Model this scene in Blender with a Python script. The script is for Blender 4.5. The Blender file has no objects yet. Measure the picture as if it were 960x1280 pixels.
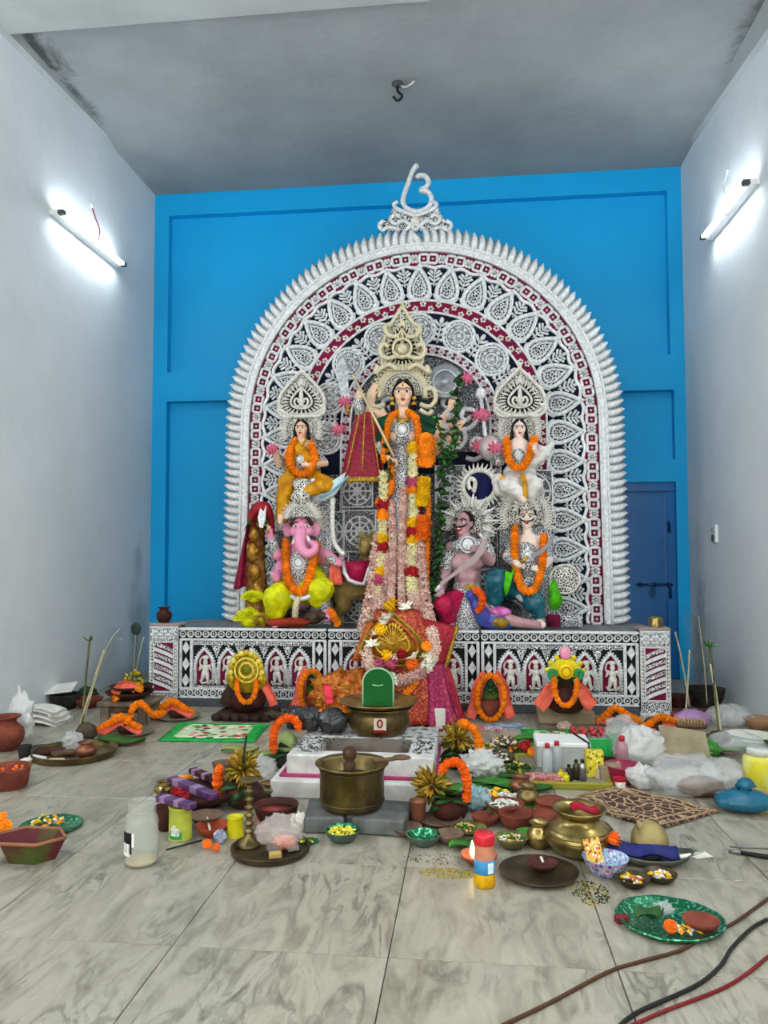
import bpy, math, random
from mathutils import Vector, Matrix, Euler, noise
PI = math.pi
sc = bpy.context.scene
C = sc.collection
RND = random.Random(11)
V = Vector

# ------------------------------------------------------------------ camera
F_PX, YAW, PITCH, ROLL, CAM_H = 963.06, 0.1096, 0.0507, -0.0018, 1.35
CAM = V((0, 0, CAM_H))
_c, _s = math.cos(YAW), math.sin(YAW)
FWD = V((-_s * math.cos(PITCH), _c * math.cos(PITCH), math.sin(PITCH)))
_r = V((_c, _s, 0)); _u = _r.cross(FWD)
RGT = _r * math.cos(ROLL) + _u * math.sin(ROLL)
UPV = _u * math.cos(ROLL) - _r * math.sin(ROLL)
cd = bpy.data.cameras.new('camera'); cam = bpy.data.objects.new('camera', cd); C.objects.link(cam)
cd.sensor_fit = 'VERTICAL'; cd.sensor_height = 36; cd.lens = F_PX / 1280 * 36
cd.clip_start = 0.05; cd.clip_end = 100
_m = Matrix((RGT, UPV, -FWD)).transposed().to_4x4(); _m.translation = CAM
cam.matrix_world = _m
sc.camera = cam

# ------------------------------------------------------------------ light and exposure
sc.view_settings.view_transform = 'Standard'
sc.view_settings.look = 'None'
sc.view_settings.gamma = 1
sc.view_settings.use_curve_mapping = False
sc.view_settings.exposure = 1.4
world = bpy.data.worlds.new('world'); sc.world = world; world.use_nodes = True
WB = world.node_tree.nodes['Background']
WB.inputs[0].default_value = (1.0, 0.98, 0.93, 1); WB.inputs[1].default_value = 1.0
TUBE_POWER = 22.0
FILL_POWER = 112.0  # strength of the added out-of-view tubes, well above the visible pair

# room
XL, XR, YB, ZC = -3.597, 2.302, 8.42, 5.49
YF = -2.6
def ray(x, y): return FWD * F_PX + RGT * (x - 480) + UPV * (640 - y)
def at(x, y, Y):
    d = ray(x, y); return CAM + d * (Y / d.y)
def fl(x, y, Z=0.0):
    d = ray(x, y); return CAM + d * ((Z - CAM_H) / d.z)
def onx(x, y, X):
    d = ray(x, y); return CAM + d * (X / d.x)
def mpp(p): return (V(p) - CAM).dot(FWD) / F_PX     # metres per photo pixel at a point

# ------------------------------------------------------------------ materials
def lin(h):
    h = h.lstrip('#'); o = []
    for i in (0, 2, 4):
        c = int(h[i:i+2], 16) / 255
        o.append(c / 12.92 if c <= .04045 else ((c + .055) / 1.055) ** 2.4)
    return (*o, 1)
MATS = {}
def mat(name, col, rough=.5, metal=0, col2=None, vs=12, lo=.4, hi=.6, bump=0, bs=80, alpha=1, emit=0, coat=0, trans=0, sub=0, detail=4, rnd=0):
    if name in MATS: return MATS[name]
    m = bpy.data.materials.new(name); m.use_nodes = True; MATS[name] = m
    nt = m.node_tree; N = nt.nodes; Lk = nt.links; b = N['Principled BSDF']
    b.inputs['Base Color'].default_value = lin(col)
    b.inputs['Roughness'].default_value = rough; b.inputs['Metallic'].default_value = metal
    b.inputs['Specular IOR Level'].default_value = .22 if rough >= .4 and not metal else .5
    tc = N.new('ShaderNodeTexCoord')
    out = None
    if col2:
        nz = N.new('ShaderNodeTexNoise'); nz.inputs['Scale'].default_value = vs; nz.inputs['Detail'].default_value = detail
        Lk.new(tc.outputs['Object'], nz.inputs['Vector'])
        rp = N.new('ShaderNodeValToRGB'); rp.color_ramp.elements[0].position = lo; rp.color_ramp.elements[1].position = hi
        rp.color_ramp.elements[0].color = lin(col); rp.color_ramp.elements[1].color = lin(col2)
        Lk.new(nz.outputs['Fac'], rp.inputs[0]); out = rp.outputs[0]
        Lk.new(out, b.inputs['Base Color'])
    if rnd:
        oi = N.new('ShaderNodeObjectInfo'); hs = N.new('ShaderNodeHueSaturation')
        mr = N.new('ShaderNodeMapRange'); mr.inputs[3].default_value = 1 - rnd; mr.inputs[4].default_value = 1 + rnd
        Lk.new(oi.outputs['Random'], mr.inputs[0]); Lk.new(mr.outputs[0], hs.inputs['Value'])
        if out: Lk.new(out, hs.inputs['Color'])
        else: hs.inputs['Color'].default_value = lin(col)
        Lk.new(hs.outputs[0], b.inputs['Base Color'])
    if bump:
        n2 = N.new('ShaderNodeTexNoise'); n2.inputs['Scale'].default_value = bs; n2.inputs['Detail'].default_value = 4
        Lk.new(tc.outputs['Object'], n2.inputs['Vector'])
        bp = N.new('ShaderNodeBump'); bp.inputs['Strength'].default_value = bump; bp.inputs['Distance'].default_value = .01
        Lk.new(n2.outputs['Fac'], bp.inputs['Height']); Lk.new(bp.outputs[0], b.inputs['Normal'])
    if alpha < 1: b.inputs['Alpha'].default_value = alpha
    if trans: b.inputs['Transmission Weight'].default_value = trans
    if coat: b.inputs['Coat Weight'].default_value = coat
    if emit:
        b.inputs['Emission Color'].default_value = lin(col); b.inputs['Emission Strength'].default_value = emit
    return m

def filigree(name, light, dark, scale, rough=.38, metal=.45, thr=(.04, .10), feature='DISTANCE_TO_EDGE', scrolls=True):
    """pierced foil work: light ribs, dark gaps between them"""
    m = bpy.data.materials.new(name); m.use_nodes = True; MATS[name] = m
    nt = m.node_tree; N = nt.nodes; Lk = nt.links; b = N['Principled BSDF']
    tc = N.new('ShaderNodeTexCoord')
    v = N.new('ShaderNodeTexVoronoi'); v.feature = feature; v.inputs['Scale'].default_value = scale
    Lk.new(tc.outputs['Object'], v.inputs['Vector'])
    w = N.new('ShaderNodeTexNoise'); w.inputs['Scale'].default_value = scale * 1.3; w.inputs['Detail'].default_value = 2
    Lk.new(tc.outputs['Object'], w.inputs['Vector'])
    ad = N.new('ShaderNodeMath'); ad.operation = 'MULTIPLY_ADD'; ad.inputs[1].default_value = .25; Lk.new(w.outputs['Fac'], ad.inputs[0]); Lk.new(v.outputs['Distance'], ad.inputs[2])
    rp = N.new('ShaderNodeValToRGB'); e = rp.color_ramp.elements
    e[0].position = thr[0] + .125; e[1].position = thr[1] + .125; e[0].color = lin(light); e[1].color = lin(dark)
    Lk.new(ad.outputs[0], rp.inputs[0]); Lk.new(rp.outputs[0], b.inputs['Base Color'])
    bp = N.new('ShaderNodeBump'); bp.inputs['Strength'].default_value = .6; bp.inputs['Distance'].default_value = .006; bp.invert = True
    Lk.new(ad.outputs[0], bp.inputs['Height']); Lk.new(bp.outputs[0], b.inputs['Normal'])
    b.inputs['Roughness'].default_value = rough; b.inputs['Metallic'].default_value = metal
    return m

# ------------------------------------------------------------------ mesh builder
WO = {}                                   # world origin of every object used as a parent
def frame(d, up=V((0, 0, 1))):
    d = V(d).normalized()
    if abs(d.dot(up)) > .98: up = V((1, 0, 0))
    a = d.cross(up).normalized(); return a, a.cross(d)
class MB:
    def __init__(s): s.v = []; s.f = []; s.m = []; s.cur = 0
    def add(s, vs, fs):
        b = len(s.v); s.v += [V(p) for p in vs]
        for q in fs: s.f.append(tuple(i + b for i in q)); s.m.append(s.cur)
        return s
    def box(s, c, d, rot=None):
        c = V(c); x, y, z = (k / 2 for k in d)
        P = [V((i, j, k)) for i in (-x, x) for j in (-y, y) for k in (-z, z)]
        if rot: P = [rot @ p for p in P]
        return s.add([c + p for p in P], [(0, 1, 3, 2), (4, 6, 7, 5), (0, 4, 5, 1), (2, 3, 7, 6), (0, 2, 6, 4), (1, 5, 7, 3)])
    def bbox(s, c, d, bv=.01, rot=None):
        """box with chamfered edges"""
        c = V(c); x, y, z = (k / 2 for k in d); bv = min(bv, x * .6, y * .6, z * .6)
        P = []; ix = {}
        for i in (-1, 1):
            for j in (-1, 1):
                for k in (-1, 1):
                    for a in range(3):
                        p = V((i * x, j * y, k * z)); q = [i, j, k]
                        for t in range(3):
                            if t != a: p[t] -= q[t] * bv
                        ix[i, j, k, a] = len(P); P.append(p)
        F = []
        for a in range(3):
            o = [t for t in range(3) if t != a]
            for sgn in (-1, 1):
                cyc = [(-1, -1), (1, -1), (1, 1), (-1, 1)]
                q = []
                for u, w in cyc:
                    k = [0, 0, 0]; k[a] = sgn; k[o[0]] = u; k[o[1]] = w; q.append(ix[(*k, a)])
                F.append(tuple(q if (sgn > 0) != (a == 1) else q[::-1]))
            for u in (-1, 1):
                for w in (-1, 1):
                    k0 = [0, 0, 0]; k0[o[0]] = u; k0[o[1]] = w; k1 = k0[:]; k0[a] = -1; k1[a] = 1
                    F.append((ix[(*k0, o[0])], ix[(*k1, o[0])], ix[(*k1, o[1])], ix[(*k0, o[1])]))
        for i in (-1, 1):
            for j in (-1, 1):
                for k in (-1, 1): F.append((ix[i, j, k, 0], ix[i, j, k, 1], ix[i, j, k, 2]))
        if rot: P = [rot @ p for p in P]
        return s.add([c + p for p in P], F)
    def tube(s, pts, r, n=6, closed=False, flat=1):
        pts = [V(p) for p in pts]; k = len(pts)
        if k < 2: return s
        rr = r if isinstance(r, (list, tuple)) else [r] * k
        vs = []; up = None
        for i, p in enumerate(pts):
            if closed: d = pts[(i + 1) % k] - pts[i - 1]
            else: d = pts[min(i + 1, k - 1)] - pts[max(i - 1, 0)]
            if d.length < 1e-9: d = V((0, 0, 1))
            d.normalize()
            if up is None: a, bb = frame(d); up = bb
            a = d.cross(up)
            if a.length < 1e-4: a, bb = frame(d)
            a.normalize(); bb = a.cross(d); up = bb
            for j in range(n):
                t = 2 * PI * j / n; vs.append(p + a * math.cos(t) * rr[i] + bb * math.sin(t) * rr[i] * flat)
        fs = []
        for i in range(k if closed else k - 1):
            i2 = (i + 1) % k
            for j in range(n): fs.append((i * n + j, i * n + (j + 1) % n, i2 * n + (j + 1) % n, i2 * n + j))
        if not closed: fs += [tuple(range(n))[::-1], tuple((k - 1) * n + j for j in range(n))]
        return s.add(vs, fs)
    def lathe(s, prof, c, n=24, M=None, k=1.0):
        c = V(c); vs = []; fs = []; rows = []
        for r, z in prof:
            r *= k; z *= k
            if r < 1e-6: rows.append([len(vs)]); vs.append(V((0, 0, z)))
            else:
                rows.append(list(range(len(vs), len(vs) + n)))
                vs += [V((r * math.cos(2 * PI * j / n), r * math.sin(2 * PI * j / n), z)) for j in range(n)]
        for a, b in zip(rows, rows[1:]):
            for j in range(n):
                j2 = (j + 1) % n
                if len(a) == 1 and len(b) == 1: continue
                if len(a) == 1: fs.append((a[0], b[j2], b[j]))
                elif len(b) == 1: fs.append((a[j], a[j2], b[0]))
                else: fs.append((a[j], a[j2], b[j2], b[j]))
        if M: vs = [M @ p for p in vs]
        return s.add([c + p for p in vs], fs)
    def ball(s, c, r, seg=10, rings=6, M=None):
        if not isinstance(r, (tuple, list)): r = (r, r, r)
        c = V(c); vs = [V((0, 0, -r[2]))]; fs = []
        for i in range(1, rings):
            t = PI * i / rings
            for j in range(seg):
                a = 2 * PI * j / seg
                vs.append(V((r[0] * math.sin(t) * math.cos(a), r[1] * math.sin(t) * math.sin(a), -r[2] * math.cos(t))))
        vs.append(V((0, 0, r[2]))); L = len(vs) - 1
        for j in range(seg):
            j2 = (j + 1) % seg
            fs.append((0, 1 + j2, 1 + j)); fs.append((L, L - seg + j, L - seg + j2))
            for i in range(rings - 2):
                a = 1 + i * seg; fs.append((a + j, a + j2, a + seg + j2, a + seg + j))
        if M: vs = [M @ p for p in vs]
        return s.add([c + p for p in vs], fs)
    def cap(s, a, b, ra, rb, n=10):
        """tapered limb segment with rounded ends"""
        a = V(a); b = V(b); d = b - a; L = d.length
        if L < 1e-6: return s.ball(a, ra)
        d /= L; x, y = frame(d); vs = []; rows = []
        prof = [(-ra * math.cos(t), ra * math.sin(t)) for t in (0.35, .8, 1.25)] + [(L * .33, ra * .67 + rb * .33), (L * .66, ra * .33 + rb * .66)] + [(L + rb * math.cos(t), rb * math.sin(t)) for t in (1.25, .8, .35)]
        for h, r in prof:
            for j in range(n):
                t = 2 * PI * j / n; vs.append(a + d * h + (x * math.cos(t) + y * math.sin(t)) * r)
        fs = []
        for i in range(len(prof) - 1):
            for j in range(n): fs.append((i * n + j, i * n + (j + 1) % n, (i + 1) * n + (j + 1) % n, (i + 1) * n + j))
        fs += [tuple(range(n))[::-1], tuple((len(prof) - 1) * n + j for j in range(n))]
        return s.add(vs, fs)
    def prism(s, poly, y0, y1, M=None):
        """outline in the XZ plane, extruded from y0 to y1"""
        n = len(poly); vs = [V((p[0], y0, p[1])) for p in poly] + [V((p[0], y1, p[1])) for p in poly]
        fs = [tuple(range(n)), tuple(range(n, 2 * n))[::-1]] + [(i, i + n, (i + 1) % n + n, (i + 1) % n) for i in range(n)]
        if M: vs = [M @ p for p in vs]
        return s.add(vs, fs)
    def sheet(s, fn, nu, nv, th=0.004):
        """cloth: fn(u,v) in 0..1 gives a point; closed with a little thickness"""
        g = [[V(fn(i / nu, j / nv)) for j in range(nv + 1)] for i in range(nu + 1)]
        vs = []; W = nv + 1
        for lay in (0, 1):
            for i in range(nu + 1):
                for j in range(nv + 1):
                    p = g[i][j]
                    du = g[min(i + 1, nu)][j] - g[max(i - 1, 0)][j]; dv = g[i][min(j + 1, nv)] - g[i][max(j - 1, 0)]
                    nn = du.cross(dv)
                    if nn.length > 1e-12: nn.normalize()
                    vs.append(p + nn * (th / 2 if lay == 0 else -th / 2))
        K = (nu + 1) * W; fs = []
        for i in range(nu):
            for j in range(nv):
                a, b, c2, d = i * W + j, (i + 1) * W + j, (i + 1) * W + j + 1, i * W + j + 1
                fs.append((a, b, c2, d)); fs.append((a + K, d + K, c2 + K, b + K))
        for i in range(nu):
            for j in (0, nv): fs.append((i * W + j, (i + 1) * W + j, (i + 1) * W + j + K, i * W + j + K))
        for j in range(nv):
            for i in (0, nu): fs.append((i * W + j, i * W + j + 1, i * W + j + 1 + K, i * W + j + K))
        return s.add(vs, fs)
    def blob(s, c, r, amp=.2, fr=2.5, seed=0, seg=22, rings=14, flatb=True, M=None):
        """crumpled bag or lump"""
        n0 = len(s.v); s.ball(c, r, seg, rings, M); c = V(c)
        rr = max(r) if isinstance(r, (tuple, list)) else r
        rz = r[2] if isinstance(r, (tuple, list)) else r
        for i in range(n0, len(s.v)):
            d = s.v[i] - c; q = d / rr * fr + V((seed * 7.3, seed * 3.1, seed))
            k = 1 + amp * (noise.noise(q) * .9 + (abs(noise.noise(q * 2.1)) - .25) * 1.2 + (.2 - abs(noise.noise(q * 3.7))) * .3)
            p = c + d * k
            if flatb and p.z < c.z - rz * .97: p.z = c.z - rz * .97
            s.v[i] = p
        return s
    def mesh(s, name, mats, smooth=True, off=None):
        me = bpy.data.meshes.new(name)
        off = off or V((0, 0, 0))
        me.from_pydata([tuple(p - off) for p in s.v], [], s.f)
        for m_ in (mats if isinstance(mats, (list, tuple)) else [mats]): me.materials.append(m_)
        me.polygons.foreach_set('material_index', s.m)
        me.polygons.foreach_set('use_smooth', [smooth] * len(s.f))
        me.update(); return me
    def build(s, name, mats, parent=None, smooth=True):
        if parent: off = WO[parent.name]
        else:
            xs = [p.x for p in s.v]; ys = [p.y for p in s.v]; zs = [p.z for p in s.v]
            off = V(((min(xs) + max(xs)) / 2, (min(ys) + max(ys)) / 2, min(zs)))
        o = bpy.data.objects.new(name, s.mesh(name, mats, smooth, off)); C.objects.link(o)
        if parent: o.parent = parent; WO[o.name] = off
        else: o.location = off; WO[o.name] = off
        return o
def tag(o, label, cat, group=None, kind=None):
    o['label'] = label; o['category'] = cat
    if group: o['group'] = group
    if kind: o['kind'] = kind
    return o
def thing(name, label, cat, loc, group=None):
    o = bpy.data.objects.new(name, None); C.objects.link(o); o.location = V(loc); o.empty_display_size = .1
    WO[o.name] = V(loc); return tag(o, label, cat, group)
def inst(name, me, M, parent=None):
    o = bpy.data.objects.new(name, me); C.objects.link(o)
    if parent:
        o.parent = parent; o.matrix_local = Matrix.Translation(-WO[parent.name]) @ M
    else: o.matrix_local = M
    WO[o.name] = M.translation.copy(); return o
def struct(o): o['kind'] = 'structure'; return o
def stuff(o): o['kind'] = 'stuff'; return o
def remesh(o, vox=.008, it=4):
    m = o.modifiers.new('skin_over', 'REMESH'); m.mode = 'VOXEL'; m.voxel_size = vox; m.use_smooth_shade = True
    if it: k = o.modifiers.new('soften', 'SMOOTH'); k.iterations = it; k.factor = .5
    return o
def flat_shade(o):
    for p in o.data.polygons: p.use_smooth = False
    return o
def lerp(a, b, t): return a + (b - a) * t
def resample(pts, step):
    pts = [V(p) for p in pts]; out = [pts[0]]; acc = 0
    for a, b in zip(pts, pts[1:]):
        L = (b - a).length; t = step - acc
        while t <= L: out.append(a.lerp(b, t / L)); t += step
        acc = (acc + L) % step if L else acc
    return out
def spline(pts, k=8):
    """smooth curve through points"""
    pts = [V(p) for p in pts]; out = []
    for i in range(len(pts) - 1):
        p0 = pts[max(i - 1, 0)]; p1 = pts[i]; p2 = pts[i + 1]; p3 = pts[min(i + 2, len(pts) - 1)]
        for j in range(k):
            t = j / k
            out.append(.5 * ((2 * p1) + (p2 - p0) * t + (2 * p0 - 5 * p1 + 4 * p2 - p3) * t * t + (3 * p1 - p0 - 3 * p2 + p3) * t ** 3))
    out.append(pts[-1]); return out
def pxs(pts, Y): return [at(p[0], p[1], Y + (p[2] if len(p) > 2 else 0)) for p in pts]
def peepal(w, h, n=20, p=1.3):
    """leaf outline, tip up, base at z=0, height h, half width w"""
    o = []
    for i in range(n):
        t = 2 * PI * i / n
        o.append((w * math.sin(t) * abs(math.sin(t / 2)) ** p * 1.12, h * (.5 + .5 * math.cos(t))))
    return o
# ------------------------------------------------------------------ room materials
def newmat(name):
    m = bpy.data.materials.new(name); m.use_nodes = True; MATS[name] = m
    return m, m.node_tree.nodes, m.node_tree.links, m.node_tree.nodes['Principled BSDF']
def nd(N, t, **kw):
    n = N.new('ShaderNode' + t)
    for k, v in kw.items():
        if k in n.inputs: n.inputs[k].default_value = v
        else: setattr(n, k, v)
    return n
def ramp(N, stops):
    r = N.new('ShaderNodeValToRGB'); e = r.color_ramp.elements
    while len(e) < len(stops): e.new(.5)
    for k, (p, c) in zip(e, stops): k.position = p; k.color = lin(c)
    return r
def mixc(N, Lk, f, a, b, mode='MIX'):
    m = N.new('ShaderNodeMix'); m.data_type = 'RGBA'; m.blend_type = mode
    for s, v in ((m.inputs[0], f), (m.inputs[6], a), (m.inputs[7], b)):
        if hasattr(v, 'is_linked'): Lk.new(v, s)
        else: s.default_value = v
    return m.outputs[2]

def marble():
    m, N, Lk, b = newmat('marble')
    g = nd(N, 'NewGeometry'); oi = nd(N, 'ObjectInfo')
    ad = nd(N, 'VectorMath', operation='MULTIPLY_ADD'); Lk.new(oi.outputs['Random'], ad.inputs[0]); ad.inputs[1].default_value = (37, 53, 11)
    Lk.new(g.outputs['Position'], ad.inputs[2])
    mp = nd(N, 'Mapping'); mp.inputs['Rotation'].default_value = (0, 0, math.radians(-38)); mp.inputs['Scale'].default_value = (3.2, 1.0, 1)
    Lk.new(ad.outputs[0], mp.inputs['Vector'])
    n1 = nd(N, 'TexNoise', Scale=3.0, Detail=7.0, Roughness=.62, Distortion=1.2); Lk.new(mp.outputs[0], n1.inputs['Vector'])
    n2 = nd(N, 'TexNoise', Scale=1.7, Detail=3.0, Distortion=.6); Lk.new(ad.outputs[0], n2.inputs['Vector'])
    n3 = nd(N, 'TexNoise', Scale=2.6, Detail=5.0, Roughness=.55, Distortion=.7); Lk.new(mp.outputs[0], n3.inputs['Vector'])
    base = ramp(N, [(.33, '7d7869'), (.5, 'a19c8b'), (.68, 'b5b09f')]); Lk.new(n1.outputs['Fac'], base.inputs[0])
    vein = ramp(N, [(.46, '000000'), (.495, 'ffffff'), (.505, 'ffffff'), (.54, '000000')]); Lk.new(n3.outputs['Fac'], vein.inputs[0])
    msk = ramp(N, [(.45, '000000'), (.62, 'ffffff')]); Lk.new(n2.outputs['Fac'], msk.inputs[0])
    mu = nd(N, 'Math', operation='MULTIPLY'); Lk.new(vein.outputs[0], mu.inputs[0]); Lk.new(msk.outputs[0], mu.inputs[1])
    mu2 = nd(N, 'Math', operation='MULTIPLY'); Lk.new(mu.outputs[0], mu2.inputs[0]); mu2.inputs[1].default_value = .6
    c1 = mixc(N, Lk, mu2.outputs[0], base.outputs[0], lin('45453f'))
    d = ramp(N, [(.57, '000000'), (.68, 'ffffff')]); Lk.new(n1.outputs['Fac'], d.inputs[0])
    mu3 = nd(N, 'Math', operation='MULTIPLY'); Lk.new(d.outputs[0], mu3.inputs[0]); Lk.new(msk.outputs[0], mu3.inputs[1])
    c2 = mixc(N, Lk, mu3.outputs[0], c1, lin('4c4a44'))
    # worn, dusty patches of their own
    n4 = nd(N, 'TexNoise', Scale=.9, Detail=5.0); Lk.new(g.outputs['Position'], n4.inputs['Vector'])
    r4 = ramp(N, [(.4, '000000'), (.7, 'ffffff')]); Lk.new(n4.outputs['Fac'], r4.inputs[0])
    mu4 = nd(N, 'Math', operation='MULTIPLY'); Lk.new(r4.outputs[0], mu4.inputs[0]); mu4.inputs[1].default_value = .35
    c3 = mixc(N, Lk, mu4.outputs[0], c2, lin('837d6d'))
    Lk.new(c3, b.inputs['Base Color'])
    rr = nd(N, 'MapRange'); rr.inputs[3].default_value = .22; rr.inputs[4].default_value = .5; Lk.new(n1.outputs['Fac'], rr.inputs[0]); Lk.new(rr.outputs[0], b.inputs['Roughness'])
    return m
def plaster(name, c0, c1, stain, sx=None, rough=.75, soot=None):
    m, N, Lk, b = newmat(name)
    g = nd(N, 'NewGeometry')
    n1 = nd(N, 'TexNoise', Scale=1.3, Detail=6.0, Roughness=.6); Lk.new(g.outputs['Position'], n1.inputs['Vector'])
    r1 = ramp(N, [(.3, c0), (.7, c1)]); Lk.new(n1.outputs['Fac'], r1.inputs[0])
    col = r1.outputs[0]
    n2 = nd(N, 'TexNoise', Scale=2.2, Detail=9.0, Roughness=.72, Distortion=.5); Lk.new(g.outputs['Position'], n2.inputs['Vector'])
    if soot:      # stains that hug an edge: list of (axis, centre, half width, gain)
        sp = nd(N, 'SeparateXYZ'); Lk.new(g.outputs['Position'], sp.inputs[0])
        for ax, ce, hw, gain, extra in soot:
            su = nd(N, 'Math', operation='SUBTRACT'); Lk.new(sp.outputs[ax], su.inputs[0]); su.inputs[1].default_value = ce
            ab = nd(N, 'Math', operation='ABSOLUTE'); Lk.new(su.outputs[0], ab.inputs[0])
            mr = nd(N, 'MapRange'); mr.inputs[1].default_value = 0; mr.inputs[2].default_value = hw; mr.inputs[3].default_value = .36; mr.inputs[4].default_value = -.1
            Lk.new(ab.outputs[0], mr.inputs[0]); f = mr.outputs[0]
            ad = nd(N, 'Math', operation='ADD'); Lk.new(n2.outputs['Fac'], ad.inputs[0]); Lk.new(f, ad.inputs[1])
            if extra:
                ax2, a0, a1 = extra
                m2 = nd(N, 'MapRange'); m2.inputs[1].default_value = a0; m2.inputs[2].default_value = a1; m2.inputs[3].default_value = 0; m2.inputs[4].default_value = -.4
                Lk.new(sp.outputs[ax2], m2.inputs[0]); a2 = nd(N, 'Math', operation='ADD'); Lk.new(ad.outputs[0], a2.inputs[0]); Lk.new(m2.outputs[0], a2.inputs[1]); ad = a2
            rs = ramp(N, [(.66, '000000'), (.86, 'ffffff')]); Lk.new(ad.outputs[0], rs.inputs[0])
            mg = nd(N, 'Math', operation='MULTIPLY'); Lk.new(rs.outputs[0], mg.inputs[0]); mg.inputs[1].default_value = gain
            col = mixc(N, Lk, mg.outputs[0], col, lin(stain))
    r3 = ramp(N, [(.7, '000000'), (.76, 'ffffff')]); Lk.new(n2.outputs['Fac'], r3.inputs[0])
    mm = nd(N, 'Math', operation='MULTIPLY'); Lk.new(r3.outputs[0], mm.inputs[0]); mm.inputs[1].default_value = .35
    col = mixc(N, Lk, mm.outputs[0], col, lin(stain))
    Lk.new(col, b.inputs['Base Color']); b.inputs['Roughness'].default_value = rough
    n5 = nd(N, 'TexNoise', Scale=9.0, Detail=6.0); Lk.new(g.outputs['Position'], n5.inputs['Vector'])
    bp = nd(N, 'Bump', Strength=.25, Distance=.02); Lk.new(n5.outputs['Fac'], bp.inputs['Height']); Lk.new(bp.outputs[0], b.inputs['Normal'])
    return m
M_MARBLE = marble()
M_GROUT = mat('grout', '6a675e', .9)
M_WALL = plaster('wall_paint', 'd6dcde', 'e4e8ea', '8a9196', soot=[(1, 8.1, .55, .5, (2, .7, 2.6)), ])
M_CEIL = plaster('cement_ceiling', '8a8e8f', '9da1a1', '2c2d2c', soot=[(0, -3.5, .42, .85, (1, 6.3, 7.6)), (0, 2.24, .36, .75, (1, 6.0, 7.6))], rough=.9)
M_BAND = plaster('cement_band', 'a0a4a3', 'b4b8b7', '3c3d3c', rough=.9)
M_BLUE = mat('blue_distemper', '14a9e6', .5, col2='10a0dc', vs=1.2, lo=.3, hi=.8, bump=.06, bs=30)
M_BLUED = mat('blue_gloss_door', '0f68ae', .16, col2='0c60a2', vs=2, coat=.4, bump=.25, bs=5)

# ------------------------------------------------------------------ shell
def slab(name, c, d, m, k=True):
    o = MB().box(c, d).build(name, m, smooth=False); return struct(o) if k else o
floor = slab('floor', ((XL + XR) / 2, (YB + YF) / 2 + .1, -.06), (XR - XL + .4, YB - YF + .6, .1), M_GROUT)
T = .744; GX = -.2775; GY = 2.62
mb = MB(); mb.bbox((0, 0, -.005), (T - .004, T - .004, .01), .0015); tile_me = mb.mesh('floor_tile', M_MARBLE, False)
i0 = math.floor((XL - GX) / T); j0 = math.floor((YF - GY) / T)
for i in range(i0, math.ceil((XR - GX) / T)):
    for j in range(j0, math.ceil((YB + .02 - GY) / T)):
        x0, x1 = max(GX + i * T, XL), min(GX + (i + 1) * T, XR); y0, y1 = GY + j * T, min(GY + (j + 1) * T, YB + .1)
        M = Matrix.Translation(((x0 + x1) / 2, (y0 + y1) / 2, 0)) @ Matrix.Diagonal(((x1 - x0) / T, (y1 - y0) / T, 1, 1))
        inst('floor_tile', tile_me, M, floor)
wl = slab('wall_left', (XL - .1, (YB + YF) / 2, ZC / 2), (.2, YB - YF, ZC), M_WALL)
wr = slab('wall_right', (XR + .1, (YB + YF) / 2, ZC / 2), (.2, YB - YF, ZC), M_WALL)
slab('ceiling', ((XL + XR) / 2, (YB + YF) / 2, ZC + .1), (XR - XL + .4, YB - YF + .4, .2), M_CEIL)
# sloping cement bands between the walls and the ceiling
def band(name, X, wa, wb):
    sg = 1 if X < 0 else -1
    pa, pb = onx(*wa, X), onx(*wb, X)
    def ext(a, b, Y): t = (Y - a.y) / (b.y - a.y); return a.lerp(b, t)
    A0, A1 = ext(pa, pb, 0.5), ext(pa, pb, YB)
    mb = MB(); vs = []
    for A in (A0, A1): vs += [V((X - sg * .01, A.y, A.z)), V((X + sg * .05, A.y, A.z + .02)), V((X + sg * .07, A.y, ZC + .005)), V((X - sg * .01, A.y, ZC + .005))]
    mb.add(vs, [(0, 4, 5, 1), (1, 5, 6, 2), (0, 1, 2, 3), (4, 7, 6, 5), (2, 6, 7, 3), (0, 3, 7, 4)])
    return struct(mb.build(name, M_BAND, smooth=False))
band('trim_1', XL, (4, 46), (175, 219))
band('trim_2', XR, (954, 58), (866, 181))
p = fl(120, 20, ZC)
struct(MB().bbox((-1.9, p.y - .35, ZC - .05), (3.3, .7, .1), .01).build('trim_3', M_BAND, smooth=False))

# ------------------------------------------------------------------ back wall with framed recesses
RD = .10
wb = slab('wall_back', ((XL + XR) / 2, YB + RD + .1, ZC / 2), (XR - XL + .4, .2, ZC), M_BLUE)
def bar(x0, x1, z0, z1):
    MB().box(((x0 + x1) / 2, YB + RD / 2, (z0 + z1) / 2), (x1 - x0, RD, z1 - z0)).build('frame_bar', M_BLUE, wb, smooth=False)
P_ = lambda x, y: at(x, y, YB)
zt = P_(212, 270).z; zb1 = P_(205, 466).z; zt2 = P_(206, 502).z
xl1 = P_(211, 300).x; xr1 = P_(835, 300).x; xr2 = P_(843, 520).x; xm = P_(690, 500).x
zr1 = P_(838, 443).z; zr2 = P_(842, 487).z; zr3 = P_(846, 574).z; zd = P_(846, 602).z
bar(XL, XR, zt, ZC)
bar(XL, xl1, 0, zt); bar(xr1, XR, zr1, zt); bar(xr2, XR, 0, zr1)
bar(xl1, xm, zt2, zb1); bar(xm, xr2, zr2, zr1)
bar(xm - .15, xm, 0, zt2); bar(xm, xr2, zd, zr3)
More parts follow.
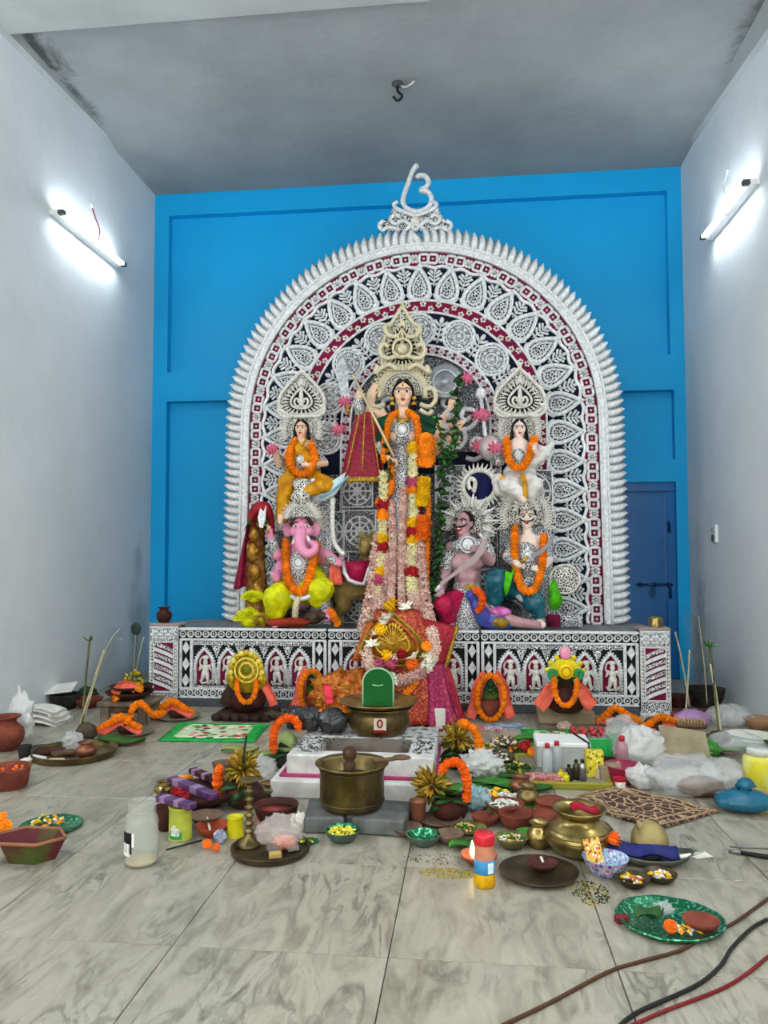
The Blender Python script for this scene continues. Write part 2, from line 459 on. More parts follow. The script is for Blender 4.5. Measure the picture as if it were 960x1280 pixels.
# door in its recess, bottom right
xd0, xd1 = xm + .25, xr2
bar(xm, xd0, 0, zd)
dr = MB().box(((xd0 + xd1) / 2, YB + RD - .012, zd / 2), (xd1 - xd0, .03, zd)).build('door_1', M_BLUED, smooth=False); struct(dr)
M_DBL = mat('dark_blue_iron', '0b3f73', .35, .3)
mb = MB(); mb.bbox((xd1 - .05, YB + RD - .04, zd / 2), (.1, .04, zd - .01), .006); mb.build('door_frame', M_BLUED, dr, False)
mb = MB(); mb.bbox(((xd0 + xd1) / 2, YB + RD - .045, zd - .05), (xd1 - xd0, .05, .1), .006); mb.build('door_frame', M_BLUED, dr, False)
a, b_ = at(797, 731, YB), at(842, 731, YB); yy = YB + .035
mb = MB(); mb.tube([V((a.x, yy, a.z)), V((b_.x, yy, a.z))], .012, 8); mb.build('bolt', M_DBL, dr)
for t in (.12, .5, .88):
    mb = MB(); mb.bbox((lerp(a.x, b_.x, t), yy + .005, a.z), (.03, .04, .05), .006); mb.build('bolt_guide', M_DBL, dr)
c_ = at(817, 741, YB); mb = MB(); mb.tube([V((c_.x + .022 * math.cos(t), yy - .01, c_.z + .05 * math.sin(t))) for t in [k * PI / 6 for k in range(12)]], .006, 6, True); mb.build('handle', M_DBL, dr)
for yq in (.9, 1.6):
    mb = MB(); mb.bbox((xd1 - .07, YB + RD - .05, yq), (.03, .05, .12), .005); mb.build('hinge', M_DBL, dr)

# ------------------------------------------------------------------ tube lights
M_TUBE = mat('lit_tube', 'f2fbff', .3, emit=TUBE_POWER); M_TUBE_FILL = mat('added_fill_tube', 'f6fbff', .3, emit=FILL_POWER)
M_BATTEN = mat('white_batten', 'e8ecec', .4)
M_CAPD = mat('grey_end_cap', '4a4d4e', .5)
M_WIRE_R = mat('red_wire', '7a2020', .5); M_WIRE_W = mat('white_wire', 'd0d0cc', .5)
def tube_light(label, A, B, nx, wire=None, wm=None, lamp=None):
    A, B = V(A), V(B); d = (B - A).normalized(); n = V((nx, 0, 0))
    t = thing('tube_light', label, 'lamp', (A + B) / 2)
    up = d.cross(n).normalized()
    if up.z < 0: up = -up
    def bx(mb, p0, p1, h0, h1, w):
        vs = []
        for p in (p0, p1):
            for hh in (h0, h1):
                for ww in (-w, w): vs.append(p + n * hh + up * ww)
        mb.add(vs, [(0, 1, 3, 2), (4, 6, 7, 5), (0, 4, 5, 1), (2, 3, 7, 6), (0, 2, 6, 4), (1, 5, 7, 3)])
    mb = MB(); bx(mb, A, B, .0, .075, .022); mb.build('batten', M_BATTEN, t, False)
    for p, q in ((A, A + d * .05), (B - d * .05, B)):
        mb = MB(); bx(mb, p, q, .07, .125, .02); mb.build('end_cap', M_CAPD, t, False)
    mb = MB(); mb.tube([A + n * .105 + d * .05, B + n * .105 - d * .05], .0155, 12); mb.build('lamp_tube', lamp or M_TUBE, t)
    mb = MB(); mm = (A + B) / 2; bx(mb, mm - d * .02, mm + d * .02, .07, .085, .024); mb.build('clip', M_CAPD, t, False)
    if wire:
        mb = MB(); mb.tube(spline(wire, 6), .006, 5); mb.build('wire', wm, t)
        mb = MB(); mb.lathe([(0, 0), (.022, 0), (.026, .006), (.014, .012), (0, .012)], wire[0], 12, Matrix.Rotation(PI / 2 * nx, 4, 'Y')); mb.build('wire_outlet', M_BATTEN, t)
    return t
w = lambda x, y, X, k=.01: onx(x, y, X) + V((k if X < 0 else -k, 0, 0))
tube_light('lit tube light with dark end caps slanting along the left wall', w(62, 265, XL, 0), w(144, 332, XL, 0), 1,
           [w(113, 257, XL), w(118, 272, XL), w(121, 288, XL, .03), w(120, 300, XL, .03), w(123, 306, XL, .03)], M_WIRE_R)
tube_light('lit tube light hanging from a short white cord on the right wall', w(892, 297, XR, 0), w(950, 226, XR, 0), -1,
           [w(911, 214, XR), w(906, 232, XR), w(911, 245, XR, .03), w(910, 258, XR, .03), w(905, 272, XR, .03)], M_WIRE_W)
zl = 3.75  # unseen tubes added along both side walls to brighten the hall
for X, n, Y, lb in ((XL, 1, 3.0, 'added unseen fill tube on the left wall just outside the picture'), (XR, -1, 3.0, 'added unseen fill tube on the right wall just outside the picture'),
                    (XL, 1, .6, 'added unseen fill tube on the left wall in the middle of the hall'), (XR, -1, .6, 'added unseen fill tube on the right wall in the middle of the hall'),
                    (XL, 1, -1.9, 'added unseen fill tube on the left wall beside the entrance'), (XR, -1, -1.9, 'added unseen fill tube on the right wall beside the entrance')):
    tube_light(lb, (X, Y, zl), (X, Y + 1.2, zl), n, lamp=M_TUBE_FILL)
# switch board on the right wall, hook in the ceiling
p = onx(895, 667, XR); sb = thing('switch_board', 'small white switch board on the right wall', 'switch', p)
mb = MB(); mb.bbox(p + V((-.012, 0, 0)), (.024, .13, .17), .006); mb.build('plate', M_BATTEN, sb, False)
for k in (-1, 1):
    mb = MB(); mb.bbox(p + V((-.028, .02 * k, .035)), (.012, .025, .045), .003); mb.build('switch', mat('grey_switch', '9aa0a2', .4), sb, False)
mb = MB(); mb.lathe([(.03, 0), (.034, .012), (.012, .012), (0, .006)], p + V((-.024, 0, -.04)), 12, Matrix.Rotation(-PI / 2, 4, 'Y')); mb.build('socket', M_CAPD, sb)
p = fl(497, 104, ZC); hk = thing('ceiling_hook', 'black fan hook with loose wires in the grey ceiling', 'hook', p)
mb = MB(); mb.lathe([(0, 0), (.05, 0), (.05, -.015), (.02, -.03), (0, -.03)], p, 14); mb.build('hook_plate', M_CAPD, hk)
mb = MB(); mb.tube(spline([p, p + V((0, 0, -.07)), p + V((.04, 0, -.12)), p + V((.0, 0, -.16)), p + V((-.04, 0, -.12))], 6), .012, 6); mb.build('hook', mat('black_iron', '151515', .5, .5), hk)
mb = MB(); mb.tube(spline([p, p + V((.06, .0, -.04)), p + V((.12, -.05, -.05)), p + V((.15, -.05, -.02))], 6), .008, 5); mb.build('wire', M_WIRE_W, hk)
# ------------------------------------------------------------------ foil work
M_SILV = mat('silver_foil', 'eff1f2', .34, .12, col2='d2d6d9', vs=40, bump=.3, bs=180)
M_SILVW = mat('white_pith', 'efede6', .6, .05, col2='cfccc0', vs=60, bump=.25, bs=200)
M_GOLDP = mat('cream_pith', 'e6dfc2', .55, .15, col2='cfc39c', vs=60, bump=.25, bs=200)
M_FIL = filigree('silver_filigree', 'eef0f1', '1d1f26', 42, metal=.1, thr=(.07, .13))
M_FILF = filigree('fine_silver_filigree', 'eef0f1', '2a2c33', 60, metal=.1, thr=(.07, .14))
M_FILB = filigree('dim_filigree', 'b4b8bc', '1b1d26', 40, metal=.2, thr=(.015, .055))
M_FILW = filigree('white_filigree', 'efede4', '2e2c2a', 50, metal=.05, thr=(.08, .15), rough=.5)
M_NAVY = mat('navy_velvet', '14172c', .95, col2='1d2038', vs=6)
M_MAROON = mat('maroon_velvet', '6e1236', .85, col2='820f3d', vs=8)
M_BLACKG = mat('black_gap', '17181d', .8)
M_WOOD = mat('deck_paint', '8c8d8f', .7, col2='6f7073', vs=9)

YA = 7.35                                    # depth of the great arch
PX = mpp(at(524, 530, YA))                   # metres per photo pixel there
AC = at(525, 530, YA)
ZDECK = .676
HS = AC.z - ZDECK                            # straight part of the arch below its springing
def arch_pt(Rr, s):
    """point (x, z) and outward angle at path length s, from the left foot up and over to the right foot"""
    L = PI * Rr
    if s < HS: return AC.x - Rr - (HS - s) * .012, ZDECK + s, PI
    if s < HS + L:
        a = PI - (s - HS) / Rr; return AC.x + Rr * math.cos(a), AC.z + Rr * math.sin(a), a
    t = s - HS - L; return AC.x + Rr + t * .012, AC.z - t, 0
def arch_len(Rr): return 2 * HS + PI * Rr
def arch_path(Rr, n=90):
    L = arch_len(Rr); return [arch_pt(Rr, L * i / n) for i in range(n + 1)]
def arch_strip(name, R0, R1, y0, y1, m, parent, n=96, wave=0, wn=0):
    Rm = (R0 + R1) / 2; mb = MB(); vs = []; L0, L1 = arch_len(R0), arch_len(R1)
    for i in range(n + 1):
        x0, z0, a0 = arch_pt(R0, 0); 
        # same parameter for both edges, by fraction along each section
        t = i / n; s0 = t * arch_len(Rm)
        def p(Rr):
            if s0 < HS: return arch_pt(Rr, s0)
            if s0 < HS + PI * Rm: return arch_pt(Rr, HS + (s0 - HS) * Rr / Rm)
            return arch_pt(Rr, HS + PI * Rr + (s0 - HS - PI * Rm))
        wv = wave * math.sin(wn * t * 2 * PI)
        a = p(R0 + wv); b = p(R1 + wv)
        vs += [V((a[0], y0, a[1])), V((b[0], y0, b[1])), V((b[0], y1, b[1])), V((a[0], y1, a[1]))]
    fs = []
    for i in range(n):
        for k in range(4): fs.append((i * 4 + k, (i + 1) * 4 + k, (i + 1) * 4 + (k + 1) % 4, i * 4 + (k + 1) % 4))
    fs += [(0, 1, 2, 3), (n * 4 + 3, n * 4 + 2, n * 4 + 1, n * 4)]
    mb.add(vs, fs); return mb.build(name, m, parent, False)
def place2(x, z, a, y, s=1):
    """local +Z points outward along angle a in the XZ plane"""
    return Matrix.Translation((x, y, z)) @ Matrix.Rotation(PI / 2 - a, 4, 'Y') @ Matrix.Scale(s, 4)

bd = thing('backdrop_arch', 'tall arched silver foil backdrop with navy ground and leaf border behind the idols', 'backdrop', (AC.x, YA, ZDECK))
R_OUT, R_RIM, R_SIL, R_MAR, R_PIN, R_IN, R_IN2 = 245 * PX, 227 * PX, 217 * PX, 200 * PX, 155 * PX, 140 * PX, 98 * PX
# board behind
pts = arch_path(R_RIM + .02, 64)
mb = MB(); mb.prism([(p[0], p[1]) for p in pts], YA, YA + .05); mb.build('back_board', M_NAVY, bd, False)
arch_strip('silver_band', R_SIL, R_RIM, YA - .06, YA + .01, M_SILV, bd)
for rr, rad in ((R_RIM - .005, .016), (R_SIL + .008, .012)):
    mb = MB(); mb.tube([V((p[0], YA - .062, p[1])) for p in arch_path(rr, 120)], rad, 6); mb.build('band_moulding', M_SILV, bd)
arch_strip('maroon_band', R_MAR, R_SIL, YA - .025, YA + .01, M_MAROON, bd)
arch_strip('wavy_edge', R_MAR - .022, R_MAR + .006, YA - .035, YA, M_SILV, bd, 240, .012, 46)
# outer flame leaves
def flame_leaf():
    mb = MB(); h = .165; w = .052
    n = 7; vs = []
    for i in range(n + 1):
        t = i / n; wd = w * min(1, .75 + t) * math.sqrt(max(0.02, 1 - max(0, (t - .45) / .55) ** 2)); cx = -.06 * t * t; z = h * t
        vs += [V((cx - wd, 0, z)), V((cx, -.022 - .03 * math.sin(PI * t) , z + .004)), V((cx + wd, 0, z)), V((cx, .006, z))]
    fs = []
    for i in range(n):
        for k in range(4): fs.append((i * 4 + k, i * 4 + (k + 1) % 4, (i + 1) * 4 + (k + 1) % 4, (i + 1) * 4 + k))
    fs += [(3, 2, 1, 0), (n * 4, n * 4 + 1, n * 4 + 2, n * 4 + 3)]
    mb.add(vs, fs); return mb.mesh('flame_leaf', M_SILV, True)
fl_me = flame_leaf(); L = arch_len(R_RIM); n = int(L / .074)
for i in range(n):
    s = L * (i + .5) / n; x, z, a = arch_pt(R_RIM - .015, s * arch_len(R_RIM - .015) / L)
    tilt = -.2 if s > L / 2 else .2           # the leaves lean up towards the crest
    M = place2(x, z, a + tilt, YA - .045)
    if s < L / 2: M = M @ Matrix.Diagonal((-1, 1, 1, 1))
    inst('flame_leaf', fl_me, M, bd)
# motifs along the maroon band: framed knots and flowers in turn
mb = MB(); mb.tube([V((.034 * sx, 0, .034 * sz)) for sx, sz in ((-1, -.7), (-.7, -1), (.7, -1), (1, -.7), (1, .7), (.7, 1), (-.7, 1), (-1, .7))], .012, 5, True); mb.ball((0, 0, 0), (.010, .008, .010), 6, 4); knot_me = mb.mesh('band_knot', M_SILV)
mb = MB()
for k in range(6):
    a = k * PI / 3; mb.ball((.025 * math.cos(a), 0, .025 * math.sin(a)), (.014, .010, .014), 6, 4)
mb.ball((0, -.006, 0), .010, 6, 4); flow_me = mb.mesh('band_flower', M_SILV)
Rm = (R_SIL + R_MAR) / 2; L = arch_len(Rm); n = int(L / .088)
for i in range(n):
    x, z, a = arch_pt(Rm, L * (i + .5) / n)
    inst('band_flower' if i % 3 == 1 else 'band_knot', flow_me if i % 3 == 1 else knot_me, place2(x, z, a, YA - .035, 1.25), bd)
# big leaves of the border with a sprig between each pair
def border_leaf(w, h):
    mb = MB(); o = peepal(w, h, 22); mb.cur = 1; mb.prism(o, -.012, .0)
    mb.cur = 0; mb.tube([V((x, -.014, z)) for x, z in o], .021, 6, True)
    o2 = peepal(w * .60, h * .64, 16); mb.tube([V((x, -.016, z + h * .13)) for x, z in o2], .009, 5, True)
    mb.ball((0, -.02, h * 1.02), (.018, .014, .026), 8, 5)
    for sx in (-1, 1): mb.tube(spline([V((0, -.02, .01)), V((sx * w * .5, -.026, -.012)), V((sx * w * .95, -.02, .05)), V((sx * w * .6, -.03, .07))], 4), .010, 5)
    for k in range(5): mb.ball(((k - 2) * w * .22, -.02, .05 + .012 * (2 - abs(k - 2))), .011, 6, 4)
    return mb.mesh('border_leaf', [M_SILV, M_FIL])
def sprig():
    mb = MB()
    mb.tube([V((0, -.005, .0)), V((0, -.012, .16))], [.008, .005], 5)
    for z, l in ((.05, .045), (.085, .06), (.12, .042)):
        for sx in (-1, 1):
            d = V((sx * l, -.012, l * .7)); a = V((0, -.008, z)); mb.cap(a + d * .25, a + d, .010, .013, 6)
    mb.ball((0, -.012, .165), (.018, .012, .026), 7, 5)
    for sx in (-1, 1): mb.ball((sx * .024, -.010, .025), (.018, .01, .014), 6, 4)
    return mb.mesh('leaf_sprig', M_SILV)
HL = R_MAR - R_PIN - .02
bl_me = border_leaf(.125, HL); sp_me = sprig()
Rl = R_PIN + .01; Rmid = R_PIN + HL * .42; L = arch_len(Rmid); n = 29
for i in range(n):
    for half in (0, 1):
        if half and i == n - 1: continue
        s = L * (i + .5 + half * .5) / n
        if s < HS: x, z, a = arch_pt(Rl, s)
        elif s < HS + PI * Rmid: x, z, a = arch_pt(Rl, HS + (s - HS) * Rl / Rmid)
        else: x, z, a = arch_pt(Rl, HS + PI * Rl + s - HS - PI * Rmid)
        if not half: inst('border_leaf', bl_me, place2(x, z, a, YA - .012), bd)
        else:
            r2 = HL - .19; x += r2 * math.cos(a); z += r2 * math.sin(a)
            inst('leaf_sprig', sp_me, place2(x, z, a, YA - .008), bd)
# inner arch bands
arch_strip('inner_band', R_IN, R_PIN, YA - .04, YA, M_MAROON, bd)
for rr in (R_IN, R_PIN):
    mb = MB(); mb.tube([V((p[0], YA - .045, p[1])) for p in arch_path(rr, 100)], .013, 6); mb.build('band_moulding', M_SILV, bd)
Rm = (R_IN + R_PIN) / 2; L = arch_len(Rm); n = int(L / .075)
mb = MB()
for k in range(5):
    a = k * 2 * PI / 5 + .3; mb.ball((.020 * math.cos(a), 0, .020 * math.sin(a)), (.013, .009, .013), 6, 4)
f2_me = mb.mesh('band_flower', M_SILVW)
for i in range(n):
    x, z, a = arch_pt(Rm + (.022 if i % 2 else -.022), L * (i + .5) / n * arch_len(Rm + (.022 if i % 2 else -.022)) / L); inst('band_flower', f2_me, place2(x, z, a + i, YA - .045), bd)
# medallions on the navy ground, leaves between
def medallion(r):
    mb = MB(); Rx = Matrix.Rotation(PI / 2, 4, 'X')
    mb.cur = 1; mb.lathe([(0, .012), (r * .7, .012), (r * .72, 0), (0, 0)], (0, 0, 0), 24, Rx)
    mb.cur = 0
    for q, t in ((.98, .016), (.78, .010), (.36, .008)): mb.tube([V((r * q * math.cos(k * PI / 14), -.014, r * q * math.sin(k * PI / 14))) for k in range(28)], t, 6, True)
    for k in range(20): a = k * PI / 10; mb.ball((r * .88 * math.cos(a), -.012, r * .88 * math.sin(a)), .011, 6, 4)
    for k in range(8): a = k * PI / 4; mb.ball((r * .56 * math.cos(a), -.016, r * .56 * math.sin(a)), (.018, .01, .018), 6, 4)
    mb.ball((0, -.02, 0), .02, 8, 5)
    return mb.mesh('medallion', [M_SILV, M_FILF])
md_me = medallion(20 * PX)
arch_strip('medallion_band', R_IN2 - .0, R_IN, YA - .014, YA, M_NAVY, bd)
for k in range(9):
    a = math.radians(90 + 24.5 * (k - 4)); rr = 118.5 * PX
    inst('medallion', md_me, Matrix.Translation((AC.x + rr * math.cos(a), YA - .02, AC.z + rr * math.sin(a))), bd)
    if k < 8:
        a2 = a + math.radians(12.25); r2 = 103 * PX
        inst('leaf_sprig', sp_me, place2(AC.x + r2 * math.cos(a2), AC.z + r2 * math.sin(a2), a2, YA - .02, 1.35), bd)
arch_strip('inmost_band', R_IN2 - .085, R_IN2, YA - .05, YA, M_MAROON, bd)
for rr in (R_IN2 - .085, R_IN2):
    mb = MB(); mb.tube([V((p[0], YA - .055, p[1])) for p in arch_path(rr, 80)], .013, 6); mb.build('band_moulding', M_SILV, bd)
Rm = R_IN2 - .042; L = arch_len(Rm); n = int(L / .085)
for i in range(n): x, z, a = arch_pt(Rm, L * (i + .5) / n); inst('band_flower', flow_me, place2(x, z, a, YA - .06), bd)
pts = [(p[0], p[1]) for p in arch_path(R_IN2 - .085, 40) if p[1] > AC.z - .4]
mb = MB(); mb.prism(pts, YA - .012, YA - .002); mb.build('pierced_back', M_FILB, bd, False)
for a, r, q in ((30, 42, 1), (150, 42, -1), (62, 58, 1), (118, 58, -1), (5, 60, 1), (175, 60, -1), (-22, 50, 1), (202, 50, -1), (-24, 78, 1), (204, 78, -1)):
    a = math.radians(a); c = V((AC.x + r * PX * math.cos(a), YA - .02, AC.z + r * PX * math.sin(a)))
    mb = MB(); mb.tube(spline([c + V((q * x * .1, -.01 * k, z * .1)) for k, (x, z) in enumerate(((-1.1, -.9), (-.2, -1.1), (.7, -.4), (.6, .6), (-.3, .8), (-.6, .1), (-.1, -.3), (.2, .1)))], 4), [.026] * 20 + [.02] * 8 + [.012], 7); mb.build('scroll', M_SILV, bd)
# pierced lattice panels low behind the idols
def lattice(x0, y0, x1, y1, Y, sc_=1):
    a, b = at(x0, y1, Y), at(x1, y0, Y); w, h = b.x - a.x, b.z - a.z; c = V(((a.x + b.x) / 2, Y, (a.z + b.z) / 2))
    mb = MB(); mb.cur = 1; mb.box(c, (w, .02, h)); mb.cur = 0
    mb.tube([V((c.x + sx * w / 2, Y - .015, c.z + sz * h / 2)) for sx, sz in ((-1, -1), (1, -1), (1, 1), (-1, 1))], .014, 5, True)
    for r in (.45, .28, .12): mb.tube([V((c.x + min(w, h) * r * math.cos(k * PI / 12), Y - .018, c.z + min(w, h) * r * math.sin(k * PI / 12))) for k in range(24)], .008, 5, True)
    for k in range(8): t = k * PI / 4; mb.cap(V((c.x, Y - .018, c.z)), V((c.x + min(w, h) * .44 * math.cos(t), Y - .018, c.z + min(w, h) * .44 * math.sin(t))), .006, .014, 6)
    return mb.build('lattice_panel', [M_SILV, M_FILB], bd, False)
for q in ((428, 594, 466, 634, 7.25), (430, 638, 470, 690, 7.25), (545, 582, 580, 640, 7.25), (580, 640, 640, 700, 7.25), (430, 740, 470, 778, 7.25), (395, 640, 430, 690, 7.26), (640, 588, 690, 640, 7.27), (590, 700, 632, 760, 7.2)): lattice(*q)
# throne ground between the lattice panels
a, b = at(395, 785, 7.28), at(690, 590, 7.28)
mb = MB(); mb.box(((a.x + b.x) / 2, 7.295, (ZDECK + b.z) / 2), (b.x - a.x, .02, b.z - ZDECK)); mb.build('throne_back', M_FILB, bd, False)
# crest: the sacred letter on a scrolled foot
YC = YA - .03
def crest():
    t = thing('crest', 'silver crest shaped like a sacred letter on scrolls at the top of the arch', 'crest', at(520, 290, YC))
    P2 = lambda pts, d=0: [at(x, y, YC + d) for x, y in pts]
    stroke = spline(P2([(519, 209), (515, 216), (510, 230), (505, 244), (504, 254), (509, 261), (519, 265), (530, 263), (538, 256), (539, 246), (534, 240), (526, 238), (532, 235), (536, 228), (532, 221), (524, 220), (521, 223)]), 5)
    mb = MB(); mb.tube(stroke, .042, 8, flat=.6); mb.build('letter', M_SILV, t)
    mb = MB()
    for p in resample(stroke, .042): mb.ball(p + V((0, -.03, 0)), .014, 6, 4)
    stuff(mb.build('beading', M_SILVW, t))
    mb = MB(); mb.ball(at(520, 208, YC), .03, 10, 6); mb.build('dot', M_SILV, t)
    base = P2([(474, 289), (476, 278), (486, 272), (492, 258), (503, 262), (519, 266), (536, 262), (547, 257), (553, 272), (562, 278), (564, 289)])
    mb = MB(); mb.prism([(p.x, p.z) for p in base], YC - .0, YC + .03); mb.build('foot_plate', M_FIL, t, False)
    for sgn in (-1, 1):
        for pts in ([(519, 288), (505, 276), (494, 280), (488, 274), (494, 268), (500, 272)], [(500, 288), (486, 284), (478, 288), (474, 281), (480, 276)], [(519, 270), (508, 266), (498, 262), (492, 256), (497, 252)], [(519, 280), (511, 284), (506, 289)]):
            mb = MB(); mb.tube(spline(P2([(519 + sgn * (519 - x), y) for x, y in pts], -.02), 5), .02, 6); mb.build('scroll', M_SILV, t)
    mb = MB(); mb.ball(at(519, 277, YC - .02), (.05, .03, .05), 10, 6); mb.build('boss', M_SILVW, t)
crest()

# ------------------------------------------------------------------ altar: deck, three fronts, two pillars
YP = 6.61
xa, xb = at(188, 830, YP).x, at(838, 830, YP).x
dk = thing('altar_platform', 'low broad altar platform under the idols behind the silver fronts', 'platform', ((xa + xb) / 2, 7.1, 0))
mb = MB(); mb.bbox(((xa + xb) / 2, 7.1, ZDECK - .03), (xb - xa - .1, .86, .05), .005); mb.build('deck_board', M_WOOD, dk, False)
mb = MB(); mb.box(((xa + xb) / 2, 7.1, (ZDECK - .055) / 2), (xb - xa - .3, .8, ZDECK - .055)); mb.build('plinth', mat('plinth_cloth', '3a3c44', .9), dk, False)
def ring_me():
    mb = MB(); mb.tube([V((.026 * math.cos(k * PI / 6), 0, .026 * math.sin(k * PI / 6))) for k in range(12)], .0085, 5, True); mb.ball((0, -.002, 0), (.010, .006, .010), 6, 4); return mb.mesh('frieze_ring', M_SILV)
def dia_me():
    mb = MB(); mb.prism([(0, -.05), (.026, 0), (0, .05), (-.026, 0)], -.014, 0); mb.tube([V((x, -.016, z)) for x, z in ((0, -.055), (.03, 0), (0, .055), (-.03, 0))], .006, 4, True); return mb.mesh('diamond', M_SILV, False)
def bead_me(r=.012):
    mb = MB(); mb.ball((0, 0, 0), (r, r * .7, r), 6, 4); return mb.mesh('bead', M_SILVW)
RING, DIA, BEAD = ring_me(), dia_me(), bead_me()
def niche_figure_me():
    mb = MB()
    mb.ball((0, -.02, .185), (.022, .02, .026), 8, 6); mb.ball((0, -.014, .222), (.026, .015, .02), 8, 5)
    mb.ball((0, -.018, .135), (.033, .022, .038), 8, 6); mb.ball((0, -.02, .09), (.037, .024, .035), 8, 6)
    mb.cap((-.016, -.02, .08), (-.03, -.024, .02), .022, .012, 7); mb.cap((.016, -.02, .08), (.022, -.02, .015), .022, .012, 7)
    for sx in (-1, 1):
        mb.cap((sx * .03, -.02, .155), (sx * .052, -.024, .12), .011, .009, 6); mb.cap((sx * .052, -.024, .12), (sx * .04, -.028, .165), .009, .007, 6)
    mb.tube([V((.055 * math.cos(t), -.006, .185 + .055 * math.sin(t))) for t in [k * PI / 10 for k in range(-2, 13)]], .008, 5)
    mb.tube(spline([V((-.05, -.01, .03)), V((-.03, -.014, .0)), V((.0, -.014, .008)), V((.035, -.014, 0)), V((.05, -.01, .03))], 4), .009, 5)
    return mb.mesh('niche_figure', M_SILVW)
NFIG = niche_figure_me()
def niche_arch_me(w, h):
    mb = MB(); pts = [(-w, 0), (-w, h * .55), (-w * .85, h * .72), (-w * .5, h * .86), (0, h), (w * .5, h * .86), (w * .85, h * .72), (w, h * .55), (w, 0)]
    P3 = [V((x, -.02, z)) for x, z in pts]; mb.tube(P3, .015, 6)
    for p in resample([V((x * 1.18, -.016, z * 1.07)) for x, z in pts], .026): mb.ball(p, .0095, 6, 4)
    return mb.mesh('niche_arch', M_SILV)
def front(px0, px1, label, group=None):
    x0, x1 = at(px0, 830, YP).x, at(px1, 830, YP).x; W = x1 - x0; xc = (x0 + x1) / 2; Z1 = ZDECK + .006
    t = thing('altar_screen', label, 'panel', (xc, YP, 0))
    mb = MB(); mb.box((xc, YP + .02, Z1 / 2), (W - .008, .03, Z1)); mb.build('back_board', M_BLACKG, t, False)
    mb = MB(); mb.bbox((xc, YP - .012, Z1 - .012), (W - .01, .06, .024), .006); mb.build('top_rail', M_SILV, t, False)
    mb = MB(); mb.bbox((xc, YP - .012, .03), (W - .01, .05, .06), .006); mb.build('skirting', mat('dark_skirting', '4c4e54', .6, .2), t, False)
    def rail(z, h=.02, xx0=x0, xx1=x1): mb = MB(); mb.bbox(((xx0 + xx1) / 2, YP - .008, z), (xx1 - xx0 - .01, .026, h), .005); mb.build('rail', M_SILV, t, False)
    def stile(x, z0, z1, w=.018): mb = MB(); mb.bbox((x, YP - .008, (z0 + z1) / 2), (w, .026, z1 - z0), .005); mb.build('stile', M_SILV, t, False)
    zt = Z1 - .105; zb = .150
    rail(zt); rail(zb - .0); rail(.075)
    n = int(W / .068)
    for zz in ((Z1 + zt) / 2 - .004, (zb + .075) / 2):
        for i in range(n): inst('frieze_ring', RING, Matrix.Translation((x0 + W * (i + .5) / n, YP - .01, zz)), t)
    cw = .12
    for s_ in (-1, 1):
        xo = xc + s_ * (W / 2 - .012); xi = xc + s_ * (W / 2 - cw)
        stile(xo, zb, zt); stile(xi, zb, zt); stile((xo + xi) / 2 - .042, zb, zt, .01); stile((xo + xi) / 2 + .042, zb, zt, .01)
        m_ = max(2, int((zt - zb) / .115))
        for k in range(m_): inst('diamond', DIA, Matrix.Translation(((xo + xi) / 2, YP + .0, zb + (zt - zb) * (k + .5) / m_)), t)
    ix0, ix1 = x0 + cw + .01, x1 - cw - .01; iw = ix1 - ix0
    mb = MB(); mb.box((xc, YP - .002, zt - .03), (iw, .018, .036)); mb.build('pierced_rail', M_FILF, t, False)
    mb = MB(); mb.box((xc, YP - .002, zb + .022), (iw, .018, .02)); mb.build('pierced_rail', M_FILF, t, False)
    n = max(2, round(iw / .225)); w = iw / n; nz = zb + .042; nh = zt - .055 - nz
    ame = niche_arch_me(w * .38, nh * .93)
    mb = MB(); mb.box((xc, YP + .002, nz + nh / 2), (iw, .012, nh)); mb.build('niche_ground', M_BLACKG, t, False)
    for k in range(n + 1):
        x = ix0 + w * k
        if 0 < k < n: mb = MB(); mb.prism([(x - w * .2, nz + nh), (x, nz + nh * .68), (x + w * .2, nz + nh)], YP - .016, YP - .003); mb.build('spandrel', M_FILF, t, False)
    for k in range(n):
        x = ix0 + w * (k + .5)
        o = peepal(1, 1, 4)
        mb = MB(); q = w * .36; hh = nh * .91; mb.prism([(x - q, nz), (x - q, nz + hh * .55), (x - q * .5, nz + hh * .86), (x, nz + hh), (x + q * .5, nz + hh * .86), (x + q, nz + hh * .55), (x + q, nz)], YP - .010, YP - .004); mb.build('niche', M_MAROON, t, False)
        inst('niche_arch', ame, Matrix.Translation((x, YP, nz)), t)
        M = Matrix.Translation((x + w * .06, YP - .012, nz + .008)) @ Matrix.Scale(nh * .74 / .25, 4)
        if k % 2: M = M @ Matrix.Diagonal((-1, 1, 1, 1))
        inst('niche_figure', NFIG, M, t)
        if k: 
            for zz in range(int(nh * .5 / .024)): inst('bead', BEAD, Matrix.Translation((ix0 + w * k, YP - .012, nz + .012 + zz * .024)), t)
    return t
front(224, 409, 'left silver altar front with arched niches behind the yellow crowned pot')
front(410, 600, 'middle silver altar front mostly hidden by the red draped shrine')
front(601, 799, 'right silver altar front with arched niches behind the yellow lotus pot')
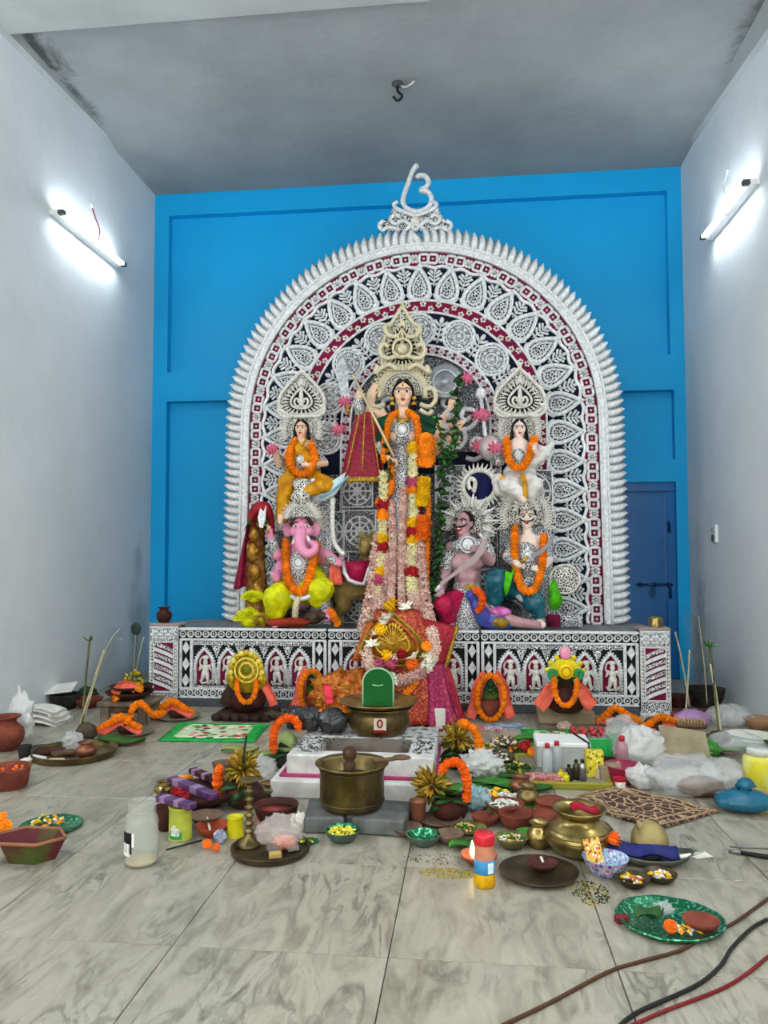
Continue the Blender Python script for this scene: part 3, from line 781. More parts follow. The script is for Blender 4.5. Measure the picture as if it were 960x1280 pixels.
def pillar(px0, px1, dirn, label):
    x0, x1 = at(px0, 830, YP - .04).x, at(px1, 830, YP - .04).x; xc = (x0 + x1) / 2; W = x1 - x0; D = .16; y = YP - .045
    t = thing('corner_pillar', label, 'pillar', (xc, y + D / 2, 0)); Z1 = ZDECK + .02; yf = y
    mb = MB(); mb.box((xc, y + D / 2, Z1 / 2), (W - .01, D, Z1)); mb.build('core', M_BLACKG, t, False)
    mb = MB(); mb.bbox((xc, y + D / 2, Z1 + .008), (W + .01, D + .02, .03), .006); mb.build('cap', mat('cap_dull_pink', '9c8a86', .6), t, False)
    mb = MB(); mb.box((xc, yf - .004, Z1 - .075), (W - .01, .012, .11)); mb.build('capital', M_FILF, t, False)
    for k in range(3): inst('capital_flower', flow_me, Matrix.Translation((xc + (k - 1) * W * .3, yf - .014, Z1 - .075)) @ Matrix.Scale(1.15, 4), t)
    zt, zb = Z1 - .145, .13
    mb = MB(); mb.box((xc, yf - .002, (zt + zb) / 2), (W * .66, .008, zt - zb)); mb.build('field', M_MAROON, t, False)
    for zz in (zt + .006, zb - .006, Z1 - .012): mb = MB(); mb.bbox((xc, yf - .006, zz), (W - .01, .016, .014), .004); mb.build('rail', M_SILV, t, False)
    for s_ in (-1, 1):
        mb = MB(); mb.bbox((xc + s_ * W * .35, yf - .005, (zt + zb) / 2), (.012, .016, zt - zb), .004); mb.build('stile', M_SILV, t, False)
        for k in range(14): inst('bead', BEAD, Matrix.Translation((xc + s_ * W * .43, yf - .010, zb + (zt - zb) * (k + .5) / 14)) @ Matrix.Scale(1.25, 4), t)
        mb = MB(); mb.bbox((xc + s_ * (W / 2 - .006), yf - .003, (Z1) / 2), (.012, .014, Z1), .004); mb.build('stile', M_SILV, t, False)
    hw = W * .33; rise = .07; h = .031
    for k in range(8):
        z = zb + .0 + (zt - zb - rise - .02) * k / 7
        a = (-hw, hw) if dirn > 0 else (hw, -hw)
        pts = []
        for i in range(6): u = i / 5; pts.append((xc + lerp(a[0], a[1], u), z + rise * (u ** .8)))
        poly = pts + [(p[0], p[1] + h) for p in pts[::-1]]
        if dirn < 0: poly = poly[::-1]
        mb = MB(); mb.prism(poly, yf - .022, yf - .004); mb.build('spiral_band', M_FILF if k % 2 else M_SILV, t, False)
    mb = MB(); mb.box((xc, yf - .004, .075), (W - .01, .012, .09)); mb.build('foot_panel', M_FILF, t, False)
    mb = MB(); mb.bbox((xc, y + D / 2, .015), (W + .01, D + .02, .03), .006); mb.build('foot', M_SILV, t, False)
pillar(187, 223, -1, 'left corner pillar with spiral silver bands at the end of the altar')
pillar(800, 838, 1, 'right corner pillar with spiral silver bands at the end of the altar')
# ------------------------------------------------------------------ idols
def skinmat(name, c, c2): return mat(name, c, .42, 0, col2=c2, vs=5, coat=.15)
SK_D = skinmat('peach_clay_skin', 'f9d3b4', 'f2c4a2'); SK_P = skinmat('pink_clay_skin', 'f2a3c4', 'e88fb5'); SK_W = skinmat('pale_clay_skin', 'fbe8dc', 'f5dccc')
SK_A = skinmat('mauve_clay_skin', 'cfa6ac', 'b58a90'); SK_L = mat('olive_lion_coat', 'a0884f', .7, col2='7d6a3c', vs=10)
M_EYEW = mat('eye_white', 'f4f0e6', .3); M_EYE = mat('eye_black', '0c0a0a', .25); M_LIP = mat('red_lip', 'b3202e', .35); M_HAIR = mat('black_hair', '15100e', .5, bump=.4, bs=120)
M_YEL = mat('saffron_yellow_satin', 'd99a10', .45, col2='b97a08', vs=14, bump=.5, bs=22); M_LEM = mat('lemon_yellow_satin', 'e9ea18', .42, col2='c4c80c', vs=12, bump=.5, bs=22)
M_RED = mat('red_satin', 'a5142a', .45, col2='7d0e20', vs=12, bump=.5, bs=24); M_CRIM = mat('crimson_satin', 'c3194f', .4, col2='98103c', vs=10, bump=.5, bs=30)
M_TEAL = mat('teal_satin', '0f6c7c', .32, col2='0a4c5c', vs=10, bump=.5, bs=24); M_GRN = mat('lime_green_satin', '57c814', .4, col2='3c970e', vs=10, bump=.5, bs=24)
M_DGRN = mat('dark_green_satin', '0b5a3a', .45, col2='073f2a', vs=10, bump=.4, bs=24); M_WHT = mat('white_satin', 'ece9e4', .45, col2='d6d2cc', vs=10, bump=.5, bs=22)
M_GOLD = mat('gold_foil', 'e2ba48', .28, .5, col2='b98a20', vs=30, bump=.3, bs=120); M_SAL = mat('salmon_cloth', 'ee6f5a', .75, col2='dd5c48', vs=20, bump=.3, bs=90)
M_TINSEL = mat('gold_tinsel', 'd8b23a', .25, .5, col2='a07a1c', vs=60, bump=.8, bs=120)
M_BLADE = mat('steel_blade', 'b9bcbe', .25, .8)

def hand(mb, wr, d, ln, side=V((1, 0, 0)), curl=.5, r=None):
    """palm, four unequal bent fingers and a thumb leaving the side of the palm"""
    d = V(d).normalized(); side = (V(side) - d * V(side).dot(d)).normalized(); nrm = d.cross(side); wr = V(wr)
    r = r or ln * .075; pc = wr + d * ln * .26
    mb.cap(wr, wr + d * ln * .42, ln * .15, ln * .19, 8)
    for k, l in enumerate((.40, .48, .45, .34)):
        b = wr + d * ln * .46 + side * ln * (.17 - .115 * k); e = b + (d * math.cos(curl * .6) + nrm * math.sin(curl * .6)) * ln * l * .5; f = e + (d * math.cos(curl * 1.7) + nrm * math.sin(curl * 1.7)) * ln * l * .5
        mb.cap(b, e, r, r * .95, 7); mb.cap(e, f, r * .95, r * .75, 7)
    b = wr + d * ln * .16 + side * ln * .14; e = b + (d * .55 + side * .75 + nrm * .25).normalized() * ln * .24; f = e + (d * .9 + side * .2 + nrm * .45).normalized() * ln * .2
    mb.cap(b, e, r * 1.15, r, 7); mb.cap(e, f, r, r * .8, 7)

def head(body, root, c, H, yaw=0, pitch=0, hair=M_HAIR, male=False, lipm=M_LIP, brow=1, moustache=False, openm=False, nohair=False):
    """head volume goes into the body mesh; eyes, brows, lips and hair become parts"""
    c = V(c); Rm = Matrix.Rotation(yaw, 3, 'Z') @ Matrix.Rotation(pitch, 3, 'X'); M4 = Rm.to_4x4()
    P = lambda x, y, z: c + Rm @ V((x, y, z)) * H
    body.ball(P(0, 0, .08), (.355 * H, .40 * H, .42 * H), 14, 10, M4)
    body.ball(P(0, -.06, -.2), (.27 * H, .31 * H, .30 * H), 12, 8, M4)
    body.ball(P(0, -.26, -.40), (.11 * H, .10 * H, .09 * H), 8, 6, M4)
    body.cap(P(0, -.36, .05), P(0, -.44, -.12), .04 * H, .065 * H, 7)
    for s in (-1, 1):
        body.ball(P(s * .355, .02, 0), (.05 * H, .09 * H, .14 * H), 8, 6, M4)
        body.ball(P(s * .17, -.27, -.14), (.10 * H, .08 * H, .10 * H), 8, 6, M4)
    for s in (-1, 1):
        mb = MB(); mb.ball(P(s * .155, -.358, .03), (.105 * H, .03 * H, .052 * H), 10, 6, M4); eye = mb.build('eye', M_EYEW, root)
        mb = MB(); mb.ball(P(s * .15, -.378, .03), (.045 * H, .022 * H, .046 * H), 8, 6, M4); mb.build('iris', M_EYE, eye)
        mb = MB(); mb.tube(spline([P(s * .05, -.395, .115), P(s * .16, -.385, .165), P(s * .29, -.30, .11)], 4), .016 * H * brow, 5); mb.build('eyebrow', M_EYE, root)
        mb = MB(); mb.tube(spline([P(s * .05, -.385, .045), P(s * .15, -.385, .09), P(s * .26, -.325, .045)], 4), .010 * H, 5); mb.build('eyelid', M_EYE, root)
    mb = MB()
    if openm:
        mb.ball(P(0, -.36, -.27), (.15 * H, .05 * H, .09 * H), 10, 6, M4)
    else:
        mb.ball(P(0, -.372, -.235), (.10 * H, .03 * H, .026 * H), 8, 5, M4); mb.ball(P(0, -.37, -.275), (.075 * H, .032 * H, .03 * H), 8, 5, M4)
    mb.build('lips', lipm, root)
    if openm: mb = MB(); mb.ball(P(0, -.39, -.245), (.10 * H, .03 * H, .028 * H), 8, 5, M4); mb.build('teeth', M_EYEW, root)
    if moustache:
        mb = MB()
        for s in (-1, 1): mb.tube(spline([P(s * .01, -.41, -.17), P(s * .13, -.39, -.165), P(s * .26, -.31, -.10), P(s * .33, -.26, -.02)], 4), [.035 * H] * 9 + [.028 * H, .02 * H, .014 * H, .006 * H], 6)
        mb.build('moustache', M_HAIR, root)
    if not nohair:
        mb = MB(); mb.ball(P(0, .10, .13), (.40 * H, .40 * H, .43 * H), 14, 10, M4)
        if not male:
            for s in (-1, 1):
                mb.cap(P(s * .12, -.24, .44), P(s * .335, -.10, .12), .10 * H, .07 * H, 8); mb.cap(P(s * .34, -.05, .12), P(s * .40, .08, -.5), .075 * H, .11 * H, 8)
        mb.build('hair', hair, root)
    return P
def mark(P, root, z0, z1, w, m, H):
    mb = MB(); mb.tube([P(0, -.40, z0), P(0, -.385, (z0 + z1) / 2), P(0, -.33, z1)], [w * H, w * H * 1.1, w * H * .4], 6); mb.build('forehead_mark', m, root)
def halo_fan(root, c, r, n=17, a0=-20, a1=200, m=None, dep=.02, name='crown', rows=(1.0,)):
    """fan shaped pith crown: pierced half disc edged with looped petals"""
    m = m or M_SILVW; c = V(c); mb = MB(); mb.cur = 1
    A0, A1 = math.radians(a0), math.radians(a1)
    arc = [(c.x + r * .74 * math.cos(lerp(A0, A1, k / 30)), c.z + r * .74 * math.sin(lerp(A0, A1, k / 30))) for k in range(31)]
    mb.prism(arc, c.y, c.y + dep); mb.cur = 0
    for q, t in ((.74, .05), (.56, .03), (.42, .03)):
        mb.tube([V((c.x + r * q * math.cos(lerp(A0, A1, k / 30)), c.y - .004, c.z + r * q * math.sin(lerp(A0, A1, k / 30)))) for k in range(31)], r * t * .6, 6)
    o = mb.build(name, [m, M_FILW], root, True)
    mb = MB(); L = r * .36; w = r * .11; pl = peepal(w, L, 12)
    mb.tube([V((x, 0, z)) for x, z in pl], r * .024, 5, True); mb.ball((0, -.004, L * .38), (w * .45, r * .02, L * .22), 6, 5); mb.ball((0, -.002, L * 1.02), r * .03, 6, 4)
    pm = mb.mesh('crown_petal', m)
    for k in range(n):
        a = lerp(A0, A1, k / (n - 1)); inst('crown_petal', pm, place2(c.x + r * .68 * math.cos(a), c.z + r * .68 * math.sin(a), a, c.y - .006), o)
    for k in range(n * 2 - 1):
        a = lerp(A0, A1, k / (n * 2 - 2)); inst('bead', BEAD, place2(c.x + r * .64 * math.cos(a), c.z + r * .64 * math.sin(a), a, c.y - .012, max(.5, r * 3)), o)
    return o
def drop_crown(root, cx, y0, y1, wpx, Y, m=None, fm=None, hole=True):
    """leaf shaped crown plate with a dark slotted ring and scrolls in a cut-out"""
    m = m or M_SILVW; fm = fm or M_FILW
    p0, p1 = at(cx, y1, Y), at(cx, y0, Y); s = mpp(p0); h = p1.z - p0.z; w = wpx * s / 2; T_ = Matrix.Translation(p0)
    o = peepal(w / .80, h, 26); mb = MB(); mb.cur = 1; mb.prism(o, 0, .02, T_); mb.cur = 0
    mb.tube([p0 + V((x, -.004, z)) for x, z in o], .018, 6, True)
    q = mb.build('crown_plate', [m, fm], root, True)
    o3 = peepal(w / .8 * .70, h * .68, 22)
    mb = MB(); mb.prism(o3, -.010, 0, T_ @ Matrix.Translation((0, 0, h * .08))); mb.build('dark_inset', M_BLACKG, q, False)
    mb = MB(); mb.cap(V((0, 0, 0)), V((0, 0, w * .24)), .009, .009, 5); sm = mb.mesh('slot_bar', m)
    cz = h * .36
    for k in range(30):
        x, z = o3[int(k * 22 / 30)]; t = (k * 22 / 30) % 1; x2, z2 = o3[(int(k * 22 / 30) + 1) % 22]; x = lerp(x, x2, t); z = lerp(z, z2, t) + h * .08
        a = math.atan2(z - cz, x); inst('slot_bar', sm, Matrix.Translation(p0) @ place2(x * .86, lerp(cz, z, .86), a, -.012), q)
    o4 = peepal(w / .8 * .46, h * .46, 20)
    mb = MB(); mb.tube([p0 + V((x, -.016, z + h * .17)) for x, z in o4], .012, 6, True); mb.build('inner_ring', m, q)
    for sg in (-1, 1):
        mb = MB(); mb.tube(spline([p0 + V((sg * w * u, -.018, h * v)) for u, v in ((.0, .24), (.18, .22), (.30, .30), (.24, .38), (.12, .36), (.14, .30))], 4), .012, 6); mb.build('scroll', m, q)
        mb = MB(); mb.tube(spline([p0 + V((sg * w * u, -.012, h * v)) for u, v in ((.3, .02), (.7, .0), (1.0, .10), (.98, .22), (.8, .2))], 4), .016, 6); mb.build('scroll', m, q)
    mb = MB(); mb.tube([p0 + V((0, -.018, h * v)) for v in (.2, .38, .52, .60)], [.03, .024, .018, .006], 7); mb.build('centre_bud', m, q)
    mb = MB(); mb.ball(p1 + V((0, -.004, .02)), (.018, .016, .035), 8, 6); mb.build('finial', m, q)
    return q
def bangle(root, p, d, r, n=3, m=None, gap=.018, t=.008, name='bangle'):
    d = V(d).normalized(); a, b = frame(d)
    for k in range(n):
        c = V(p) + d * gap * (k - (n - 1) / 2); mb = MB(); mb.tube([c + a * r * math.cos(q * PI / 7) + b * r * math.sin(q * PI / 7) for q in range(14)], t, 5, True); mb.build(name, m or M_SILV, root)
def sleeve(root, a, b, ra, rb, m=None, name='armlet'):
    mb = MB(); a, b = V(a), V(b); mb.cap(a, b, ra, rb, 12); return mb.build(name, m or M_FILF, root)
def cloth_limb(root, segs, m, name, vox=.012, fold=.006):
    mb = MB()
    for a, b, ra, rb in segs: mb.cap(a, b, ra, rb, 12)
    o = remesh(mb.build(name, m, root), vox, 3)
    if fold:
        tx = bpy.data.textures.get('folds') or bpy.data.textures.new('folds', 'CLOUDS'); tx.noise_scale = .06
        d = o.modifiers.new('folds', 'DISPLACE'); d.texture = tx; d.strength = fold * 5; d.texture_coords = 'LOCAL'
    return o
def breastplate(root, c, r, m=None, name='breastplate'):
    """curved pierced plate with a raised rim and hanging drops"""
    c = V(c); mb = MB(); mb.cur = 1; mb.ball(c, r, 16, 10); o = mb.build(name, [M_SILV, m or M_FILF], root)
    mb = MB(); mb.ball(c + V((0, -r[1], r[2] * .2)), (r[0] * .34, .012, r[0] * .34), 10, 6); mb.tube([c + V((r[0] * .45 * math.cos(k * PI / 8), -r[1] * .98, r[2] * .2 + r[0] * .45 * math.sin(k * PI / 8))) for k in range(16)], .008, 5, True); mb.build('plate_rosette', M_SILV, o)
    return o

# flower meshes and garlands --------------------------------------------------
def marigold_me(col, nm):
    mb = MB(); rnd = random.Random(nm)
    for k, (z, r, n, up) in enumerate(((-.35, .95, 9, .1), (.0, 1.0, 9, .35), (.35, .72, 7, .75), (.6, .4, 5, 1.1))):
        for j in range(n):
            a = 2 * PI * (j + k * .5) / n; d = V((math.cos(a), math.sin(a), 0)); t = V((-math.sin(a), math.cos(a), 0)); w = r * .42
            p0 = V((0, 0, z - .15)); p1 = d * r * .7 + V((0, 0, z + up * .2)); p2 = d * r + V((0, 0, z + up * .45))
            mb.add([p0, p1 - t * w, p2 - t * w * .5, p2 + t * w * .5, p1 + t * w, p1 + V((0, 0, .12))], [(0, 1, 5), (0, 5, 4), (1, 2, 3, 5), (5, 3, 4)])
    mb.ball((0, 0, 0), (.72, .72, .55), 8, 5)
    return mb.mesh(nm, mat(nm + '_petals', col[0], .7, col2=col[1], vs=3, rnd=.18), False)
def tuberose_me(c, c2, nm):
    mb = MB()
    for k in range(6):
        a = k * PI / 3; d = V((math.cos(a), math.sin(a), 0)); t = V((-math.sin(a), math.cos(a), 0)); z = .25 if k % 2 else .1
        mb.add([V((0, 0, -.3)), d * .55 - t * .3 + V((0, 0, z)), d * 1.05 + V((0, 0, z + .1)), d * .55 + t * .3 + V((0, 0, z)), d * .5 + V((0, 0, z + .15))], [(0, 1, 4), (0, 4, 3), (1, 2, 4), (4, 2, 3)])
    mb.ball((0, 0, 0), (.4, .4, .3), 6, 4)
    return mb.mesh(nm, mat(nm + '_petals', c, .65, col2=c2, vs=3, rnd=.12), False)
FLW = {'o': marigold_me(('ffa01e', 'f58c12'), 'orange_marigold'), 'd': marigold_me(('f57a1c', 'e86410'), 'deep_orange_marigold'), 'y': marigold_me(('f3c80e', 'e0a808'), 'yellow_marigold'),
       'w': tuberose_me('f0eccb', 'e3d98f', 'cream_tuberose'), 'p': tuberose_me('dcb8a8', 'c58f8a', 'pink_tuberose'), 'P': tuberose_me('efe0cc', 'd9a89a', 'blush_tuberose'),
       'r': marigold_me(('c0242e', '9d1522'), 'red_rose'), 'm': marigold_me(('c55a78', 'b04468'), 'pink_rose'), 'W': tuberose_me('f6f4ea', 'e8e4cc', 'white_jasmine')}
FNAME = {'o': 'marigold', 'd': 'marigold', 'y': 'marigold', 'w': 'tuberose', 'p': 'tuberose', 'P': 'tuberose', 'r': 'rose', 'm': 'rose', 'W': 'jasmine'}
def garland(label, pts, r, pat='o', cat='garland', step=.95, k=8, ring=1, group=None, sm=True, jit=.25, seed=1):
    """a string of single flowers; pat is a string of flower keys spread along it"""
    P = spline(pts, k) if sm else pts
    Q = resample(P, r * step); t = thing('garland', label, cat, (sum((q.x for q in Q)) / len(Q), sum((q.y for q in Q)) / len(Q), min(q.z for q in Q) - r), group)
    rnd = random.Random(label); n = len(Q)
    mb = MB(); mb.tube(Q if len(Q) > 2 else P, r * .25, 5); mb.build('string', mat('cotton_string', 'c7b98f', .9), t)
    cnt = 0
    for i, q in enumerate(Q):
        d = (Q[min(i + 1, n - 1)] - Q[max(i - 1, 0)]).normalized(); ch = pat[min(len(pat) - 1, int(i / n * len(pat)))]
        a, b = frame(d)
        if ring == 1:
            if cnt >= 299: break
            dr = V((RND.uniform(-1, 1), -1.2, RND.uniform(-1, 1))) * .8
            M = Matrix.Translation(q) @ (d * (1 if i % 2 else -1) + V((rnd.uniform(-jit, jit), rnd.uniform(-jit, jit) - .35, rnd.uniform(-jit, jit)))).to_track_quat('Z', 'Y').to_matrix().to_4x4() @ Matrix.Scale(r * rnd.uniform(.92, 1.1), 4)
            inst(FNAME[ch], FLW[ch], M, t); cnt += 1
        else:
            for j in range(ring):
                if cnt >= 299: break
                an = 2 * PI * (j + .5 * (i % 2)) / ring + rnd.uniform(-.2, .2); o = a * math.cos(an) + b * math.sin(an)
                M = Matrix.Translation(q + o * r * .62) @ (o + d * rnd.uniform(-.6, .6)).to_track_quat('Z', 'Y').to_matrix().to_4x4() @ Matrix.Scale(r * .74 * rnd.uniform(.85, 1.2), 4)
                inst(FNAME[ch], FLW[ch], M, t); cnt += 1
    return t
def lotus(px, py, Y, rpx, label, m=None):
    c = at(px, py, Y); r = rpx * mpp(c) * 1.7; t = thing('lotus', label, 'flower', c - V((0, 0, r)))
    mb = MB(); mb.cap(V((0, 0, 0)), V((0, -r * .25, r * .95)), r * .12, r * .05, 6); mb.ball((0, -r * .12, r * .5), (r * .4, r * .1, r * .45), 8, 6); pm = mb.mesh('petal', m or mat('pink_lotus_petal', 'e98aa8', .5, col2='d4557f', vs=14))
    for ring_, n, tl in ((0, 9, 1.25), (1, 7, .7), (2, 5, .3)):
        for j in range(n):
            M = Matrix.Translation(c) @ Matrix.Rotation(PI / 2 * .8, 4, 'X') @ Matrix.Rotation(2 * PI * (j + ring_ * .5) / n, 4, 'Z') @ Matrix.Rotation(tl, 4, 'Y') @ Matrix.Scale(.92 - .1 * ring_, 4)
            inst('petal', pm, M, t)
    mb = MB(); mb.ball(c + V((0, -r * .3, 0)), r * .22, 8, 6); mb.build('heart', FLW['y'].materials[0], t)
    return t
def cone_cloth(root, top, rt, bot, rb, m, name, folds=9, amp=.12, nu=44, nv=14, sq=.6):
    """hanging cloth with vertical folds, from a ring at the top to a wider ring at the bottom"""
    top, bot = V(top), V(bot); mb = MB()
    def fn(u, v):
        a = 2 * PI * u; r = lerp(rt, rb, v ** .8) * (1 + amp * v * math.sin(folds * a) + amp * .3 * math.sin(folds * 2.3 * a + 1))
        p = top.lerp(bot, v); return p + V((r * math.cos(a), r * sq * math.sin(a), 0))
    mb.sheet(fn, nu, nv, .006); return mb.build(name, m, root)
# ================================================================== the central goddess
S = .0072
def JY(Y): return lambda x, y, d=0: at(x, y, Y + d)
def limb(mb, *js):
    for (a, ra), (b, rb) in zip(js, js[1:]): mb.cap(a, b, ra, rb, 10)
def base_of(px, Y, z=ZDECK): p = at(px, 700, Y); return V((p.x, Y, z))

def durga():
    Y = 6.98; J = JY(Y); t = thing('goddess_idol', 'tall central idol of a many armed goddess holding a spear, hung with long garlands', 'statue', base_of(503, Y))
    b = MB(); H = .25
    b.cap(J(503, 600), J(503, 572), .125, .10); b.cap(J(503, 575), J(504, 538), .10, .135); b.cap(J(488, 527), J(520, 527), .065, .065); b.cap(J(504, 530), J(504, 508), .06, .05)
    for s_ in (-1, 1): b.ball(J(504 + s_ * 9, 545, -.09), (.06, .05, .06))
    for s_ in (-1, 1): limb(b, (J(503 + s_ * 8, 600), .095), (J(503 + s_ * 10, 690, -.02), .07), (J(503 + s_ * 12, 772, .02), .04), (J(503 + s_ * 13, 782, -.12), .03))
    arms = [((486, 527), (472, 556, -.12), (487, 573, -.24), (1, -.5)), ((486, 525), (456, 536, -.05), (448, 500, -.14), (.1, 1)), ((486, 525), (462, 512, .04), (466, 495, -.02), (.1, 1)),
            ((521, 525), (548, 532, -.04), (562, 512, -.10), (.25, 1)), ((521, 527), (545, 545, -.06), (557, 533, -.12), (1, .15)), ((522, 528), (556, 556, .02), (570, 538, -.08), (.4, .6)), ((522, 529), (546, 565, -.05), (561, 554, -.12), (.9, .2))]
    for i, (a, e, w_, d) in enumerate(arms):
        a, e, w_ = J(*a), J(*e), J(*w_); limb(b, (a, .055), (e, .042), (w_, .030)); hand(b, w_, (d[0], -.15, d[1]), .135, (0, -1, .2) if abs(d[0]) > abs(d[1]) else (1, -.3, 0), .9 if i < 2 else .5)
    P = head(b, t, J(504, 493), H, yaw=.05)
    o = remesh(b.build('body', SK_D, t), .0065)
    mark(P, t, .2, .36, .03, M_GOLD, H); mark(P, t, .1, .16, .03, M_LIP, H)
    mb = MB(); mb.ball(P(.0, -.36, .27), (.05 * H, .02 * H, .02 * H), 8, 5); mb.build('third_eye', M_EYEW, t)
    # clothes and foil ornaments
    sleeves = [(J(488, 526), J(474, 552, -.10)), (J(520, 526), J(540, 541, -.05))]
    for a, c in sleeves: sleeve(t, a, c, .072, .062, M_DGRN, 'blouse_sleeve')
    sleeve(t, J(486, 526), J(466, 534, -.03), .068, .056, M_DGRN, 'blouse_sleeve'); sleeve(t, J(520, 524), J(543, 530, -.03), .066, .056, M_DGRN, 'blouse_sleeve')
    sleeve(t, J(450, 515, -.10), J(448, 502, -.13), .048, .044); sleeve(t, J(476, 560, -.15), J(484, 570, -.21), .046, .042)
    breastplate(t, J(504, 543, -.04), (.14, .11, .15)); 
    mb = MB(); mb.tube(spline([J(492, 517, -.05), J(498, 524, -.14), J(504, 526, -.15), J(510, 524, -.14), J(516, 517, -.05)], 5), .018, 6); mb.build('necklace', M_GOLD, t)
    for k, (x, y) in enumerate(((470, 560), (557, 520), (553, 537), (554, 558))): bangle(t, J(x + 4, y - 2, -.14), (1, 0, .4), .04, 3, M_SILV)
    cone_cloth(t, J(503, 578), .125, J(503, 782, .02), .26, M_RED, 'sari_skirt', 13, .10, 60, 16, .62)
    mb = MB()
    def apron(u, v): p = J(lerp(lerp(490, 517, u), lerp(486, 520, u), v), lerp(556, 700, v), -.12 - .05 * math.sin(PI * u) - .09 * v); return p
    mb.sheet(apron, 10, 14, .01); mb.build('foil_apron', M_FILF, t)
    mb = MB(); mb.tube(spline([J(488, 580, -.05), J(496, 583, -.14), J(504, 585, -.16), J(512, 583, -.14), J(519, 580, -.05)], 5), .026, 7); mb.build('belt', M_SILV, t)
    for s_ in (-1, 1):
        mb = MB(); mb.ball(P(s_ * .40, -.06, -.16), (.022, .022, .022), 8, 6); mb.lathe([(0, 0), (.022, -.02), (.026, -.045), (0, -.03)], P(s_ * .40, -.06, -.24), 10); mb.build('earring', M_GOLD, t)
    # crown
    cr = halo_fan(t, J(503, 489, .07), 38 * S, 23, -12, 192, M_GOLDP, rows=(1,))
    drop_crown(t, 503, 382, 462, 50, Y + .06, M_GOLDP, M_FILW)
    mb = MB(); mb.tube([J(503, 436, .02) + V((.085 * math.cos(k * PI / 10), -.03, .085 * math.sin(k * PI / 10))) for k in range(20)], .014, 6, True); mb.ball(J(503, 436, .0), (.05, .03, .05)); mb.build('crown_rosette', M_GOLDP, cr)
    for sg in (-1, 1):
        for pts in ([(6, 462), (16, 456), (26, 460), (34, 466), (30, 456)], [(4, 444), (20, 448), (28, 440), (24, 430), (17, 434)], [(22, 505), (34, 508), (42, 498), (38, 486), (28, 488), (30, 497)], [(22, 512), (32, 518), (38, 512)], [(4, 420), (16, 420), (22, 410), (14, 404)]):
            mb = MB(); mb.tube(spline([J(503 + sg * x, y, .0) for x, y in pts], 5), [.022] * (5 * (len(pts) - 1)) + [.010], 7); mb.build('crown_scroll', M_GOLDP, cr)
    # spear (held: a thing of its own)
    sp = thing('spear', 'long thin spear slanting through the raised hand of the central goddess', 'spear', J(497, 578, -.33))
    A, B = J(441, 468, -.20), J(492, 570, -.33)
    mb = MB(); mb.tube([A, B], .012, 8); mb.build('shaft', mat('pale_gilt_wood', 'd8c49a', .4, .2), sp)
    d = (A - B).normalized(); a_, b_ = frame(d); q = A + d * .03
    mb = MB(); mb.add([q, q + a_ * .04 + d * .05, q + d * .24, q - a_ * .04 + d * .05, q + b_ * .012 + d * .07, q - b_ * .012 + d * .07], [(0, 1, 4), (1, 2, 4), (2, 3, 4), (3, 0, 4), (1, 0, 5), (2, 1, 5), (3, 2, 5), (0, 3, 5)]); mb.build('blade', M_BLADE, sp, False)
    mb = MB(); mb.ball(A + d * .02, .024, 8, 6); mb.build('collar', M_BLADE, sp)
    # raised weapons: curved sword behind on the left, conch and disc to the right
    cs = thing('curved_sword', 'broad silver sword raised in the upper left behind the central goddess', 'sword', J(432, 520, .05))
    mb = MB(); pts = [(430, 500), (422, 480), (419, 462), (424, 444), (431, 440), (434, 456), (434, 474), (436, 498)]; P3 = [at(x, y, Y) for x, y in pts]; mb.prism([(p.x, p.z) for p in P3], Y + .04, Y + .06); mb.build('blade', mat('dull_silver_b', '8f949a', .4, .5, col2='b8bcc0', vs=30), cs, False)
    mb = MB(); mb.tube([J(433, 498, .05), J(436, 518, .05)], .018, 8); mb.build('grip', M_GOLD, cs)
    dc = thing('silver_disc', 'grey silver round disc behind the upper right arms of the central goddess', 'disc', J(556, 490, .17))
    mb = MB(); mb.lathe([(0, .0), (.16, 0), (.17, .012), (.15, .02), (.05, .02), (.04, .035), (0, .04)], J(556, 477, .17), 28, Matrix.Rotation(PI / 2, 4, 'X')); mb.build('disc', mat('dull_silver', '9ea3aa', .35, .6), dc)
    mb = MB(); mb.tube([J(556, 477, .14) + V((.11 * math.cos(k * PI / 12), 0, .11 * math.sin(k * PI / 12))) for k in range(24)], .008, 5, True); mb.build('rim_wire', M_SILV, dc)
    # dupatta over the raised arm
    du = thing('maroon_scarf', 'maroon gauze scarf with gold trim hanging from the raised arm of the goddess', 'scarf', J(453, 604))
    md = mat('maroon_gauze', '9c1f38', .5, col2='7a1228', vs=40, bump=.3, bs=60)
    o = cone_cloth(du, J(457, 516, -.10), 11 * S, J(453, 600, -.12), 27 * S, md, 'cloth', 7, .10, 48, 14, .35)
    def strip(x0, y0, x1, y1, d): mb = MB(); mb.tube([J(lerp(x0, x1, k / 6), lerp(y0, y1, k / 6), d) for k in range(7)], .014, 6, flat=.5); mb.build('gold_trim', M_TINSEL, du)
    strip(456, 514, 453, 590, -.22); strip(450, 516, 433, 592, -.19); strip(464, 516, 474, 592, -.19)
    mb = MB()
    for k in range(26):
        a = PI + PI * k / 25; c = J(453, 600, -.12) + V((27 * S * math.cos(a), 27 * S * .35 * math.sin(a), 0)); mb.ball(c, (.02, .02, .028), 7, 5)
    stuff(mb.build('gold_hem', M_TINSEL, du))
durga()

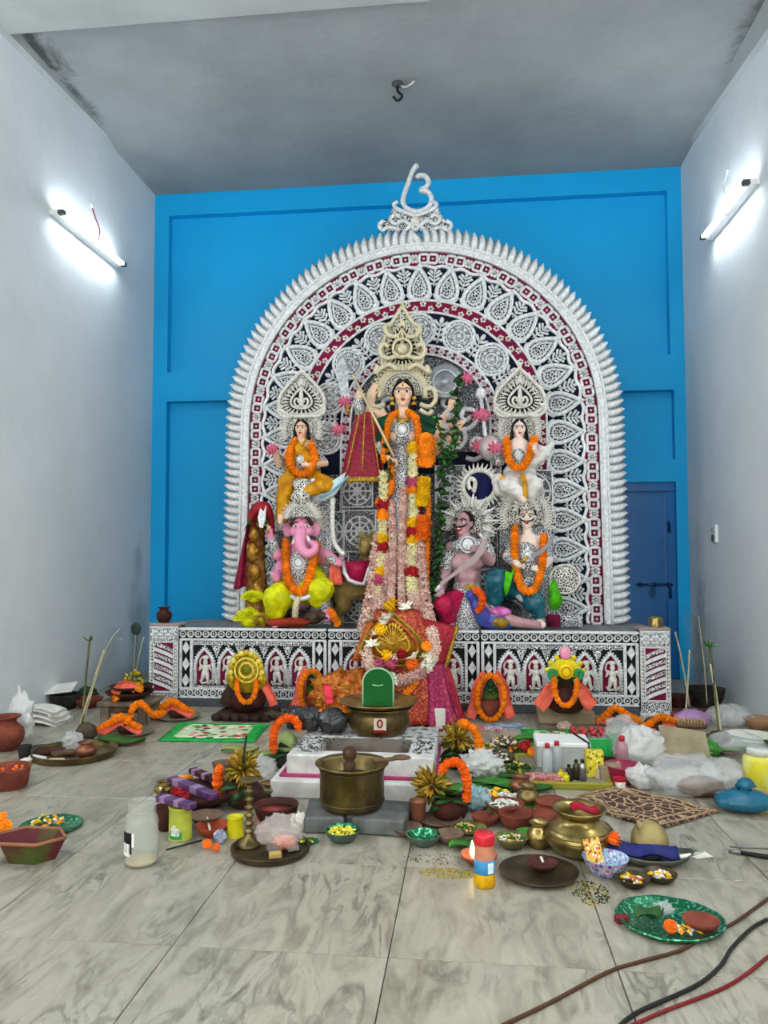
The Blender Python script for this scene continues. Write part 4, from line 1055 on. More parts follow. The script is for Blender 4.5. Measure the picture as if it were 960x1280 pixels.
# garlands that hang on the central goddess
JD = JY(6.74)
SK = 'one of the long garlands of the central goddess'
garland('orange marigold collar around the shoulders of the central goddess', [JD(480, 574), JD(482, 548), JD(488, 522, .04), JD(497, 516, .06)], 5 * S, 'o', step=.8)
garland('orange marigold collar down the right shoulder of the central goddess', [JD(511, 516, .06), JD(520, 524, .02), JD(523, 550), JD(522, 580)], 5.4 * S, 'o', step=.8)
garland('cream tuberose garland with rose rosettes on the left side of the central goddess', [JD(480, 592), JD(480, 620), JD(478, 650), JD(477, 690, -.05), JD(473, 730, -.15), JD(468, 762, -.25)], 6.2 * S, 'wwwrowwyrwwymwPP', ring=4, step=.62)
garland('cream tuberose garland with rose rosettes on the right side of the central goddess', [JD(517, 556), JD(516, 600), JD(517, 640), JD(515, 690, -.05), JD(514, 730, -.15), JD(517, 760, -.25)], 6.2 * S, 'ywwwmowwwyrywwwrwwPP', ring=4, step=.62)
garland('pink tuberose garland left of the middle of the central goddess', [JD(488, 628, .02), JD(490, 660), JD(491, 700, -.05), JD(489, 735, -.15), JD(486, 765, -.25)], 5.5 * S, 'pPpPppPpPpPpPppPpPPpPp', ring=4, step=.62)
garland('pink tuberose garland right of the middle of the central goddess', [JD(505, 610, .02), JD(503, 650), JD(502, 700, -.05), JD(502, 735, -.15), JD(503, 765, -.25)], 5.2 * S, 'pPpPppPpPpPpPppPpPPpPp', ring=4, step=.62)
garland('blush tuberose garland fanning out to the right foot of the central goddess', [JD(522, 672), JD(526, 705, -.05), JD(529, 740, -.15), JD(536, 772, -.28), JD(541, 790, -.34)], 8 * S, 'pPpPppPpPpPpPppPpPPpPp', ring=4, step=.62)
garland('blush tuberose garland fanning out to the left foot of the central goddess', [JD(474, 672), JD(470, 700, -.05), JD(466, 735, -.15), JD(460, 765, -.28), JD(455, 788, -.34)], 8 * S, 'pPpPppPPpPpPppPPpP', ring=4, step=.62)
garland('pink tuberose garland filling the gap on the left below the waist of the goddess', [JD(482, 690, -.02), JD(479, 720, -.1), JD(475, 750, -.2), JD(470, 780, -.3)], 7 * S, 'PpPPpPpP', ring=4, step=.62)
garland('pink tuberose garland filling the gap on the right below the waist of the goddess', [JD(511, 690, -.02), JD(514, 720, -.1), JD(520, 750, -.2), JD(526, 780, -.3)], 7 * S, 'PpPwPpP', ring=4, step=.62)
garland('thick orange marigold tassel high on the right side of the goddess', [JD(532, 548), JD(533, 562), JD(532, 580)], 8.5 * S, 'o', ring=6, step=.5)
garland('bright yellow marigold tassel on the right side of the goddess', [JD(530, 600, -.02), JD(529, 615, -.02), JD(527, 630, -.02)], 6.2 * S, 'y', ring=6, step=.5)
garland('deep orange marigold tassel below the yellow one of the goddess', [JD(528, 650, -.01), JD(527, 662, -.01), JD(527, 674, -.01)], 8 * S, 'd', ring=6, step=.5)
garland('thin orange marigold string down the far right of the goddess', [JD(536, 622), JD(535, 660), JD(534, 700, -.03), JD(534, 742, -.10)], 3.6 * S, 'o', step=.7)
garland('orange marigold string down the left of the goddess', [JD(487, 560), JD(489, 590), JD(488, 614), JD(471, 628)], 4.2 * S, 'o', step=.7)
def leaf_mesh(nm, m, w=.34, h=1.0):
    mb = MB(); o = peepal(w, h, 10, .6); vs = [V((x, -.05 * abs(x) / w, z)) for x, z in o]; vs += [V((0, -.09, h * .5)), V((0, .02, h * .5))]
    n = len(o); mb.add(vs, [(i, (i + 1) % n, n) for i in range(n)] + [((i + 1) % n, i, n + 1) for i in range(n)]); return mb.mesh(nm, m, True)
M_LEAF = mat('green_leaf', '3f7a2c', .5, col2='2a5a20', vs=9, rnd=.3); M_LEAFD = mat('dark_leaf', '2c5128', .5, col2='1f3f1e', vs=9, rnd=.3)
LEAF = leaf_mesh('leaf', M_LEAF); LEAFD = leaf_mesh('leaf', M_LEAFD)
def leaf_string(label, pts, n, ln, nm='leaf_garland', me=(0, 1), hang=True):
    P = spline(pts, 6); t = thing(nm, label, 'garland', P[-1]); rnd = random.Random(label)
    mb = MB(); mb.tube(P, .005, 5); mb.build('string', M_LEAFD, t)
    for i in range(n):
        q = P[int((len(P) - 1) * (i + .5) / n)]; v = V((rnd.uniform(-1, 1), -.55, rnd.uniform(-1.2, .3))).normalized()
        M = Matrix.Translation(q) @ v.to_track_quat('Z', 'Y').to_matrix().to_4x4() @ Matrix.Rotation(rnd.uniform(-1, 1), 4, 'Z') @ Matrix.Scale(ln * rnd.uniform(.7, 1.2), 4)
        inst('leaf', LEAF if rnd.random() < .5 else LEAFD, M, t)
    return t
leaf_string('long green leaf garland right of the goddess, its upper part', [JD(573, 470, .05), JD(571, 505), JD(567, 545), JD(562, 580)], 60, .085)
leaf_string('long green leaf garland right of the goddess beside the demon', [JD(556, 560), JD(553, 610), JD(549, 660, -.02), JD(545, 710, -.06), JD(543, 745, -.1)], 95, .085)
leaf_string('dark leaf string close to the right shoulder of the goddess', [JD(546, 520), JD(551, 545), JD(553, 570), JD(549, 600)], 40, .07)
leaf_string('thin green leaf string in the lap of the goddess', [JD(487, 553, -.02), JD(489, 575, -.02), JD(486, 600, -.02)], 14, .075)
for i, (x, y, r, l) in enumerate(((432, 503, 7, 'pink lotus left of the raised arm of the goddess'), (424, 538, 7, 'pink lotus left of the maroon scarf'), (583, 474, 7, 'pink lotus high on the right beside the silver disc'), (598, 520, 7, 'pink lotus left of the crown of the right seated goddess'), (606, 519, 6, 'smaller pink lotus touching the one left of the right seated goddess'), (598, 559, 7, 'pink lotus above the round navy shield'))): lotus(x, y, 7.05, r, l)

# ================================================================== seated goddesses
def lakshmi():
    Y = 7.02; J = JY(Y); H = 23.5 * S; t = thing('seated_goddess_idol', 'seated goddess idol in yellow sari with an orange garland, upper left', 'statue', J(378, 640))
    b = MB(); b.cap(J(378, 598), J(377, 572), .10, .085); b.cap(J(377, 574), J(377, 560), .085, .10); b.cap(J(365, 560), J(389, 560), .045, .045); b.cap(J(377, 562), J(377, 546), .045, .036)
    for s_ in (-1, 1): b.ball(J(377 + s_ * 6, 568, -.07), (.045, .04, .045))
    limb(b, (J(389, 561), .042), (J(406, 579, -.05), .036), (J(386, 582, -.20), .026)); hand(b, J(386, 582, -.20), (-1, -.2, .1), .09, (0, -.4, 1), .8)
    limb(b, (J(364, 561), .042), (J(350, 580, -.05), .036), (J(343, 567, -.18), .026)); hand(b, J(343, 567, -.18), (-.2, -.3, 1), .09, (1, -.3, 0), .8)
    limb(b, (J(372, 598), .075), (J(358, 604, -.22), .06), (J(352, 640, -.20), .036), (J(350, 652, -.30), .026)); limb(b, (J(384, 598), .075), (J(408, 606, -.18), .055), (J(384, 612, -.26), .036))
    P = head(b, t, J(377, 536.5), H); remesh(b.build('body', SK_D, t), .006); mark(P, t, .12, .2, .03, M_LIP, H)
    cloth_limb(t, [(J(376, 596), J(358, 604, -.22), .10, .085), (J(358, 604, -.22), J(353, 645, -.2), .082, .062), (J(380, 596), J(409, 606, -.18), .10, .078), (J(409, 606, -.18), J(386, 613, -.26), .076, .058), (J(368, 590), J(388, 590), .10, .10)], M_YEL, 'yellow_sari')
    cloth_limb(t, [(J(371, 558, -.04), J(384, 576, -.08), .07, .08), (J(372, 576, -.03), J(383, 578, -.03), .09, .09)], M_YEL, 'blouse', fold=0)
    breastplate(t, J(377, 577, -.10), (.062, .05, .085)); sleeve(t, J(399, 572, -.03), J(404, 577, -.04), .047, .045); sleeve(t, J(352, 577, -.05), J(347, 571, -.11), .043, .038); sleeve(t, J(397, 581, -.1), J(391, 582, -.16), .038, .034)
    mb = MB(); mb.tube(spline([J(377, 600, -.24), J(375, 615, -.29), J(378, 632, -.26)], 6), [.075 + .02 * math.sin(k) for k in range(13)], 8, flat=.4); mb.build('foil_apron', M_FILW, t)
    mb = MB(); mb.tube(spline([J(371, 549, -.04), J(377, 556, -.10), J(383, 549, -.04)], 5), .012, 6); mb.build('necklace', M_GOLD, t)
    cr = halo_fan(t, J(377, 537, .06), 31 * S, 17, -25, 205); drop_crown(t, 377, 463, 521, 58, Y + .05)
    garland('orange marigold garland on the upper left seated goddess', [J(368, 551, -.10), J(362, 566, -.14), J(363, 582, -.18), J(371, 590, -.22), J(378, 593, -.23), J(388, 586, -.20), J(393, 572, -.15), J(389, 554, -.10)], 5.4 * S, 'o', step=.8)
    lotus(341, 562, 6.80, 6, 'pale pink lotus in the raised hand of the upper left goddess')
    ow = thing('pale_owl', 'pale blue white owl with a spread wing under the upper left goddess', 'statue', J(408, 632, -.12))
    q = MB(); q.ball(J(396, 618, -.14), (.075, .07, .10)); q.ball(J(392, 604, -.16), (.055, .05, .05)); remesh(q.build('body', M_WHT, ow), .008)
    mb = MB(); o = [J(x, y) for x, y in ((391, 610), (404, 609), (420, 604), (437, 593), (433, 606), (424, 620), (410, 628), (396, 628))]; mb.prism([(p.x, p.z) for p in o], Y - .22, Y - .17); mb.build('wing', mat('pale_blue_plume', 'c9e3ec', .5, col2='e6f0f0', vs=20), ow)
    for k in range(5):
        mb = MB(); mb.tube(spline([J(400 + k * 4, 622 - k * 2, -.23), J(412 + k * 3, 616 - k * 2.5, -.24), J(424 + k * 3, 607 - k * 3, -.23)], 4), .010, 5); mb.build('feather', mat('blue_plume_line', '7db8d2', .5), ow)
    st = thing('idol_seat', 'silver lattice seat under the upper left goddess', 'seat', J(378, 700)); mb = MB(); a_, c_ = J(345, 783), J(415, 612); mb.bbox(((a_.x + c_.x) / 2, Y + .06, (a_.z + c_.z) / 2), (c_.x - a_.x, .14, c_.z - a_.z), .02); mb.build('block', M_FILF, st)
    mb = MB(); mb.bbox(((a_.x + c_.x) / 2, Y + .04, c_.z), (c_.x - a_.x + .03, .2, .03), .01); mb.build('seat_board', M_SILV, st)
lakshmi()
def saraswati():
    Y = 7.04; J = JY(Y); H = 23.5 * S; t = thing('seated_goddess_idol', 'seated goddess idol in white sari with an orange garland, upper right', 'statue', J(650, 640))
    b = MB(); b.cap(J(650, 600), J(649, 574), .10, .085); b.cap(J(649, 575), J(648, 560), .085, .10); b.cap(J(637, 560), J(661, 560), .045, .045); b.cap(J(649, 560), J(649, 546), .045, .036)
    for s_ in (-1, 1): b.ball(J(649 + s_ * 6, 568, -.07), (.045, .04, .045))
    limb(b, (J(636, 561), .042), (J(624, 578, -.05), .036), (J(620, 560, -.14), .026)); hand(b, J(620, 560, -.14), (-.3, -.3, 1), .09, (1, -.3, 0), .7)
    limb(b, (J(662, 561), .042), (J(676, 577, -.05), .036), (J(668, 562, -.16), .026)); hand(b, J(668, 562, -.16), (.2, -.3, 1), .09, (-1, -.3, 0), .7)
    limb(b, (J(645, 602), .075), (J(634, 606, -.22), .055), (J(651, 620, -.22), .036), (J(655, 626, -.30), .026)); limb(b, (J(655, 602), .075), (J(668, 606, -.2), .055), (J(662, 620, -.2), .036))
    P = head(b, t, J(649, 536.5), H); remesh(b.build('body', SK_W, t), .006); mark(P, t, .12, .2, .03, M_LIP, H)
    cloth_limb(t, [(J(646, 598), J(634, 606, -.22), .10, .08), (J(634, 606, -.22), J(651, 617, -.22), .08, .06), (J(652, 598), J(668, 606, -.2), .10, .08), (J(668, 606, -.2), J(662, 618, -.2), .08, .06), (J(642, 592), J(657, 592), .10, .10), (J(643, 574, -.02), J(655, 574, -.02), .085, .085)], M_WHT, 'white_sari')
    cloth_limb(t, [(J(662, 560), J(680, 566, -.06), .055, .06), (J(680, 566, -.06), J(690, 556, -.02), .05, .03), (J(662, 580, -.08), J(676, 572, -.08), .05, .05)], M_WHT, 'shawl')
    breastplate(t, J(648, 572, -.10), (.065, .05, .085)); sleeve(t, J(628, 572, -.04), J(625, 577, -.05), .046, .044); sleeve(t, J(623, 572, -.07), J(621, 565, -.11), .042, .037)
    mb = MB(); mb.tube(spline([J(653, 594, -.20), J(656, 606, -.26), J(657, 622, -.27)], 6), .022, 7); mb.build('gilt_sash', M_YEL, t)
    halo_fan(t, J(649, 537, .06), 31 * S, 17, -25, 205); drop_crown(t, 650, 460, 520, 62, Y + .05)
    garland('orange marigold garland on the upper right seated goddess', [J(633, 550, -.10), J(634, 566, -.16), J(639, 580, -.20), J(648, 585, -.23), J(657, 580, -.20), J(663, 566, -.16), J(668, 549, -.10)], 5.4 * S, 'o', step=.8)
    lotus(619, 561, 6.82, 7, 'pale pink lotus beside the hand of the upper right goddess')
    sw = thing('white_swan', 'white swan idol under the feet of the upper right goddess', 'statue', J(650, 640, -.1))
    q = MB(); q.ball(J(640, 620, -.06), (.12, .09, .075)); limb(q, (J(634, 618, -.10), .045), (J(622, 614, -.18), .032), (J(618, 602, -.2), .028), (J(624, 596, -.22), .032)); q.cap(J(654, 620, -.02), J(676, 612, 0), .06, .03); remesh(q.build('body', M_WHT, sw), .008)
    mb = MB(); mb.cap(J(625, 596, -.24), J(632, 599, -.28), .016, .006, 6); mb.build('beak', FLW['o'].materials[0], sw)
    vn = thing('lute', 'silver lute with a round gourd leaning beside the upper right goddess', 'lute', J(600, 620, -.05))
    mb = MB(); mb.ball(J(612, 560, -.02), (.10, .06, .12), 14, 8); mb.build('gourd', mat('rose_silver', 'd7b3bb', .4, .3, col2='c7c9cc', vs=8), vn)
    mb = MB(); mb.tube([J(612, 575, -.02), J(606, 540, -.0), J(601, 495, .04)], .018, 7); mb.build('neck', M_SILV, vn)
    mb = MB(); mb.ball(J(601, 492, .04), (.05, .04, .06), 10, 6); mb.build('head_gourd', M_SILV, vn)
    st = thing('idol_seat', 'silver lattice seat under the upper right goddess', 'seat', J(650, 700)); mb = MB(); a_, c_ = J(622, 783), J(690, 640); mb.bbox(((a_.x + c_.x) / 2, Y + .06, (a_.z + c_.z) / 2), (c_.x - a_.x, .14, c_.z - a_.z), .02); mb.build('block', M_FILF, st)
    mb = MB(); mb.bbox(((a_.x + c_.x) / 2, Y + .04, c_.z), (c_.x - a_.x + .03, .2, .03), .01); mb.build('seat_board', M_SILV, st)
saraswati()

# ================================================================== lower idols
def ganesha():
    Y = 6.92; J = JY(Y); t = thing('elephant_headed_idol', 'pink elephant headed idol in lemon yellow dhoti, lower left', 'statue', base_of(375, Y))
    b = MB()
    b.cap(J(374, 742), J(376, 716), .15, .15); b.cap(J(376, 718), J(377, 690), .15, .12); b.cap(J(360, 688), J(396, 688), .07, .07); b.ball(J(375, 722, -.08), (.14, .11, .13))
    c = J(377, 661, -.08); b.ball(c, (.092, .11, .10)); b.ball(J(377, 652, -.06), (.085, .09, .07)); b.cap(J(377, 685), c, .085, .08)
    for s_ in (-1, 1):
        b.ball(J(377 + s_ * 9, 664, -.13), (.045, .05, .05)); b.ball(J(377 + s_ * 17, 662, .0), (.055, .025, .07)); 
    tr = spline([J(376, 666, -.17), J(375, 678, -.24), J(378, 688, -.27), J(386, 692, -.27), J(393, 688, -.26), J(394, 681, -.26), J(389, 678, -.27)], 4)
    for i in range(len(tr) - 1): b.cap(tr[i], tr[i + 1], lerp(.058, .026, i / len(tr)), lerp(.058, .026, (i + 1) / len(tr)), 8)
    limb(b, (J(360, 690), .065), (J(346, 694, -.10), .05), (J(337, 668, -.18), .036)); hand(b, J(337, 668, -.18), (-.2, -.2, 1), .10, (1, -.3, 0), .9)
    limb(b, (J(358, 694), .065), (J(347, 718, -.10), .055), (J(345, 722, -.22), .042)); hand(b, J(345, 722, -.22), (-.3, -1, .2), .10, (1, 0, .2), .9)
    limb(b, (J(396, 690), .065), (J(410, 694, -.10), .05), (J(424, 704, -.20), .036)); hand(b, J(424, 704, -.20), (.5, -.3, .8), .10, (-1, -.3, .3), .9)
    limb(b, (J(398, 694), .065), (J(406, 700, -.02), .05), (J(416, 700, -.12), .04)); hand(b, J(416, 700, -.12), (1, -.3, -.3), .10, (0, -.3, 1), .9)
    limb(b, (J(366, 742), .10), (J(346, 748, -.22), .08), (J(345, 778, -.18), .05), (J(344, 781, -.30), .035)); limb(b, (J(386, 742), .10), (J(402, 738, -.24), .08), (J(406, 764, -.20), .045), (J(409, 772, -.30), .036))
    remesh(b.build('body', SK_P, t), .0075)
    for s_ in (-1, 1):
        mb = MB(); mb.ball(J(377 + s_ * 7.5, 658, -.185), (.022, .010, .013), 8, 6); e = mb.build('eye', M_EYEW, t); mb = MB(); mb.ball(J(377 + s_ * 7.3, 658, -.193), (.009, .006, .010), 7, 5); mb.build('iris', M_EYE, e)
        mb = MB(); mb.tube(spline([J(377 + s_ * 4, 653, -.17), J(377 + s_ * 8, 652, -.17), J(377 + s_ * 12, 656, -.155)], 4), .005, 5); mb.build('eyebrow', M_EYE, t)
        mb = MB(); mb.tube(spline([J(377 + s_ * 7, 670, -.18), J(377 + s_ * 10, 677, -.24), J(377 + s_ * 12, 680, -.27)], 4), [.016] * 5 + [.012, .01, .008, .004], 7); mb.build('tusk', M_WHT, t)
    mb = MB(); mb.tube([J(377, 650, -.165), J(377, 644, -.15)], .008, 6); mb.build('forehead_mark', M_LIP, t)
    mb = MB(); mb.tube(spline([J(364, 656, -.08), J(370, 647, -.13), J(377, 644, -.15), J(384, 647, -.13), J(390, 656, -.08)], 4), .018, 6); mb.build('brow_band', mat('brown_hair', '54402a', .5), t)
    cloth_limb(t, [(J(370, 738), J(347, 747, -.22), .15, .13), (J(347, 747, -.22), J(345, 762, -.20), .125, .10), (J(382, 738), J(402, 737, -.24), .15, .115), (J(402, 737, -.24), J(398, 748, -.22), .11, .09), (J(392, 720), J(398, 735, -.16), .11, .12)], M_LEM, 'yellow_dhoti', .014)
    breastplate(t, J(376, 708, -.13), (.11, .09, .17)); sleeve(t, J(344, 690, -.11), J(340, 676, -.16), .050, .043); sleeve(t, J(412, 697, -.12), J(420, 702, -.18), .046, .042); sleeve(t, J(346, 722, -.14), J(346, 728, -.10), .062, .06)
    sleeve(t, J(403, 746, -.23), J(406, 760, -.21), .064, .056, M_FILF, 'anklet'); sleeve(t, J(345, 764, -.19), J(345, 777, -.18), .064, .056, M_FILF, 'anklet')
    mb = MB(); mb.tube(spline([J(356, 740, -.2), J(370, 748, -.27), J(385, 746, -.27), J(398, 735, -.24)], 5), .024, 7); mb.build('belt', M_SILV, t)
    mb = MB(); mb.tube(spline([J(373, 746, -.28), J(370, 758, -.30), J(369, 772, -.26)], 5), .03, 7); mb.build('foil_tassel', M_GOLDP, t)
    halo_fan(t, J(376, 652, .03), 34 * S, 19, -15, 195)
    halo_fan(t, J(377, 648, -.17), 25 * S, 15, 5, 175)
    garland('orange marigold garland on the pink elephant headed idol', [J(357, 678, -.10), J(357, 700, -.17), J(359, 722, -.25), J(365, 735, -.29), J(374, 740, -.30), J(382, 734, -.29), J(388, 715, -.25), J(393, 697, -.19), J(396, 678, -.10)], 5.6 * S, 'o', step=.8)
    garland('short orange marigold string over the foot beside the elephant headed idol', [J(414, 764, -.30), J(418, 772, -.30), J(422, 780, -.28)], 4.6 * S, 'o', step=.6)
    # what the hands hold
    mb = MB(); ax = thing('silver_fan', 'small silver fan raised in the left hand of the elephant headed idol', 'fan', J(334, 665, -.22)); mb.prism([(p.x, p.z) for p in [J(x, y) for x, y in ((333, 660), (331, 648), (334, 637), (338, 641), (341, 634), (340, 650), (337, 661))]], Y - .24, Y - .22); mb.build('fan_leaf', M_SILV, ax, False)
    mb = MB(); mb.tube([J(335, 668, -.23), J(335, 655, -.23)], .010, 6); mb.build('handle', M_GOLD, ax)
    mc = thing('silver_mace', 'silver mace standing by the right hand of the elephant headed idol', 'mace', J(428, 700, -.24)); mb = MB(); mb.tube(spline([J(416, 626, -.05), J(416, 660, -.10), J(419, 680, -.18), J(430, 694, -.24)], 6), .022, 8); mb.build('shaft', M_SILVW, mc); mb = MB(); mb.ball(J(416, 626, -.05), (.03, .03, .045)); mb.build('knob', M_SILVW, mc)
    mo = thing('brown_mouse', 'small dark brown mouse idol at the foot of the elephant headed idol', 'statue', J(396, 783, -.24)); q = MB(); q.ball(J(392, 772, -.26), (.085, .07, .06)); q.ball(J(402, 770, -.30), (.05, .045, .04)); q.cap(J(402, 770, -.30), J(409, 773, -.33), .03, .012); q.ball(J(400, 764, -.28), (.022, .012, .025)); q.cap(J(384, 776, -.26), J(372, 781, -.30), .014, .007); remesh(q.build('body', mat('mouse_brown', '4a3a2a', .7, col2='352a1e', vs=12), mo), .006)
    rd = thing('red_cloth_heap', 'crumpled red cloth on the altar at the foot of the elephant headed idol', 'cloth', J(360, 783, -.32)); mb = MB(); mb.blob(J(362, 778, -.30), (.20, .07, .04), .35, 3, 4); mb.build('cloth', mat('brick_red_cloth', 'a8331f', .7, col2='7f2415', vs=10), rd)
ganesha()
def kartik():
    Y = 6.92; J = JY(Y); H = 28 * S; t = thing('warrior_idol', 'young moustached warrior idol in teal trousers with an orange garland, lower right', 'statue', base_of(655, Y))
    b = MB(); b.cap(J(656, 745), J(659, 715), .10, .10); b.cap(J(659, 716), J(660, 682), .10, .12); b.cap(J(646, 676), J(675, 676), .052, .052); b.cap(J(660, 678), J(659, 662), .052, .044)
    limb(b, (J(645, 678), .052), (J(634, 696, -.08), .044), (J(648, 706, -.22), .032)); hand(b, J(648, 706, -.22), (.8, -.4, -.25), .10, (0, -.3, 1), .9)
    limb(b, (J(676, 678), .052), (J(686, 700, -.05), .044), (J(674, 714, -.2), .032)); hand(b, J(674, 714, -.2), (-.6, -.3, .3), .10, (0, -.3, 1), .9)
    limb(b, (J(650, 744), .085), (J(620, 728, -.20), .07), (J(616, 764, -.16), .042), (J(612, 772, -.28), .032)); limb(b, (J(662, 744), .085), (J(668, 756, -.24), .07), (J(674, 778, -.20), .042), (J(678, 781, -.32), .032))
    P = head(b, t, J(659, 647), H, male=True, yaw=-.12, moustache=True, brow=1.2); remesh(b.build('body', SK_W, t), .0065); mark(P, t, .18, .3, .035, M_LIP, H)
    cloth_limb(t, [(J(652, 740), J(621, 724, -.20), .11, .105), (J(621, 724, -.20), J(618, 748, -.18), .105, .08), (J(660, 742), J(668, 754, -.24), .11, .095), (J(668, 754, -.24), J(672, 766, -.22), .09, .07)], M_TEAL, 'teal_trousers', .012)
    breastplate(t, J(659, 700, -.06), (.10, .09, .19)); sleeve(t, J(657, 739, -.01), J(659, 714, -.01), .114, .108, M_FILF, 'foil_vest'); sleeve(t, J(644, 679), J(636, 692, -.06), .058, .05); sleeve(t, J(676, 680), J(684, 696, -.04), .058, .05); sleeve(t, J(637, 699, -.12), J(643, 703, -.17), .045, .04)
    sleeve(t, J(617, 750, -.18), J(616, 766, -.17), .062, .052, M_FILF, 'anklet'); sleeve(t, J(671, 766, -.22), J(674, 776, -.20), .06, .052, M_FILF, 'anklet')
    for nm, pts in (('green_sash', [(630, 712), (637, 715), (642, 706), (634, 738), (630, 744), (628, 734)]), ('green_sash', [(684, 735), (691, 722), (702, 750), (694, 762), (686, 760)])):
        mb = MB(); P3 = [J(x, y) for x, y in pts]; mb.prism([(p.x, p.z) for p in P3], Y - .27 if pts[0][0] < 650 else Y - .12, Y - .24 if pts[0][0] < 650 else Y - .08); mb.build(nm, M_GRN, t)
    mb = MB(); mb.tube(spline([J(646, 744, -.12), J(656, 750, -.2), J(668, 744, -.14)], 5), .026, 7); mb.build('belt', M_SILV, t)
    halo_fan(t, J(657, 645, .05), 36 * S, 19, -25, 205); halo_fan(t, J(658, 637, -.10), 17 * S, 11, 0, 180)
    mb = MB(); mb.ball(P(0, -.2, .46), (.16 * H, .12 * H, .06 * H), 8, 6); mb.build('turban_edge', mat('olive_turban', '8a7a2a', .6), t)
    garland('orange marigold garland on the lower right warrior idol', [J(644, 660, -.08), J(643, 685, -.14), J(645, 710, -.20), J(650, 730, -.26), J(659, 740, -.28), J(669, 735, -.27), J(676, 715, -.22), J(679, 690, -.16), J(680, 668, -.08)], 5.4 * S, 'o', step=.8)
    sw = thing('curved_dagger', 'grey curved dagger held across the chest of the warrior idol', 'dagger', J(662, 695, -.32)); mb = MB(); pts = [(659, 693), (670, 688), (680, 679), (688, 666), (688, 672), (683, 683), (673, 692), (662, 697)]; P3 = [J(x, y) for x, y in pts]; mb.prism([(p.x, p.z) for p in P3], Y - .33, Y - .31); mb.build('blade', mat('dark_steel', '6d7075', .3, .7), sw, False)
    mb = MB(); mb.tube([J(660, 695, -.32), J(651, 704, -.31)], .014, 7); mb.build('grip', M_GOLD, sw)
    # peacock mount
    pk = thing('peacock', 'blue purple peacock idol with an orange garland under the warrior', 'statue', J(615, 784, -.2)); m1 = mat('peacock_violet', '4b3fa0', .35, col2='2c5fb0', vs=7); q = MB(); q.ball(J(622, 776, -.22), (.20, .12, .085)); limb(q, (J(606, 772, -.26), .085), (J(598, 762, -.30), .06), (J(592, 750, -.30), .045), (J(588, 744, -.32), .046)); q.cap(J(588, 744, -.34), J(582, 747, -.38), .02, .006); remesh(q.build('body', m1, pk), .008)
    for s_ in range(5):
        mb = MB(); mb.tube([J(587, 740, -.31), J(581 + s_ * 3.5, 728 - abs(2 - s_) * -1.5, -.31)], [.005, .009], 5); mb.build('crest_plume', M_GOLD, pk)
    mb = MB(); mb.ball(J(625, 778, -.30), (.085, .05, .05), 12, 8); mb.build('gilt_wing', mat('gilt_feather', 'b58a12', .45, .3, col2='6d5a0c', vs=40), pk); mb = MB(); mb.ball(J(625, 765, -.27), (.10, .07, .045), 12, 8); mb.build('saddle_cloth', mat('magenta_saddle', 'c94ca0', .5, col2='e08ac0', vs=20), pk)
    garland('short orange marigold string around the neck of the peacock', [J(596, 738, -.36), J(602, 745, -.37), J(602, 757, -.37), J(596, 765, -.37)], 5 * S, 'd', step=.55)
    sh = thing('white_shield', 'round white embossed shield right of the warrior idol', 'shield', J(706, 740, -.1)); mb = MB(); mb.lathe([(0, .03), (.06, .028), (.12, .012), (.135, 0), (.125, -.005), (0, .005)], J(706, 724, -.06), 26, Matrix.Rotation(PI / 2, 4, 'X')); mb.build('shield_plate', M_FILW, sh); mb = MB(); mb.tube([J(706, 724, -.085) + V((.125 * math.cos(k * PI / 12), .0, .125 * math.sin(k * PI / 12))) for k in range(24)], .010, 5, True); mb.build('rim', M_SILVW, sh)
    ft = thing('maroon_board', 'maroon and silver foot board at the right foot of the arch', 'board', J(705, 783, .02)); a_, c_ = J(684, 783), J(728, 768); mb = MB(); mb.bbox(((a_.x + c_.x) / 2, Y + .0, (a_.z + c_.z) / 2), (c_.x - a_.x, .06, c_.z - a_.z), .008); mb.build('board', M_FILF, ft); mb = MB(); mb.bbox((a_.x + .05, Y - .045, (a_.z + c_.z) / 2), (.12, .03, c_.z - a_.z), .008); mb.build('maroon_end', M_MAROON, ft)
kartik()
